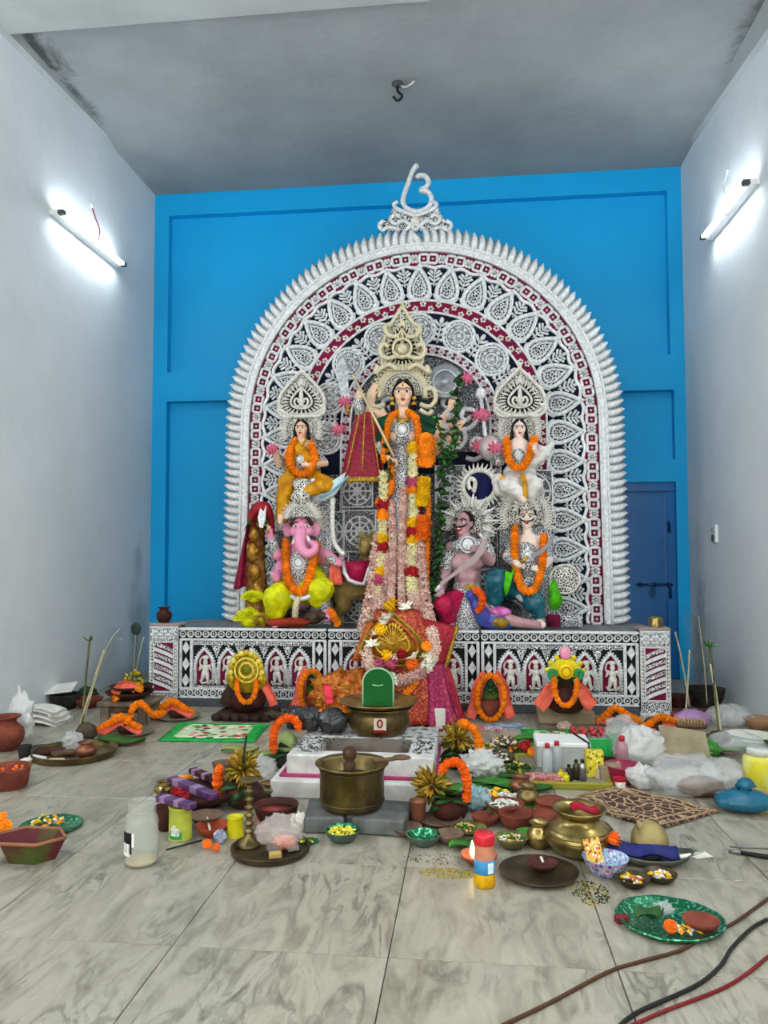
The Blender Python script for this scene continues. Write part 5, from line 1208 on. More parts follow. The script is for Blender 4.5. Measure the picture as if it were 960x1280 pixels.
def asura():
    Y = 6.84; J = JY(Y); H = 30 * S; t = thing('demon_idol', 'mauve skinned demon idol with a moustache and silver spiked crown, right of the goddess', 'statue', base_of(583, Y))
    b = MB(); b.cap(J(584, 748), J(584, 722), .12, .115); b.cap(J(584, 722), J(585, 692), .115, .16); b.cap(J(568, 686), J(603, 682), .07, .07); b.cap(J(585, 688), J(580, 668), .065, .06)
    for s_ in (-1, 1): b.ball(J(584 + s_ * 9, 703, -.11), (.085, .05, .065)); b.ball(J(584 + s_ * 5, 722, -.10), (.045, .03, .04)); b.ball(J(584 + s_ * 5, 733, -.10), (.045, .03, .035))
    limb(b, (J(605, 683), .07), (J(612, 700, -.10), .055), (J(600, 690, -.24), .042)); hand(b, J(600, 690, -.24), (-.7, -.4, .3), .12, (0, -.3, 1), .9)
    limb(b, (J(566, 686), .07), (J(556, 716, -.06), .055), (J(551, 736, -.20), .042)); hand(b, J(551, 736, -.20), (-.3, -.5, -.8), .13, (1, -.3, 0), .7)
    limb(b, (J(577, 750), .10), (J(559, 756, -.20), .085), (J(562, 782, -.14), .05)); limb(b, (J(592, 750), .10), (J(606, 768, -.16), .075), (J(650, 778, -.2), .045), (J(672, 781, -.26), .035))
    P = head(b, t, J(580, 655), H, yaw=-.55, pitch=-.12, male=True, moustache=True, openm=True, brow=1.8, lipm=mat('crimson_mouth', 'b5304a', .4)); remesh(b.build('body', SK_A, t), .0075)
    breastplate(t, J(585, 683, -.10), (.15, .10, .075)); sleeve(t, J(607, 687, -.03), J(611, 696, -.08), .075, .064); sleeve(t, J(563, 694, -.02), J(558, 708, -.05), .074, .066)
    mb = MB(); mb.cap(J(584, 738), J(584, 752), .135, .14, 14); mb.cap(J(584, 760, -.10), J(584, 782, -.06), .12, .15, 14); mb.build('foil_loincloth', M_FILF, t)
    cloth_limb(t, [(J(577, 750), J(557, 757, -.20), .115, .105), (J(557, 757, -.20), J(560, 772, -.16), .10, .075)], M_CRIM, 'crimson_trousers', .012)
    halo_fan(t, J(586, 655, .09), 33 * S, 17, -40, 190)
    mb = MB()
    for k in range(9): a = math.radians(-50 + 26 * k); c = J(586, 652, .06); mb.cap(c + V((math.cos(a) * .15, 0, math.sin(a) * .15)), c + V((math.cos(a) * .27, -.02, math.sin(a) * .27)), .02, .004, 6)
    mb.build('crown_spikes', M_SILV, t)
    sw = thing('curved_sword', 'long mauve grey sword held slanting across the chest of the demon', 'sword', J(560, 730, -.34)); mb = MB(); pts = [(607, 676), (604, 690), (595, 702), (575, 714), (560, 725), (549, 734), (552, 727), (566, 715), (580, 704), (592, 694), (598, 684), (604, 672)]; P3 = [J(x, y) for x, y in pts]; mb.prism([(p.x, p.z) for p in P3], Y - .36, Y - .335); mb.build('blade', mat('mauve_steel', '8d7f82', .35, .6), sw, False); mb = MB(); mb.tube([J(550, 732, -.35), J(545, 739, -.34)], .016, 7); mb.build('grip', M_SILV, sw)
    rs = thing('round_shield', 'round navy shield ringed with white flames above the demon', 'shield', J(599, 635, .14)); c = J(599, 608, .12)
    mb = MB(); mb.lathe([(0, .012), (.125, .012), (.13, 0), (0, 0)], c, 28, Matrix.Rotation(PI / 2, 4, 'X')); mb.build('navy_face', mat('deep_blue_velvet', '181a4a', .9), rs)
    mb = MB(); mb.tube([c + V((.145 * math.cos(k * PI / 14), -.02, .145 * math.sin(k * PI / 14))) for k in range(28)], .024, 7, True); mb.build('ring', M_SILVW, rs)
    mb = MB(); mb.cap(V((0, 0, 0)), V((.012, -.012, .055)), .016, .005, 6); fm = mb.mesh('ray', M_SILVW)
    for k in range(30): a = k * PI / 15; inst('ray', fm, place2(c.x + .15 * math.cos(a), c.z + .15 * math.sin(a), a, c.y - .02), rs)
    mb = MB(); mb.tube(spline([J(588, 612, .08), J(585, 604, .08), J(589, 598, .08), J(594, 603, .08), J(592, 615, .08)], 4), .022, 6); mb.build('scroll', M_SILVW, rs)
asura()
def lion():
    Y = 7.02; J = JY(Y); t = thing('lion_idol', 'olive gold lion idol with a crimson saddle cloth, left of the garlands', 'statue', base_of(445, Y))
    b = MB(); b.cap(J(425, 738), J(470, 728), .11, .14); b.ball(J(470, 718, -.03), (.14, .12, .15)); b.cap(J(468, 712), J(462, 688, -.06), .10, .09); b.ball(J(460, 680, -.10), (.085, .09, .08)); b.cap(J(459, 682, -.14), J(455, 688, -.22), .055, .045); b.ball(J(456, 694, -.18), (.035, .04, .02))
    for s_ in (-1, 1): b.ball(J(460 + s_ * 9, 668, -.06), (.026, .02, .035))
    limb(b, (J(425, 738), .10), (J(430, 756, -.05), .075), (J(421, 768, .02), .05), (J(424, 781, -.04), .045), (J(420, 783, -.12), .035)); limb(b, (J(476, 735), .08), (J(474, 760, -.04), .055), (J(476, 780, -.06), .045), (J(472, 783, -.14), .04))
    b.cap(J(418, 735), J(406, 720, .05), .03, .022); b.cap(J(406, 720, .05), J(408, 700, .05), .022, .02); b.ball(J(408, 696, .05), .04)
    remesh(b.build('body', SK_L, t), .009)
    mb = MB()
    for k in range(16): a = k * PI / 8; c = J(463, 684, -.05); mb.cap(c + V((.06 * math.cos(a), .0, .06 * math.sin(a))), c + V((.13 * math.cos(a), .03, .14 * math.sin(a))), .04, .015, 7)
    mb.build('mane', mat('grey_green_mane', '9a9a78', .7, col2='6e6a48', vs=14), t)
    for s_ in (-1, 1):
        mb = MB(); mb.ball(J(459 + s_ * 5, 679, -.17), .014, 7, 5); e = mb.build('eye', M_EYEW, t); mb = MB(); mb.ball(J(459 + s_ * 5, 679, -.182), .007, 6, 4); mb.build('iris', M_EYE, e)
    mb = MB(); mb.ball(J(454.5, 686, -.245), (.018, .012, .012), 8, 5); mb.build('nose', M_EYE, t)
    sc2 = thing('saddle_cloth', 'crimson saddle cloth with a scalloped silver border on the lion', 'cloth', J(448, 735, -.18)); mb = MB(); pts = [(428, 702), (466, 700), (460, 716), (455, 730), (446, 729), (436, 725), (432, 716)]; P3 = [J(x, y) for x, y in pts]; mb.prism([(p.x, p.z) for p in P3], Y - .19, Y - .16); mb.build('cloth', M_CRIM, sc2); mb = MB(); mb.tube([J(x, y, -.20) for x, y in [(428, 702), (431, 716), (436, 725), (446, 729), (455, 730), (460, 716), (466, 700)]], .020, 7); mb.build('border', M_SILV, sc2)
    sl = thing('salmon_cloth', 'small salmon pink cloth hanging beside the crimson saddle cloth', 'cloth', J(421, 732, -.24)); mb = MB(); mb.sheet(lambda u, v: J(lerp(413, 424, u) + (2 * v) * (u - .3) * 3, lerp(705, 731, v), -.24 + .012 * math.sin(u * 9)), 10, 8, .008); mb.build('cloth', M_SAL, sl)
lion()
def kolabou():
    Y = 6.95; J = JY(Y); t = thing('draped_banana_plant', 'plant draped in maroon and gold cloth at the left end of the altar', 'statue', base_of(318, Y))
    cloth_limb(t, [(J(322, 655), J(320, 700), .06, .085), (J(320, 700), J(322, 782), .085, .12), (J(320, 650), J(326, 638), .07, .075)], mat('gold_brown_brocade', '9a6a1e', .5, .2, col2='6e4214', vs=16, bump=.6, bs=30), 'brocade_wrap', .012, .008)
    mb = MB()
    for k, (x, y, r) in enumerate(((318, 668, .05), (316, 690, .06), (318, 715, .055), (322, 738, .06))): mb.blob(J(x, y, -.10), (r, .04, r * 1.4), .4, 3, k, 14, 9, False)
    mb.build('gold_folds', mat('gold_brocade', 'b5811c', .4, .4, col2='845a12', vs=30), t)
    mb = MB()
    def veil(u, v): x = lerp(lerp(326, 308, u), lerp(322, 292, u), v); y = lerp(637 + 22 * u, 735 + 2 * math.sin(9 * u), v); return J(x, y, -.05 + .03 * math.sin(u * 11 + v * 2))
    mb.sheet(veil, 20, 14, .006); mb.build('maroon_veil', mat('maroon_gauze_b', '8e1c3a', .55, col2='6d112a', vs=40), t)
    mb = MB(); mb.tube(spline([J(314, 652, -.10), J(320, 637, -.10), J(332, 634, -.08), J(338, 648, -.06), J(340, 675, -.03)], 5), [.03, .035, .045, .05, .05, .055, .055, .06, .055, .05, .05, .045, .04, .04, .04, .035, .035, .03, .03, .03, .02], 8); mb.build('veil_hood', M_RED, t)
    for i, (x, y, w_, h) in enumerate(((312, 772, .13, .13), (318, 745, .10, .085), (329, 775, .07, .11))):
        mb = MB()
        for k in range(22): a = -1.3 + 2.6 * k / 21; d = V((math.sin(a) * w_, -.04 + .03 * math.sin(k * 3), math.cos(a) * h * .9 - h * .2)); c = J(x, y + 3, -.12); mb.cap(c, c + d, .012, .02, 6)
        mb.ball(J(x, y, -.10), (w_ * .8, .05, h * .75), 10, 7); mb.build('yellow_fringe' if i < 2 else 'red_gold_fringe', M_LEM if i < 2 else M_TINSEL, t)
    for k, (a, c) in enumerate((((318, 640), (306, 660)), ((326, 640), (336, 656)))):
        inst('leaf', LEAF, Matrix.Translation(J(*a, -.12)) @ (J(*c, -.14) - J(*a, -.12)).to_track_quat('Z', 'Y').to_matrix().to_4x4() @ Matrix.Scale(.2, 4), t)
kolabou()
# ================================================================== vessels
M_BRASS = mat('brass', 'a39056', .28, .85, col2='766639', vs=14); M_BRASSO = mat('old_brass', '7f6d40', .38, .75, col2='57492a', vs=10); M_BRASSD = mat('tarnished_brass', '5e5038', .45, .7, col2='3e3526', vs=8)
M_COP = mat('copper', '9a6248', .4, .7, col2='6c4436', vs=10); M_TER = mat('terracotta', '7f4030', .8, col2='653025', vs=10, bump=.2, bs=60); M_TERD = mat('dark_terracotta', '4c2620', .75, col2='361b17', vs=9, bump=.2, bs=60)
M_CLAY = mat('pale_clay', '75604f', .85, col2='5c4a3e', vs=10, bump=.2, bs=60); M_SOOT = mat('sooty_clay', '33302d', .8, col2='211f1d', vs=10); M_STEEL = mat('steel', '9d9f9e', .3, .85, col2='77797a', vs=8)
M_MUD = mat('wet_clay', '55493d', .9, col2='41372e', vs=12, bump=.6, bs=40); M_GREY = mat('grey_brick', '6b6e6c', .9, col2='585b59', vs=12, bump=.4, bs=50)
M_GREENF = filigree('green_foil', '0d7a4a', '063f2a', 60, .25, .5, (.1, .3)); M_GF2 = mat('green_foil_wall', '0c6a42', .25, .6, col2='7fd0a8', vs=70, lo=.52, hi=.66)
M_WOODB = mat('brown_wood', '6f5238', .7, col2='4e3826', vs=8, bump=.3, bs=30); M_WOODG = mat('grey_wood', '7f7360', .75, col2='655a4b', vs=8, bump=.3, bs=30)
M_WPAPER = mat('white_paper', 'e6e4dc', .7, col2='d4d1c8', vs=10); M_WHITEP = mat('white_paint', 'e3e3df', .6)
def plastic(name, c, a, rough=.12):
    m = mat(name, c, rough, 0, alpha=a, bump=1, bs=22); return m
M_CLEAR = plastic('clear_bag', 'e6eaea', .3); M_MILK = plastic('milky_bag', 'eaecea', .62); M_BLUEB = plastic('blue_bag', '12607c', .9); M_PINKB = plastic('pinkish_bag', 'e7dcd8', .3); M_PURB = plastic('purple_bag', 'b48ac0', .7)
PROF = {
 'lota': [(0, 0), (.55, 0), (.62, .06), (.9, .42), (1, .85), (.92, 1.2), (.62, 1.48), (.52, 1.6), (.56, 1.72), (.78, 1.86), (.80, 1.92), (.74, 1.9), (.48, 1.7), (.46, 1.55), (.6, 1.3), (0, 1.2)],
 'handi': [(0, 0), (.5, 0), (.8, .16), (1, .55), (.94, .9), (.7, 1.12), (.62, 1.18), (.66, 1.28), (.72, 1.32), (.68, 1.34), (.58, 1.2), (.6, 1.08), (0, .8)],
 'bowl': [(0, 0), (.5, 0), (.56, .04), (.84, .3), (1, .62), (1.0, .66), (.95, .64), (.78, .34), (.5, .16), (0, .12)],
 'deep': [(0, 0), (.6, 0), (.68, .05), (.92, .5), (1, .92), (1.03, .98), (.96, .98), (.86, .55), (.6, .2), (0, .16)],
 'saucer': [(0, 0), (.45, 0), (.5, .04), (.9, .22), (1, .34), (.96, .35), (.84, .24), (.4, .1), (0, .08)],
 'plate': [(0, 0), (.72, 0), (.8, .02), (.97, .10), (1, .14), (.97, .145), (.8, .06), (.7, .04), (0, .035)],
 'tray': [(0, 0), (.94, 0), (1, .05), (1.02, .16), (1.03, .17), (.98, .17), (.95, .06), (.92, .035), (0, .03)],
 'glass': [(0, 0), (.72, 0), (.74, .04), (.86, 1.6), (1, 2.9), (1.04, 3.0), (.98, 3.0), (.84, 1.6), (.7, .12), (0, .1)],
 'tin': [(0, 0), (.97, 0), (1, .03), (1, .08), (.96, .12), (.96, 2.3), (1, 2.34), (1, 2.44), (.94, 2.44), (.92, 2.36), (0, 2.36)],
 'basin': [(0, 0), (.8, 0), (.84, .04), (1, .62), (1.04, .7), (.98, .72), (.92, .66), (.78, .16), (0, .12)],
 'diya': [(0, 0), (.5, 0), (.55, .05), (.9, .3), (1, .5), (.95, .52), (.82, .34), (.5, .18), (0, .15)],
}
def spot(px, yb, wpx, base=.6, Z=0):
    p = fl(px, yb, Z); s = mpp(p); r = wpx / 2 * s; p = p + V((0, r * base, 0)); return p, r
def vessel(name, label, cat, px, yb, wpx, prof, m, Z=0, zs=1, n=28, sx=1, group=None, rot=0):
    pr = PROF[prof]; p, r = spot(px, yb, wpx, pr[1][0], Z)
    mb = MB(); mb.lathe([(a, z * zs) for a, z in pr], p, n, Matrix.Rotation(rot, 4, 'Z') @ Matrix.Diagonal((sx, 1, 1, 1)) if sx != 1 else None, r)
    o = mb.build(name, m); o.location = p; off = WO[o.name]; 
    for v_ in o.data.vertices: v_.co += off - p
    WO[o.name] = p; tag(o, label, cat, group); return o, p, r
def chips(label, name, cat, c, rad, n, mats, sz=.01, h=.015, seed=0, sq=1):
    """a loose heap of petals, grains or crumbs: nobody could count it"""
    rnd = random.Random(label); mb = MB()
    for k in range(n):
        a = rnd.uniform(0, 2 * PI); q = math.sqrt(rnd.random()); x = math.cos(a) * q * rad; y = math.sin(a) * q * rad * sq
        s = sz * rnd.uniform(.5, 1.3); mb.cur = rnd.randrange(len(mats))
        M = Euler((rnd.uniform(-.6, .6), rnd.uniform(-.6, .6), rnd.uniform(0, 6))).to_matrix().to_4x4()
        mb.ball(V(c) + V((x, y, h * (1 - q * q) * rnd.random() + s * .3)), (s, s * .6, s * .35), 6, 4, M)
    o = mb.build(name, mats); tag(o, label, cat); o['kind'] = 'stuff'; return o
def blob(name, label, cat, px, yb, wpx, hpx, m, amp=.25, fr=2.5, seed=1, dy=.7, Z=0, part='bag', knot=False):
    p, r = spot(px, yb, wpx, dy, Z); h = hpx * mpp(p)
    mb = MB(); mb.blob(p + V((0, 0, h / 2)), (r, r * dy, h / 2), amp, fr, seed, 40, 24)
    if knot: mb.cap(p + V((0, 0, h * .9)), p + V((.02, 0, h * 1.15)), .02, .035, 8); mb.blob(p + V((.02, 0, h * 1.2)), (.05, .03, .03), .5, 3, seed, 10, 7, False)
    o = mb.build(name, m); tag(o, label, cat); return o, p, r
def flower_at(label, c, r, key, name='marigold', cat='flower', group=None):
    o = inst(name, FLW[key], Matrix.Translation(c) @ Euler((.6, .2, RND.uniform(0, 6))).to_matrix().to_4x4() @ Matrix.Scale(r, 4)); return tag(o, label, cat, group)
def solid(name, label, cat, c, d, m, bv=.004, rz=0, rx=0, ry=0):
    mb = MB(); mb.bbox(V((0, 0, 0)), d, bv, Euler((rx, ry, rz)).to_matrix()); mb.v = [v + V(c) for v in mb.v]; o = mb.build(name, m, smooth=False); return tag(o, label, cat)
def leafy(name, label, cat, c, L, w, rz, m=None, curl=.02):
    mb = MB(); c = V(c); d = V((math.cos(rz), math.sin(rz), 0)); t = V((-d.y, d.x, 0))
    mb.sheet(lambda u, v: c + d * (u - .5) * L + t * (v - .5) * w * (math.sin(PI * min(.98, max(.03, u))) ** .5) + V((0, 0, .006 + curl * abs(v - .5) * 2 + .01 * math.sin(u * 7))), 14, 6, .003)
    o = mb.build(name, m or M_LEAF); return tag(o, label, cat)

# ================================================================== the red shrine before the altar
def shrine():
    Y = 6.12; J = JY(Y); t = thing('draped_shrine_pot', 'sacred pot draped in red and gold cloth with a gilt plaque before the altar', 'shrine', base_of(505, Y, 0)); s = mpp(J(500, 850))
    mb = MB(); mb.lathe(PROF['lota'], V((J(500, 850).x, Y, .0)), 26, None, .22); mb.build('pot', M_TER, t)
    md = mat('red_gold_net', 'b3242c', .5, .1, col2='d88a3a', vs=55, lo=.48, hi=.62, bump=.5, bs=60)
    cone_cloth(t, J(497, 762), 26 * s, J(510, 899), 60 * s, md, 'red_drape', 11, .14, 66, 22, .55)
    mm = mat('magenta_net', '9c1453', .5, .1, col2='d0486a', vs=50, lo=.5, hi=.62, bump=.5, bs=60)
    cone_cloth(t, J(538, 828, -.06), 16 * s, J(541, 902, -.08), 28 * s, mm, 'magenta_drape', 7, .30, 56, 18, .7)
    mb = MB(); mb.sheet(lambda u, v: J(lerp(508 + 60 * u, 530 + 30 * u, v), lerp(768 + 14 * u, 838, v), -.06 + .05 * math.sin(5 * u + 3 * v)), 16, 16, .006); mb.build('red_veil', mat('red_net', 'c03848', .5, col2='9d2030', vs=60, bump=.4, bs=80), t)
    mb = MB(); mb.sheet(lambda u, v: J(lerp(548 + 14 * u, 566 + 16 * u, v) , lerp(835, 900, v), -.04 + .03 * math.sin(7 * u + 2 * v)), 8, 16, .006); mb.build('red_veil', MATS['red_net'], t)
    mb = MB(); mb.tube(spline([J(572, 782, -.05), J(566, 800, -.06), J(561, 820, -.06), J(556, 836, -.05)], 5), .018, 6); mb.build('gold_trim', M_TINSEL, t)
    mb = MB(); mb.sheet(lambda u, v: J(lerp(470 - 12 * u, 462 - 22 * u, v) + 24 * (1 - v) * (1 - u), lerp(770 + 8 * u, 826, v), -.10 + .04 * math.sin(6 * u)), 10, 12, .008); mb.build('gold_drape', mat('orange_gold_cloth', 'c8791f', .5, .3, col2='b0381c', vs=30, bump=.5, bs=40), t)
    # gilt plaque
    for w_, h_, d, m_, nm in ((38, 64, -.24, M_TINSEL, 'plaque'), (30, 50, -.265, mat('red_gilt', 'b5402a', .4, .4, col2='c98a2a', vs=30), 'plaque_inset'), (20, 38, -.29, M_GOLD, 'plaque_heart')):
        p0 = J(491, 800 + h_ / 2, d); o = peepal(w_ * s / .8, h_ * s, 22); mb = MB(); mb.prism(o, -.012, .012, Matrix.Translation(p0)); mb.tube([p0 + V((x, -.016, z)) for x, z in o], .011, 6, True); mb.build(nm, m_, t)
    for k in range(11):
        a = math.radians(20 + 14 * k); c = J(491, 806, -.31); mb = MB(); mb.cap(c, c + V((math.cos(a) * .11, -.005, math.sin(a) * .16)), .006, .009, 6); mb.build('plaque_ray', M_GOLD, t)
shrine()
JS = JY(5.70)
garland('pink and white tuberose garland looped in a U around the gilt plaque', [JS(457, 815, .05), JS(464, 832), JS(480, 845), JS(500, 850), JS(520, 844), JS(537, 828), JS(543, 805, .06), JS(538, 785, .12)], .046, 'PpWppWPP', ring=4, step=.6)
garland('orange marigold string hanging below the gilt plaque', [JS(520, 852), JS(510, 864, .02), JS(500, 874, .02), JS(494, 886, .03)], .026, 'o', step=.7)
for k, (x, y, r, key, lb) in enumerate(((487, 758, .05, 'y', 'large yellow marigold on top of the red shrine'), (508, 759, .045, 'W', 'white flower on the right of the shrine top'), (484, 772, .05, 'W', 'large white jasmine cluster above the gilt plaque'), (479, 779, .04, 'W', 'white jasmine left of the plaque tip'), (476, 787, .035, 'y', 'yellow marigold left of the gilt plaque'), (469, 792, .035, 'W', 'white jasmine at the upper left rim of the shrine'), (464, 805, .04, 'W', 'white jasmine at the left rim of the shrine'), (472, 806, .035, 'w', 'cream flower beside the left edge of the plaque'), (484, 820, .035, 'y', 'yellow marigold under the gilt plaque'), (492, 822, .03, 'W', 'white jasmine under the gilt plaque'), (502, 818, .03, 'r', 'red rose right of the gilt plaque'), (517, 821, .045, 'W', 'white jasmine low on the right of the plaque'), (515, 830, .035, 'd', 'deep orange marigold right of the plaque'), (474, 832, .04, 'm', 'pink rose low on the left of the plaque'), (488, 828, .04, 'm', 'pink rose below the middle of the plaque'), (471, 846, .035, 'W', 'white jasmine at the lowest left of the U garland'), (488, 854, .04, 'P', 'blush flower just above the green domed board'), (503, 850, .045, 'W', 'white jasmine at the bottom of the U garland'), (530, 820, .03, 'w', 'cream flower on the right of the U garland'), (533, 808, .03, 'o', 'orange marigold on the right of the U garland'))):
    flower_at(lb, JS(x, y, .0 if y > 800 else .10), r * 1.35, key, FNAME[key])
def bundle():
    J = JY(5.75); m_ = mat('gold_orange_brocade', 'd08420', .45, .35, col2='b33c1c', vs=34, lo=.45, hi=.6, bump=.6, bs=50)
    o, p, r = blob('brocade_bundle', 'heap of gold and orange brocade cloth left of the green domed board', 'cloth', 428, 908, 84, 66, m_, .35, 3, 5, .5)
    chips('gold tinsel scraps strewn over the brocade heap', 'tinsel_scraps', 'tinsel', J(428, 880, .25), .22, 200, [M_TINSEL, M_GOLD, mat('orange_scrap', 'd8601c', .6), M_YEL], .022, .16, sq=.8)
    for k, (x, y, q) in enumerate(((440, 876, .04), (447, 883, .045), (438, 886, .04), (430, 890, .035), (446, 893, .04), (402, 890, .04), (408, 893, .035))): flower_at('loose orange marigold on the brocade heap, ' + ('topmost of the right cluster', 'middle of the right cluster', 'left edge of the right cluster', 'lowest left of the right cluster', 'lowest of the right cluster', 'larger one at the left foot', 'smaller one at the left foot')[k], J(x, y, .16 if y < 891 else .1), q, 'o', 'marigold', group='loose marigolds on the brocade')
    mb = MB(); mb.sheet(lambda u, v: J(lerp(404, 414, u) + 3 * v, lerp(855, 880, v), .14 - .06 * v + .01 * math.sin(9 * v)), 6, 8, .006); tag(mb.build('pink_ribbon', mat('hot_pink_cloth', 'e8384f', .5)), 'short hot pink ribbon lying on the brocade heap', 'ribbon')
    blob('white_cloth', 'crumpled white and pink cloth at the left foot of the brocade heap', 'cloth', 410, 905, 34, 16, mat('white_pink_cloth', 'e6d6d8', .7, col2='d99aa6', vs=20), .4, 3, 8)
bundle()

# ------------------------------------------------------------------ decked pots along the altar
def u_garland(label, cx, y0, y1, w, Y, r=.022, key='o'):
    J = JY(Y); garland(label, [J(cx - w, y0, .06), J(cx - w * .95, lerp(y0, y1, .5)), J(cx - w * .55, lerp(y0, y1, .88), -.03), J(cx, y1, -.05), J(cx + w * .55, lerp(y0, y1, .88), -.03), J(cx + w * .95, lerp(y0, y1, .5)), J(cx + w, y0, .06)], r, key, step=.75)
def strip_cloth(name, label, pts, w, Y, m=M_SAL, th=.008):
    P = spline([at(x, y, Y + d) for x, y, d in pts], 5); n = len(P) - 1; mb = MB()
    def fn(u, v):
        i = min(n, int(round(u * n))); d = (P[min(i + 1, n)] - P[max(i - 1, 0)]).normalized(); sd = d.cross(V((0, -1, .2))).normalized(); return P[i] + sd * (v - .5) * w + V((0, -.01 * math.sin(v * 7 + u * 4), 0))
    mb.sheet(fn, n, 4, th); return tag(mb.build(name, m), label, 'cloth')
def decked_left():
    Y = 6.2; J = JY(Y); t = thing('crowned_pot', 'dark pot with a coconut and a tall yellow pith crown before the left altar screen', 'pot', base_of(309, Y, 0))
    c = V((J(309, 870).x, Y, .05)); mb = MB(); mb.lathe(PROF['handi'], c, 26, None, .16); mb.build('pot', M_TERD, t)
    mb = MB(); mb.ball(c + V((0, 0, .27)), (.09, .09, .11)); mb.build('coconut', mat('dark_coconut', '3a3326', .8, col2='2a3a20', vs=10), t)
    p0 = J(308, 866, -.12); s = mpp(p0); o = [(x * 1.0, z) for x, z in peepal(29 * s, 52 * s, 24, .9)]
    mc = mat('yellow_pith', 'd8b820', .5, .15, col2='b08c10', vs=40, bump=.5, bs=80); mb = MB(); mb.prism(o, -.01, .01, Matrix.Translation(p0)); q = mb.build('crown', mc, t)
    mp = mat('pale_yellow_pith', 'ecdc6a', .5, .1, col2='d8c030', vs=40)
    for k in range(13):
        a = math.radians(-20 + 220 * k / 12); mb = MB(); cc = J(308, 840, -.13); d = V((math.cos(a) * 20 * s, -.01, math.sin(a) * 24 * s)); mb.ball(cc + d, (.026, .014, .026), 8, 6); mb.build('crown_scallop', mp if k % 2 else mc, q)
    for r in (15, 9): mb = MB(); mb.tube([J(308, 838, -.15) + V((r * s * math.cos(k * PI / 10), 0, r * s * math.sin(k * PI / 10))) for k in range(20)], .009, 6, True); mb.build('crown_ring', mp, q)
    mb = MB(); mb.ball(J(308, 838, -.14), (.035, .02, .035)); mb.build('crown_boss', mat('olive_boss', '6e7a1c', .5), q)
    st = thing('low_stand', 'dark wooden stand under the yellow crowned pot', 'stand', base_of(310, Y, 0)); a_, b_ = fl(272, 893), fl(345, 893)
    mb = MB(); mb.bbox((c.x, Y, .025), (b_.x - a_.x, .36, .05), .012); mb.build('board', mat('dark_wood', '3a2720', .7, col2='2a1c18', vs=8), st)
    for k in range(6): mb = MB(); mb.ball((c.x - .2 + .08 * k, Y - .19, .035), (.04, .02, .03), 8, 6); mb.build('carved_scroll', MATS['dark_wood'], st)
    u_garland('orange marigold garland hanging in a U on the yellow crowned pot', 308, 850, 878, 12, 5.98)
    strip_cloth('salmon_cloth', 'salmon cloth strip at the right side of the yellow crowned pot', [(322, 845, -.05), (330, 855, -.1), (337, 868, -.12), (342, 882, -.12)], .07, Y)
    strip_cloth('dark_cloth', 'dark brown cloth fold at the left side of the yellow crowned pot', [(298, 850, -.02), (290, 862, -.08), (284, 873, -.1), (281, 882, -.1)], .10, Y, MATS['dark_wood'])
decked_left()
def decked_right():
    Y = 6.12; J = JY(Y); t = thing('crowned_pot', 'dark red pot with a yellow lotus crown and pink tip on a pale stone block', 'pot', base_of(707, Y, .12)); s = mpp(J(707, 850))
    c = V((J(707, 870).x, Y, .113)); mb = MB(); mb.lathe(PROF['handi'], c, 26, None, .16); mb.build('pot', M_TERD, t)
    mb = MB(); mb.ball(c + V((0, 0, .26)), (.085, .085, .10)); mb.build('coconut', MATS['dark_coconut'], t)
    my, mg, mpk = mat('lotus_yellow', 'f0e024', .5, col2='e2c810', vs=20), mat('lotus_green', '1f8a52', .5), mat('lotus_pink', 'ee9ab4', .5)
    p0 = J(707, 842, -.14); q = None
    for k, a in enumerate((90, 62, 118, 34, 146, 8, 172)):
        a = math.radians(a); o = peepal(.052, (17 if k else 20) * s * 1.05, 14); mb = MB(); M = place2(p0.x + .03 * math.cos(a), p0.z + .03 * math.sin(a), a, p0.y + .008 * k); mb.prism(o, -.006, .006, M); x = mb.build('lotus_petal', my, t, False)
        mb = MB(); tip = M @ V((0, -.008, (17 if k else 20) * s)); mb.ball(tip, (.02 if k else .045, .012, .02 if k else .05), 8, 6); mb.build('petal_tip', mpk if k == 0 else my, x)
    for sg in (-1, 1): mb = MB(); mb.tube(spline([J(707 + sg * x, y, -.17) for x, y in ((10, 852), (18, 848), (20, 840), (14, 839), (13, 845))], 4), .018, 6); mb.build('green_curl', mg, t)
    mb = MB(); mb.ball(p0 + V((0, -.03, .02)), (.06, .02, .06)); mb.build('lotus_heart', my, t); mb = MB(); mb.tube([p0 + V((.035 * math.cos(k * PI / 8), -.05, .02 + .035 * math.sin(k * PI / 8))) for k in range(16)], .006, 5, True); mb.build('heart_ring', mat('orange_line', 'd98a10', .5), t)
    a_, b_ = fl(674, 906), fl(743, 906); solid('stone_block', 'pale beige stone block under the yellow lotus crowned pot', 'block', ((a_.x + b_.x) / 2, a_.y + .16, .055), (b_.x - a_.x, .32, .11), mat('beige_stone', 'a8987c', .9, col2='8f7f64', vs=8, bump=.4, bs=40), .015)
    u_garland('orange marigold garland hanging in a U on the yellow lotus crowned pot', 707, 848, 882, 14, 5.88)
    for sg, l in ((-1, 'left'), (1, 'right')): strip_cloth('salmon_cloth', 'salmon cloth end at the %s side of the yellow lotus crowned pot' % l, [(707 + sg * 14, 858, -.1), (707 + sg * 22, 866, -.14), (707 + sg * 27, 876, -.15), (707 + sg * 34, 884, -.16)], .10, Y)
decked_right()
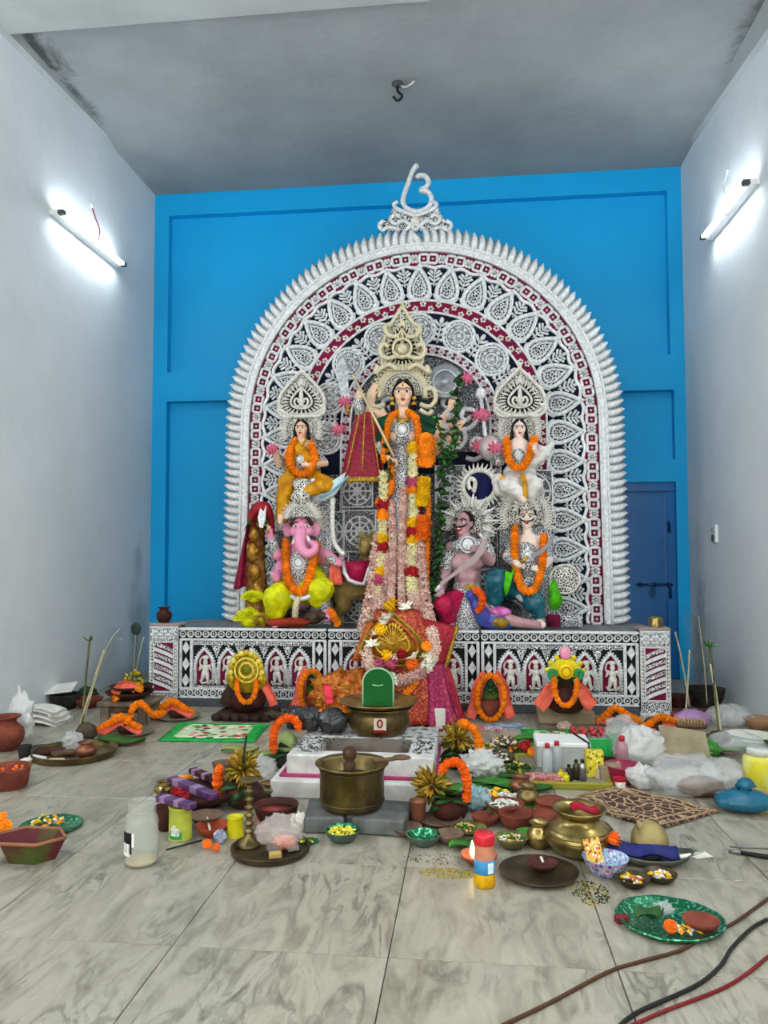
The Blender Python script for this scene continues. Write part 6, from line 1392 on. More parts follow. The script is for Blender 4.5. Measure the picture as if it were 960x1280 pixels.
def ringed(px, yb, rx, ry, cy, w1, w2, lab):
    p, r = spot(px, yb, 40, .5); Y = p.y; J = JY(Y); t = thing('garlanded_pot', 'terracotta pot with a green coconut ' + lab, 'pot', p)
    mb = MB(); mb.lathe(PROF['handi'], p, 24, None, .125); mb.build('pot', M_TER, t)
    mb = MB(); mb.ball(p + V((0, 0, .23)), (.085, .085, .12), 12, 9); mb.build('coconut', mat('green_coconut', '5f7a34', .6, col2='8a8a4a', vs=7), t)
    for k in range(5): a = -1 + k * .5; c = p + V((0, -.02, .17)); inst('leaf', LEAFD, Matrix.Translation(c) @ V((math.sin(a), -.5, .9)).to_track_quat('Z', 'Y').to_matrix().to_4x4() @ Matrix.Scale(.19, 4), t)
    garland('oval ring of orange marigolds around the pot ' + lab, [J(px + rx * math.sin(k * PI / 7), cy - ry * math.cos(k * PI / 7), -.15) for k in range(15)], .024, 'o', step=.75)
    for sg in w1: strip_cloth('salmon_cloth', 'salmon cloth strip on the %s of the pot %s' % ('left' if sg < 0 else 'right', lab), [(px + sg * 5, cy - ry - 2, -.05), (px + sg * rx * .9, cy - ry * .5, -.10), (px + sg * rx * 1.15, cy + ry * .3, -.12), (px + sg * (rx + 9), cy + ry * w2, -.14)], .085, Y)
    return p
ringed(390, 892, 14, 26, 864, (-1,), .85, 'beside the brocade heap')
ringed(613, 900, 17, 28, 872, (-1, 1), .9, 'right of the red shrine')
def tent(lab, pts, pot, k=.06):
    (x0, y0), (x1, y1), (x2, y2) = pts; xb, yb, wb = pot
    o, p, r = vessel('saucer_dish', 'dark leaf plate under the marigold strip ' + lab, 'plate', xb, yb, wb * 1.3, 'plate', mat('dull_plate', '8c8674', .6, .2, col2='6c6856', vs=8))
    mb = MB(); mb.ball(p + V((0, 0, .05)), (r * .45, r * .4, .06), 12, 8); tag(mb.build('clay_lamp_heap', M_TERD), 'dark clay mound under the marigold strip ' + lab, 'clay')
    Y = p.y - r * .25; 
    mid = lambda a, b, t: lerp(a, b, t)
    strip_cloth('salmon_strip', 'bent salmon cloth strip ' + lab, [(x0, y0 + 3, -.05), (mid(x0, x1, .5), mid(y0, y1, .5) + 3, -.02), (x1, y1 + 4, 0), (mid(x1, x2, .5), mid(y1, y2, .5) + 3, -.02), (x2, y2 + 3, -.05)], .055, Y)
    garland('orange marigold string on the salmon strip ' + lab, [at(x0, y0 - 3, Y - .02), at(mid(x0, x1, .5), mid(y0, y1, .55) - 2, Y - .02), at(x1, y1 - 3, Y - .02), at(mid(x1, x2, .5), mid(y1, y2, .45) - 2, Y - .02), at(x2, y2 - 3, Y - .02)], .030, 'o', step=.6)
tent('left of the left green mat', ((123, 915), (150, 899), (176, 914)), (150, 923, 50))
tent('at the foot of the left pillar', ((192, 896), (214, 879), (240, 893)), (215, 902, 44))
tent('at the foot of the right altar screen', ((748, 904), (769, 888), (800, 905)), (774, 909, 46))
tent('at the foot of the right pillar', ((796, 918), (826, 899), (852, 906)), (824, 920, 50))
garland('loop of orange marigolds between two salmon strips', [at(x, y, 5.75) for x, y in ((163, 897), (166, 885), (175, 879), (184, 886), (192, 893), (205, 891))], .028, 'o', step=.6)
# printed green mats
def printed(name, base, cols, sc1, border=None):
    m, N, Lk, b = newmat(name); tc = nd(N, 'TexCoord')
    v = nd(N, 'TexVoronoi', Scale=sc1); Lk.new(tc.outputs['Object'], v.inputs['Vector'])
    sp = nd(N, 'SeparateColor'); Lk.new(v.outputs['Color'], sp.inputs[0])
    rp = ramp(N, [(k / len(cols), c) for k, c in enumerate(cols)]); rp.color_ramp.interpolation = 'CONSTANT'; Lk.new(sp.outputs[0], rp.inputs[0])
    ds = ramp(N, [(.44, 'ffffff'), (.5, '000000')]); Lk.new(v.outputs['Distance'], ds.inputs[0])
    Lk.new(mixc(N, Lk, ds.outputs[0], lin(base), rp.outputs[0]), b.inputs['Base Color']); b.inputs['Roughness'].default_value = .6; return m
M_GMAT = printed('lotus_print', 'cfe0b4', ['b8283c', 'f0f0e0', '1d7a3a', 'c23a4a', '1c241a', '3f9a3f', 'd98a94'], 16)
M_GEDGE = mat('bright_green_edge', '1fae4a', .6, col2='0f8a38', vs=26)
def mat_quad(label, q, name='printed_mat', edge=.06):
    A, B, Cc, D = [fl(*p) for p in q]; t = thing(name, label, 'mat', (A + B + Cc + D) / 4)
    def P(u, v, z): p = A.lerp(B, u).lerp(D.lerp(Cc, u), v); return V((p.x, p.y, z))
    mb = MB(); mb.sheet(lambda u, v: P(u, v, .006 + .002 * math.sin(u * 9) ), 14, 8, .004); mb.build('edge_cloth', M_GEDGE, t)
    mb = MB(); mb.sheet(lambda u, v: P(lerp(.13, .87, u), lerp(.14, .86, v), .0125 + .002 * math.sin(u * 9)), 14, 8, .003); mb.build('printed_field', M_GMAT, t)
mat_quad('green edged mat printed with flowers on the left', [(224, 904), (336, 907), (318, 929), (196, 927)])
mat_quad('green edged mat printed with flowers on the right', [(650, 912), (772, 917), (784, 934), (660, 937)])

# ================================================================== fire altar and what stands about it
def kund():
    xa_, xb_ = fl(334, 1001).x, fl(542, 1003).x; y0 = fl(430, 1001).y; y1 = y0 + .85; h1 = .10; m_ = mat('whitewash', 'd9d8d4', .8, col2='b9b8b4', vs=7, bump=.2, bs=20); mp = mat('magenta_line', 'b03a6a', .7, col2='95305a', vs=14)
    ms = mat('sooty_whitewash', 'c9c9c6', .85, col2='5a5e60', vs=26, lo=.5, hi=.62)
    t = thing('fire_altar', 'whitewashed square fire altar with a sunken pit and a magenta painted line', 'altar', ((xa_ + xb_) / 2, (y0 + y1) / 2, 0)); xc = (xa_ + xb_) / 2; W = xb_ - xa_
    mb = MB(); mb.bbox((xc, (y0 + y1) / 2, h1 / 2), (W, y1 - y0, h1), .01); mb.build('base_step', m_, t, False)
    x0 = xa_ + .075; x1 = xb_ - .0; ya = y0 + .08; yb = y1 - .03; hz = .215; w_ = .10; 
    mb = MB(); mb.bbox(((x0 + x1) / 2 - .01, (ya + yb) / 2, h1 + .008), (x1 - x0 + .05, yb - ya + .05, .016), .004); mb.build('magenta_line', mp, t, False)
    for nm, c, d in (('front_wall', ((x0 + x1) / 2, ya + w_ / 2, (h1 + hz) / 2 + .005), (x1 - x0, w_, hz - h1)), ('back_ledge', ((x0 + x1) / 2, yb - .16, (h1 + hz) / 2 + .005), (x1 - x0, .32, hz - h1)), ('side_wall', (x0 + .075, (ya + w_ + yb - .32) / 2, (h1 + hz) / 2 + .004), (.15, yb - ya - w_ - .326, hz - h1)), ('side_wall', (x1 - .075, (ya + w_ + yb - .32) / 2, (h1 + hz) / 2 + .004), (.15, yb - ya - w_ - .326, hz - h1))):
        mb = MB(); mb.bbox(c, d, .008); mb.build(nm, m_ if nm == 'front_wall' else ms, t, False)
    mb = MB(); mb.box(((x0 + x1) / 2, ya + .2, h1 + .03), (x1 - x0 - .3, .25, .03)); mb.build('pit_floor', mat('ash', '77736c', .95, col2='5c5952', vs=12, bump=.5, bs=30), t, False)
    mb = MB(); mb.box(((x0 + x1) / 2, yb - .325, (h1 + hz) / 2 + .004), (x1 - x0 - .3, .012, hz - h1 - .008)); mb.build('pit_lining', mat('smoked_plaster', '7d786e', .9, col2='565249', vs=7), t, False)
    chips('black soot crumbs and ash on the rim of the fire altar', 'soot', 'soot', (x0 + .12, ya + .22, hz + .008), .14, 90, [M_SOOT, MATS['ash']], .009, .004, sq=1.3)
    chips('black soot crumbs on the right rim of the fire altar', 'soot', 'soot', (x1 - .1, ya + .22, hz + .008), .10, 60, [M_SOOT, MATS['ash']], .009, .004, sq=1.6)
    return x0, x1, ya, yb, hz + .012
KX0, KX1, KYA, KYB, KZ = kund()
def back_pot():
    c = V((at(474, 900, KYB - .18).x, KYB - .18, KZ)); s = mpp(c); r = 40 * s
    t = thing('brass_cauldron', 'wide brass pot with a red and white stamp on the back of the fire altar', 'pot', c)
    mb = MB(); mb.lathe([(0, 0), (.78, 0), (.86, .06), (.98, .3), (.94, .56), (.88, .70), (1.04, .76), (1.06, .80), (.98, .80), (.86, .72), (.9, .5), (.7, .2), (0, .15)], c, 34, None, r); mb.build('body', M_BRASSO, t)
    q = at(475, 907, c.y - r * .97); mb = MB(); mb.bbox(q, (.075, .01, .085), .002); st = mb.build('stamp', mat('white_stamp', 'd8c9b4', .6), t, False)
    mb = MB(); mb.tube([q + V((.014 * math.cos(k * PI / 8), -.008, .012 + .022 * math.sin(k * PI / 8))) for k in range(16)], .005, 5, True); mb.build('ring_mark', M_RED, st)
    mb = MB(); mb.bbox(q + V((0, -.006, -.034)), (.075, .006, .016), .001); mb.build('red_line', M_RED, st, False)
    ZT = c.z + .80 * r; t2, r2 = V((c.x, c.y, ZT)), 50 * s
    mb = MB(); mb.lathe(PROF['plate'], t2, 34, None, r2); tag(mb.build('brass_plate', M_BRASS), 'brass plate lying on the wide stamped brass pot', 'plate')
    g = at(473, 870, c.y - r * .3); w_ = 19 * s; zb = ZT + .035 * r2 + .005; h = 46 * s; o = [(-w_, 0), (-w_, h * .62)] + [(-w_ * math.cos(k * PI / 10), h * .62 + h * .38 * math.sin(k * PI / 10)) for k in range(1, 10)] + [(w_, h * .62), (w_, 0)]
    t3 = thing('green_domed_board', 'dark green round topped board with a pale edge standing on the brass plate', 'board', (g.x, g.y, zb)); T_ = Matrix.Translation((g.x, g.y, zb))
    mb = MB(); mb.prism(o, -.02, .03, T_); mb.build('board', mat('dark_green_gloss', '065e20', .6, col2='05521c', vs=3, bump=.1, bs=30), t3, False)
    mb = MB(); mb.tube([V((g.x + x, g.y - .018, zb + z)) for x, z in o], .006, 6); mb.build('pale_edge', mat('pale_green', '9cc6a4', .5), t3)
    mb = MB(); mb.tube(spline([V((g.x + x * w_, g.y - .024, zb + h * z)) for x, z in ((-.35, .56), (0, .53), (.35, .56))], 5), .004, 5); mb.build('moon_mark', MATS['pale_green'], t3)
    for k, (x, y, w2) in enumerate(((384, 917, 34), (413, 919, 40), (366, 914, 26))): blob('black_bag', ('crumpled black plastic bag next to the stamped brass pot', 'crumpled black plastic bag touching the stamped brass pot', 'small black plastic bag at the far left corner of the fire altar')[k], 'bag', x, y, w2, 30, mat('black_plastic', '26282a', .3, col2='3a3d40', vs=9, bump=.5, bs=20), .3, 3, k + 3, Z=KZ if k < 2 else .0)
back_pot()
def bricks():
    y0 = fl(440, 1046).y
    for x0, x1, rz, l in ((372, 428, .12, 'grey brick under the left of the large brass bucket'), (440, 512, -.1, 'grey brick under the right of the large brass bucket')):
        a, b_ = fl(x0, 1043), fl(x1, 1043); solid('grey_brick', l, 'brick', ((a.x + b_.x) / 2, y0 + .17, .0395), (b_.x - a.x - .02, .30, .075), M_GREY, .008, rz)
    c = V((at(440, 1000, y0 + .19).x, y0 + .19, .079)); s = mpp(c); r = 41 * s
    t = thing('brass_bucket', 'large round brass bucket on two grey bricks before the fire altar', 'pot', c)
    mb = MB(); mb.lathe([(0, 0), (.80, 0), (.92, .06), (.98, .2), (.98, 1.22), (1.12, 1.30), (1.13, 1.33), (1.0, 1.31), (.93, 1.24), (.93, .2), (0, .12)], c, 40, None, r); mb.build('body', M_BRASSO, t)
    for z in (.24, 1.16): mb = MB(); mb.tube([c + V((r * .985 * math.cos(k * PI / 18), r * .985 * math.sin(k * PI / 18), r * z)) for k in range(36)], .004, 5, True); mb.build('turned_ring', M_BRASSD, t)
    mb = MB(); mb.lathe([(0, .0), (.9, 0), (0, .001)], c + V((0, 0, r * .86)), 30, None, r * .98); mb.build('ghee', mat('old_ghee', '7a6a30', .25), t)
    ld = thing('wooden_ladle', 'carved dark wooden ladle standing in the brass bucket', 'ladle', c + V((0, 0, r * .9))); p = at(437, 972, c.y - .02); q = at(437, 945, c.y + .0)
    mb = MB(); mb.lathe([(0, -.14), (.02, -.14), (.018, .0), (.03, .02), (.032, .07), (.02, .08), (.034, .10), (.036, .135), (.02, .15), (0, .15)], p, 14); mb.build('handle', mat('carved_wood', '4a3222', .6, col2='35241a', vs=12), ld); mb = MB(); mb.ball(p + V((.0, 0, -.14)), (.05, .05, .025)); mb.build('bowl', MATS['carved_wood'], ld)
    sp_ = thing('flat_spoon', 'flat wooden spoon lying across the right rim of the brass bucket', 'spoon', c + V((r, 0, r * 1.33))); a, b_ = at(468, 966, c.y - .03), at(502, 962, c.y + .06); a.z = b_.z = c.z + r * 1.33 + .014; mb = MB(); mb.tube([a, b_], .011, 8); mb.build('handle', M_WOODB, sp_); mb = MB(); mb.ball(b_, (.05, .035, .012), 10, 6); mb.build('blade', M_WOODB, sp_)
bricks()
def tinsel_pot(px, yb, w, lab, tin=(0, 0), stick=None, gar=None, pm=M_TERD, coconut=False, n=130):
    p, r = spot(px, yb, w, .5); t = thing('tinsel_pot' if n else 'coconut_pot', lab, 'pot', p)
    mb = MB(); mb.lathe(PROF['handi'], p, 24, None, r); mb.build('pot', pm, t); top = p + V((0, 0, r * 1.3))
    if coconut: mb = MB(); mb.ball(top + V((0, -.0, r * .5)), (r * .75, r * .75, r * .85), 12, 9); mb.build('coconut', mat('green_coconut_b', '93a868', .6, col2='6f8048', vs=7), t)
    rnd = random.Random(lab); c = top + V((tin[0], -.02, tin[1]))
    for k in range(n):
        v = V((rnd.uniform(-1, 1), rnd.uniform(-1, .3), rnd.uniform(-.75, 1.1))).normalized(); l = r * rnd.uniform(.6, 1.15); 
        if k < 3: mb = MB()
        M = Matrix.Translation(c + v * r * .1) @ v.to_track_quat('Z', 'Y').to_matrix().to_4x4() @ Matrix.Rotation(rnd.uniform(0, 6), 4, 'Z') @ Matrix.Diagonal((l * .7, l * .8, l, 1)); inst('tinsel_leaf', TIN[k % 3], M, t)
    for k in range(7): v = V((rnd.uniform(-1, 1), -.7, rnd.uniform(-.6, .5))).normalized(); inst('leaf', LEAFD, Matrix.Translation(top) @ v.to_track_quat('Z', 'Y').to_matrix().to_4x4() @ Matrix.Scale(r * 1.5, 4), t)
    if gar: garland(*gar, step=.62)
    if stick: mb = MB(); a, b_ = at(*stick[0], p.y - .05), at(*stick[1], p.y - .05); mb.tube([a, b_], .006, 6); mb.build('stick', M_SOOT, t)
    return p, r
TIN = [leaf_mesh('tinsel_leaf', M_TINSEL, .3), leaf_mesh('tinsel_leaf', M_GOLD, .26), leaf_mesh('tinsel_leaf', mat('olive_tinsel', 'a89a2c', .3, .4, col2='6f6420', vs=40), .3)]
g = lambda pts, Y: [at(x, y, Y) for x, y in pts]
tinsel_pot(302, 1012, 50, 'dark pot bursting with gold tinsel leaves left of the fire altar', (0, .07), ((296, 1005), (308, 920)), ('short thick orange marigold string on the left tinsel pot', g([(274, 962), (272, 975), (273, 992)], fl(280, 1012).y + .04), .028, 'd'))
tinsel_pot(562, 1028, 48, 'dark red pot with drooping gold tinsel right of the fire altar', (-.09, .05), None, ('deep orange marigold string arched over the right tinsel pot', g([(552, 962), (560, 954), (572, 953), (580, 962), (584, 980), (583, 998)], fl(562, 1028).y - .03), .024, 'd'))
tinsel_pot(572, 962, 40, 'small dark pot with olive tinsel behind the right corner of the fire altar', (0, .06), ((545, 955), (600, 932)), ('orange marigold string on the small olive tinsel pot', g([(578, 904), (588, 908), (596, 918), (599, 934)], fl(572, 962).y - .02), .030, 'o'), pm=M_SOOT)
tinsel_pot(357, 962, 34, 'dark pot with a pale green coconut behind the left corner of the fire altar', (0, 0), None, ('orange marigold string arched over the pale green coconut', g([(342, 936), (342, 918), (348, 904), (360, 897), (370, 901), (374, 912)], fl(357, 962).y - .08), .028, 'd'), pm=M_SOOT, coconut=True, n=0)
# ================================================================== things on the floor, left
vessel('terracotta_pot', 'terracotta pot cut by the left edge under a white plastic bag', 'pot', 0, 940, 44, 'lota', M_TER)
blob('plastic_bag', 'white plastic bag spilling beside the terracotta pot at the left edge', 'bag', 20, 930, 34, 62, M_MILK, .35, 3, 2, .6)
def towel():
    p = fl(40, 908); s = mpp(p); t = thing('folded_towel', 'white towel folded in layers on the floor by the left wall', 'towel', p)
    for k, (dx, w_, d, z) in enumerate(((0, .40, .26, .02), (-.01, .37, .25, .055), (-.02, .34, .23, .09))):
        mb = MB(); c = p + V((dx, .12, 0)); mb.sheet(lambda u, v: c + V(((u - .5) * w_, (v - .5) * d, z + .028 * math.sin(PI * u) - .03 * max(0, u - .7) + .006 * math.sin(v * 8 + k))), 14, 8, .03); mb.build('fold', M_WPAPER, t)
    mb = MB(); c = p + V((-.02, .0, .105)); mb.tube([c + V((-.16, -.01 , -.006)), c + V((0, -.01, .024)), c + V((.15, -.01, -.014))], .006, 5); mb.build('grey_stripe', mat('grey_stripe', '8a8c92', .8), t)
towel()
vessel('dark_pot', 'dark open pot by the left wall with a white plate over it', 'pot', 75, 888, 38, 'deep', M_SOOT)
p, r = spot(70, 888, 42, .6); solid('paper_plate', 'white card plate tilted on the dark pot by the left wall', 'plate', p + V((-.02, 0, .17)), (.26, .2, .012), M_WPAPER, .004, .2, .25, -.1)
vessel('red_clay_pot', 'red clay pot with dark leaves by the left wall', 'pot', 106, 886, 36, 'bowl', M_TER)
p, r = spot(106, 886, 36, .6); blob('leaf_bunch', 'dark green leaf bunch in the red clay pot by the left wall', 'leaves', 106, 874, 22, 14, M_LEAFD, .5, 4, 3)
def stool():
    a, b_ = fl(124, 907), fl(184, 907); W = b_.x - a.x; x0 = a.x; y0 = a.y; h = .165; D = .3; t = thing('low_stool', 'low grey wooden stool left of the left corner pillar', 'stool', (x0 + W / 2, y0 + D / 2, 0))
    mb = MB(); mb.bbox((x0 + W / 2, y0 + D / 2, h), (W + .04, D + .04, .035), .008); mb.build('seat_board', M_WOODG, t, False)
    for i in (0, 1):
        for j in (0, 1): mb = MB(); mb.bbox((x0 + .035 + i * (W - .07), y0 + .03 + j * (D - .06), h / 2 - .01), (.07, .05, h - .02), .006); mb.build('leg', M_WOODG, t, False)
    mb = MB(); mb.bbox((x0 + W / 2, y0 + .03, h - .045), (W - .1, .02, .05), .004); mb.build('apron', M_WOODB, t, False)
    c = V((x0 + W * .5, y0 + D * .45, h + .019))
    for k, (rr, l) in enumerate(((.19, 'lower dark wooden dish on the low stool'), (.17, 'upper dark wooden dish stacked on the low stool'))): mb = MB(); mb.lathe(PROF['saucer'], c + V((.01 * k, 0, .05 * k)), 26, None, rr); tag(mb.build('dark_dish', M_TERD), l, 'dish')
    q = c + V((.03, -.02, .12)); chips('yellow and green petal heap on the dishes of the low stool', 'petal_heap', 'petals', q + V((0, 0, .0)), .08, 90, [FLW['y'].materials[0], M_LEAF, M_TINSEL], .02, .12)
    strip_cloth('salmon_cloth', 'folded salmon cloth on the dishes of the low stool', [(143, 868, 0), (150, 859, 0), (160, 857, 0), (170, 862, 0)], .07, c.y - .12)
    for x, y, l in ((145, 874, 'left'), (174, 861, 'right')): flower_at('orange marigold at the %s of the low stool' % l, at(x, y, c.y - .17), .035, 'o')
stool()
def sticks(name, label, cat, segs, m, leaf=None, feather=None):
    t = thing(name, label, cat, segs[0][0]); mb = MB(); mb.tube(spline([a for a, _ in segs], 4), [r for k in range(len(segs) - 1) for r in [segs[k][1]] * 4] + [segs[-1][1]], 7); mb.build('stem', m, t)
    tip = segs[-1][0]; d = (tip - segs[-2][0]).normalized()
    if leaf:
        for a, l in leaf: inst('leaf', LEAF, Matrix.Translation(tip - d * .05) @ V((math.sin(a), -.3, math.cos(a))).to_track_quat('Z', 'Y').to_matrix().to_4x4() @ Matrix.Scale(l, 4), t)
    if feather:
        mb = MB(); n, l = feather; base = segs[0][0]
        for k in range(n):
            q = base.lerp(tip, .35 + .65 * k / n)
            for sg in (-1, 1): mb.tube([q, q + V((sg * l * .6, 0, l * .25)), q + V((sg * l, -.01, l * .2))], [.0022, .0018, .001], 3)
        stuff(mb.build('feather_barbs', mat('grey_green_barb', '6e7a70', .6), t))
    return t
M_BAM = mat('pale_bamboo', 'c8c2a4', .5, col2='a8a07c', vs=8); M_STEM = mat('green_brown_stem', '6a6c44', .7, col2='4e4c34', vs=10)
def mound(px, yb, w, lab):
    p, r = spot(px, yb, w, .7); mb = MB(); mb.blob(p + V((0, 0, r * .7)), (r, r * .9, r * .8), .22, 2.5, px, 18, 12); tag(mb.build('clay_lump', M_MUD), lab, 'clay'); return p, r
p, r = mound(103, 927, 28, 'grey clay lump holding two thin sticks on the left'); J = JY(p.y)
sticks('bamboo_stick', 'pale split bamboo stick leaning out of the left clay lump', 'stick', [(J(100, 905), .008), (J(112, 868), .008), (J(130, 812), .006)], M_BAM)
sticks('leafy_twig', 'thin green twig with three leaves in the left clay lump', 'twig', [(J(103, 905), .008), (J(106, 862), .008), (J(113, 793), .006)], M_STEM, ((-.9, .07), (.5, .05)))
Jf = JY(6.75); sticks('peacock_feather', 'faint peacock feather leaning on the wall behind the low stool', 'feather', [(Jf(105, 899, -.6), .004), (Jf(132, 812, -.4), .004), (Jf(150, 786, -.3), .003)], M_BAM, None, (26, .075))
Jf = JY(6.85); t_ = sticks('peacock_feather', 'peacock feather with a dark eye standing behind the low stool', 'feather', [(Jf(165, 878), .004), (Jf(168, 825), .004), (Jf(170, 788), .004)], M_BAM, None, (30, .05)); mb = MB(); mb.ball(Jf(170, 786), (.05, .012, .06)); mb.build('feather_eye', mat('feather_dark', '2a3f3a', .4), t_)
sticks('bamboo_stick', 'pale bamboo stick leaning beside the left corner pillar', 'stick', [(Jf(163, 878), .007), (Jf(173, 825), .007), (Jf(180, 796), .005)], M_BAM)
mound(172, 905, 1, 'x') if 0 else None
def brass_tray():
    o, p, r = vessel('brass_tray', 'wide brass tray of offerings below the left clay lump', 'tray', 68, 958, 106, 'tray', M_BRASSO)
    z = r * .04
    vessel('copper_lota', 'copper water pot on the right of the brass offering tray', 'pot', 104, 949, 26, 'lota', M_COP, z, .8)
    vessel('black_cup', 'small black cup on the left of the brass offering tray', 'cup', 27, 949, 17, 'glass', M_SOOT, z, .6)
    vessel('grey_metal_dish', 'round grey metal dish lying on the brass offering tray', 'lid', 48, 939, 26, 'saucer', M_BRASSD, z)
    for k, (x, y, w_, d, m, l) in enumerate(((47, 950, .13, .05, M_WPAPER, 'white paper strip on the brass offering tray'), (33, 953, .06, .05, M_WPAPER, 'small white paper scrap beside the black cup'), (70, 953, .10, .04, M_BAM, 'pale wooden stick piece at the front of the brass tray'), (62, 942, .17, .09, M_TERD, 'dark bundle of cloth on the brass offering tray'), (80, 944, .15, .08, M_WOODB, 'brown bark piece on the brass offering tray'))):
        q = fl(x, y, z); solid('tray_piece' if k > 1 else 'paper_scrap', l, 'paper' if k < 2 else 'piece', q + V((0, 0, .014)), (w_, d, .022), m, .006, .3 * k - .4)
    blob('plastic_bag', 'small clear plastic bag on the brass offering tray', 'bag', 86, 940, 28, 22, M_CLEAR, .4, 3, 6, .7, z)
brass_tray()
o, p, r = vessel('clay_basin', 'wide terracotta basin cut by the left edge of the picture', 'basin', 0, 990, 50, 'basin', M_TER, 0, 1.5)
chips('red and orange petals filling the terracotta basin at the left edge', 'petal_heap', 'petals', p + V((0, 0, r * .75)), r * .7, 90, [M_TER, FLW['d'].materials[0], M_RED], .02, .02)
def boat():
    p = fl(22, 1088); s = mpp(p); t = thing('bark_bowl', 'big angular bowl of maroon and green bark cut by the left edge', 'bowl', p + V((0, .12, 0)))
    def ring(rx, ry, z, n=6): return [p + V((rx * math.cos(a) - .02, .13 + ry * math.sin(a), z)) for a in [PI / 6 * (2 * k) for k in range(n)]]
    mb = MB(); R1, R2, R3, R4 = ring(.115, .08, 0), ring(.165, .12, .095), ring(.155, .11, .095), ring(.10, .07, .03); vs = R1 + R2 + R3 + R4; fs = [tuple(range(6))[::-1], tuple(range(18, 24))]
    for a in (0, 6, 12): fs += [(a + k, a + (k + 1) % 6, a + 6 + (k + 1) % 6, a + 6 + k) for k in range(6)]
    mb.add(vs, fs); mb.build('bowl', mat('maroon_bark', '581f27', .6, col2='4a5524', vs=5, lo=.45, hi=.6), t, False)
    mb = MB(); mb.tube([q + V((0, 0, .002)) for q in ring(.162, .117, .093)], .008, 6, True); mb.build('rim', mat('tan_bark', '8f5f42', .6), t)
boat()
def foil_plate(px, yb, w, lab, h=.5, tip=False):
    p, r = spot(px, yb, w, .8); mb = MB(); n = 40; rows = []; vs = []
    for q, z in ((.0, .004), (.8, .004), (.97, .05), (1, .09), (.97, .095), (.80, .014), (0, .012)):
        for k in range(n):
            a = 2 * PI * k / n; e = 1 + (.16 * max(0, math.cos(a)) ** 3 if tip else 0) + .015 * math.sin(a * 9); vs.append(p + V((r * q * e * math.cos(a), r * q * e * math.sin(a), r * z * 1.4)))
    fs = []
    for i in range(6):
        for k in range(n): fs.append((i * n + k, i * n + (k + 1) % n, (i + 1) * n + (k + 1) % n, (i + 1) * n + k))
    mb.add(vs, fs); o = mb.build('foil_plate', M_GF2); tag(o, lab, 'plate'); return o, p, r
o, p, r = foil_plate(47, 1046, 78, 'round green foil plate of petals behind the bark bowl')
chips('white and orange petals on the round green foil plate at the left', 'petal_heap', 'petals', p + V((-.02, -.0, .02)), r * .5, 70, [M_WPAPER, FLW['y'].materials[0], FLW['o'].materials[0], M_LEAF], .014, .035)
for k, (x, y) in enumerate(((2, 1022), (8, 1032), (1, 1035))): flower_at('orange marigold at the left edge behind the bark bowl, ' + ('farthest', 'right one', 'lowest')[k], fl(x, y, .03), .028, 'o', group='marigolds at the left edge')
def jar():
    p, r = spot(168, 1087, 42, .95); t = thing('glass_jar', 'empty wide mouthed clear glass jar with a black and white label', 'jar', p); h = r * 4.0
    g = mat('cloudy_glass', 'd2d6cc', .12, 0, alpha=.2, trans=0, bump=.15, bs=14)
    mb = MB(); mb.lathe([(0, 0), (.88, 0), (.98, .06), (1, .2), (1, 2.55), (.93, 2.8), (.82, 2.98), (.80, 3.1), (.86, 3.16), (.86, 3.24), (.80, 3.3), (.86, 3.36), (.86, 3.44), (.80, 3.5), (.84, 3.6), (.84, 3.75), (.78, 3.75), (.76, 3.0), (.90, 2.7), (.94, 2.5), (.94, .2), (.8, .12), (0, .12)], p, 40, None, r); mb.build('glass', g, t)
    mb = MB(); mb.lathe([(0, .13), (.90, .13), (.92, .3), (0, .42)], p, 26, None, r); mb.build('settled_powder', mat('beige_powder', 'c7b890', .8), t)
    def lab(z0, z1, a0, a1, nm, m):
        mb = MB(); mb.sheet(lambda u, v: p + V((1.01 * r * math.cos(lerp(a0, a1, u)), 1.01 * r * math.sin(lerp(a0, a1, u)), lerp(z0, z1, v) * r)), 10, 2, .001); mb.build(nm, m, t)
    bl, wh = mat('label_black', '15161a', .5), mat('label_white', 'dcdcd4', .5); lab(.9, 2.1, -2.75, -1.75, 'black_label', bl); lab(.72, 1.45, -2.65, -1.9, 'white_label', wh); lab(1.3, 2.1, -1.75, -1.6, 'label_edge', wh)
jar()
# the laden dish and what is crowded round it
vessel('clay_bowl', 'brown clay bowl with a yellow band half hidden left of the green tin', 'bowl', 205, 1040, 34, 'deep', M_TERD, 0, 1.7)
def tin(px, yb, w, h, lab, cm, art):
    p, r = spot(px, yb, w, .97); t = thing('tin', lab, 'tin', p); zs = h / w * 2 / 2.44
    mb = MB(); mb.lathe([(a, z * zs) for a, z in PROF['tin']], p, 28, None, r); mb.build('can', cm, t)
    for k, (a0, a1, z0, z1, m) in enumerate(art): mb = MB(); mb.sheet(lambda u, v: p + V((.985 * r * math.cos(lerp(a0, a1, u)), .985 * r * math.sin(lerp(a0, a1, u)), lerp(z0, z1, v) * h / w * 2 * r)), 8, 2, .0012); mb.build('label_patch', m, t)
    return p, r, h / w * 2 * r
M_LIME = mat('lime_label', 'b9c24a', .4, col2='a2ac3a', vs=12); M_YTIN = mat('yellow_tin', 'd8cf1e', .4, col2='c4b812', vs=10); M_LGRN = mat('label_green', '2a8a44', .5); M_LWHT = mat('label_pale', 'e8e8e0', .5, col2='b8c0b8', vs=60)
tp, tr_, th_ = tin(220, 1053, 30, 40, 'lime green tin with a green and white picture label', M_LIME, ((-2.3, -1.1, .08, .30, M_LGRN), (-2.1, -1.3, .18, .42, M_LWHT), (-1.9, -1.6, .40, .50, M_LWHT)))
tin(291, 1049, 21, 25, 'small plain yellow tin left of the brass lamp', M_YTIN, ())
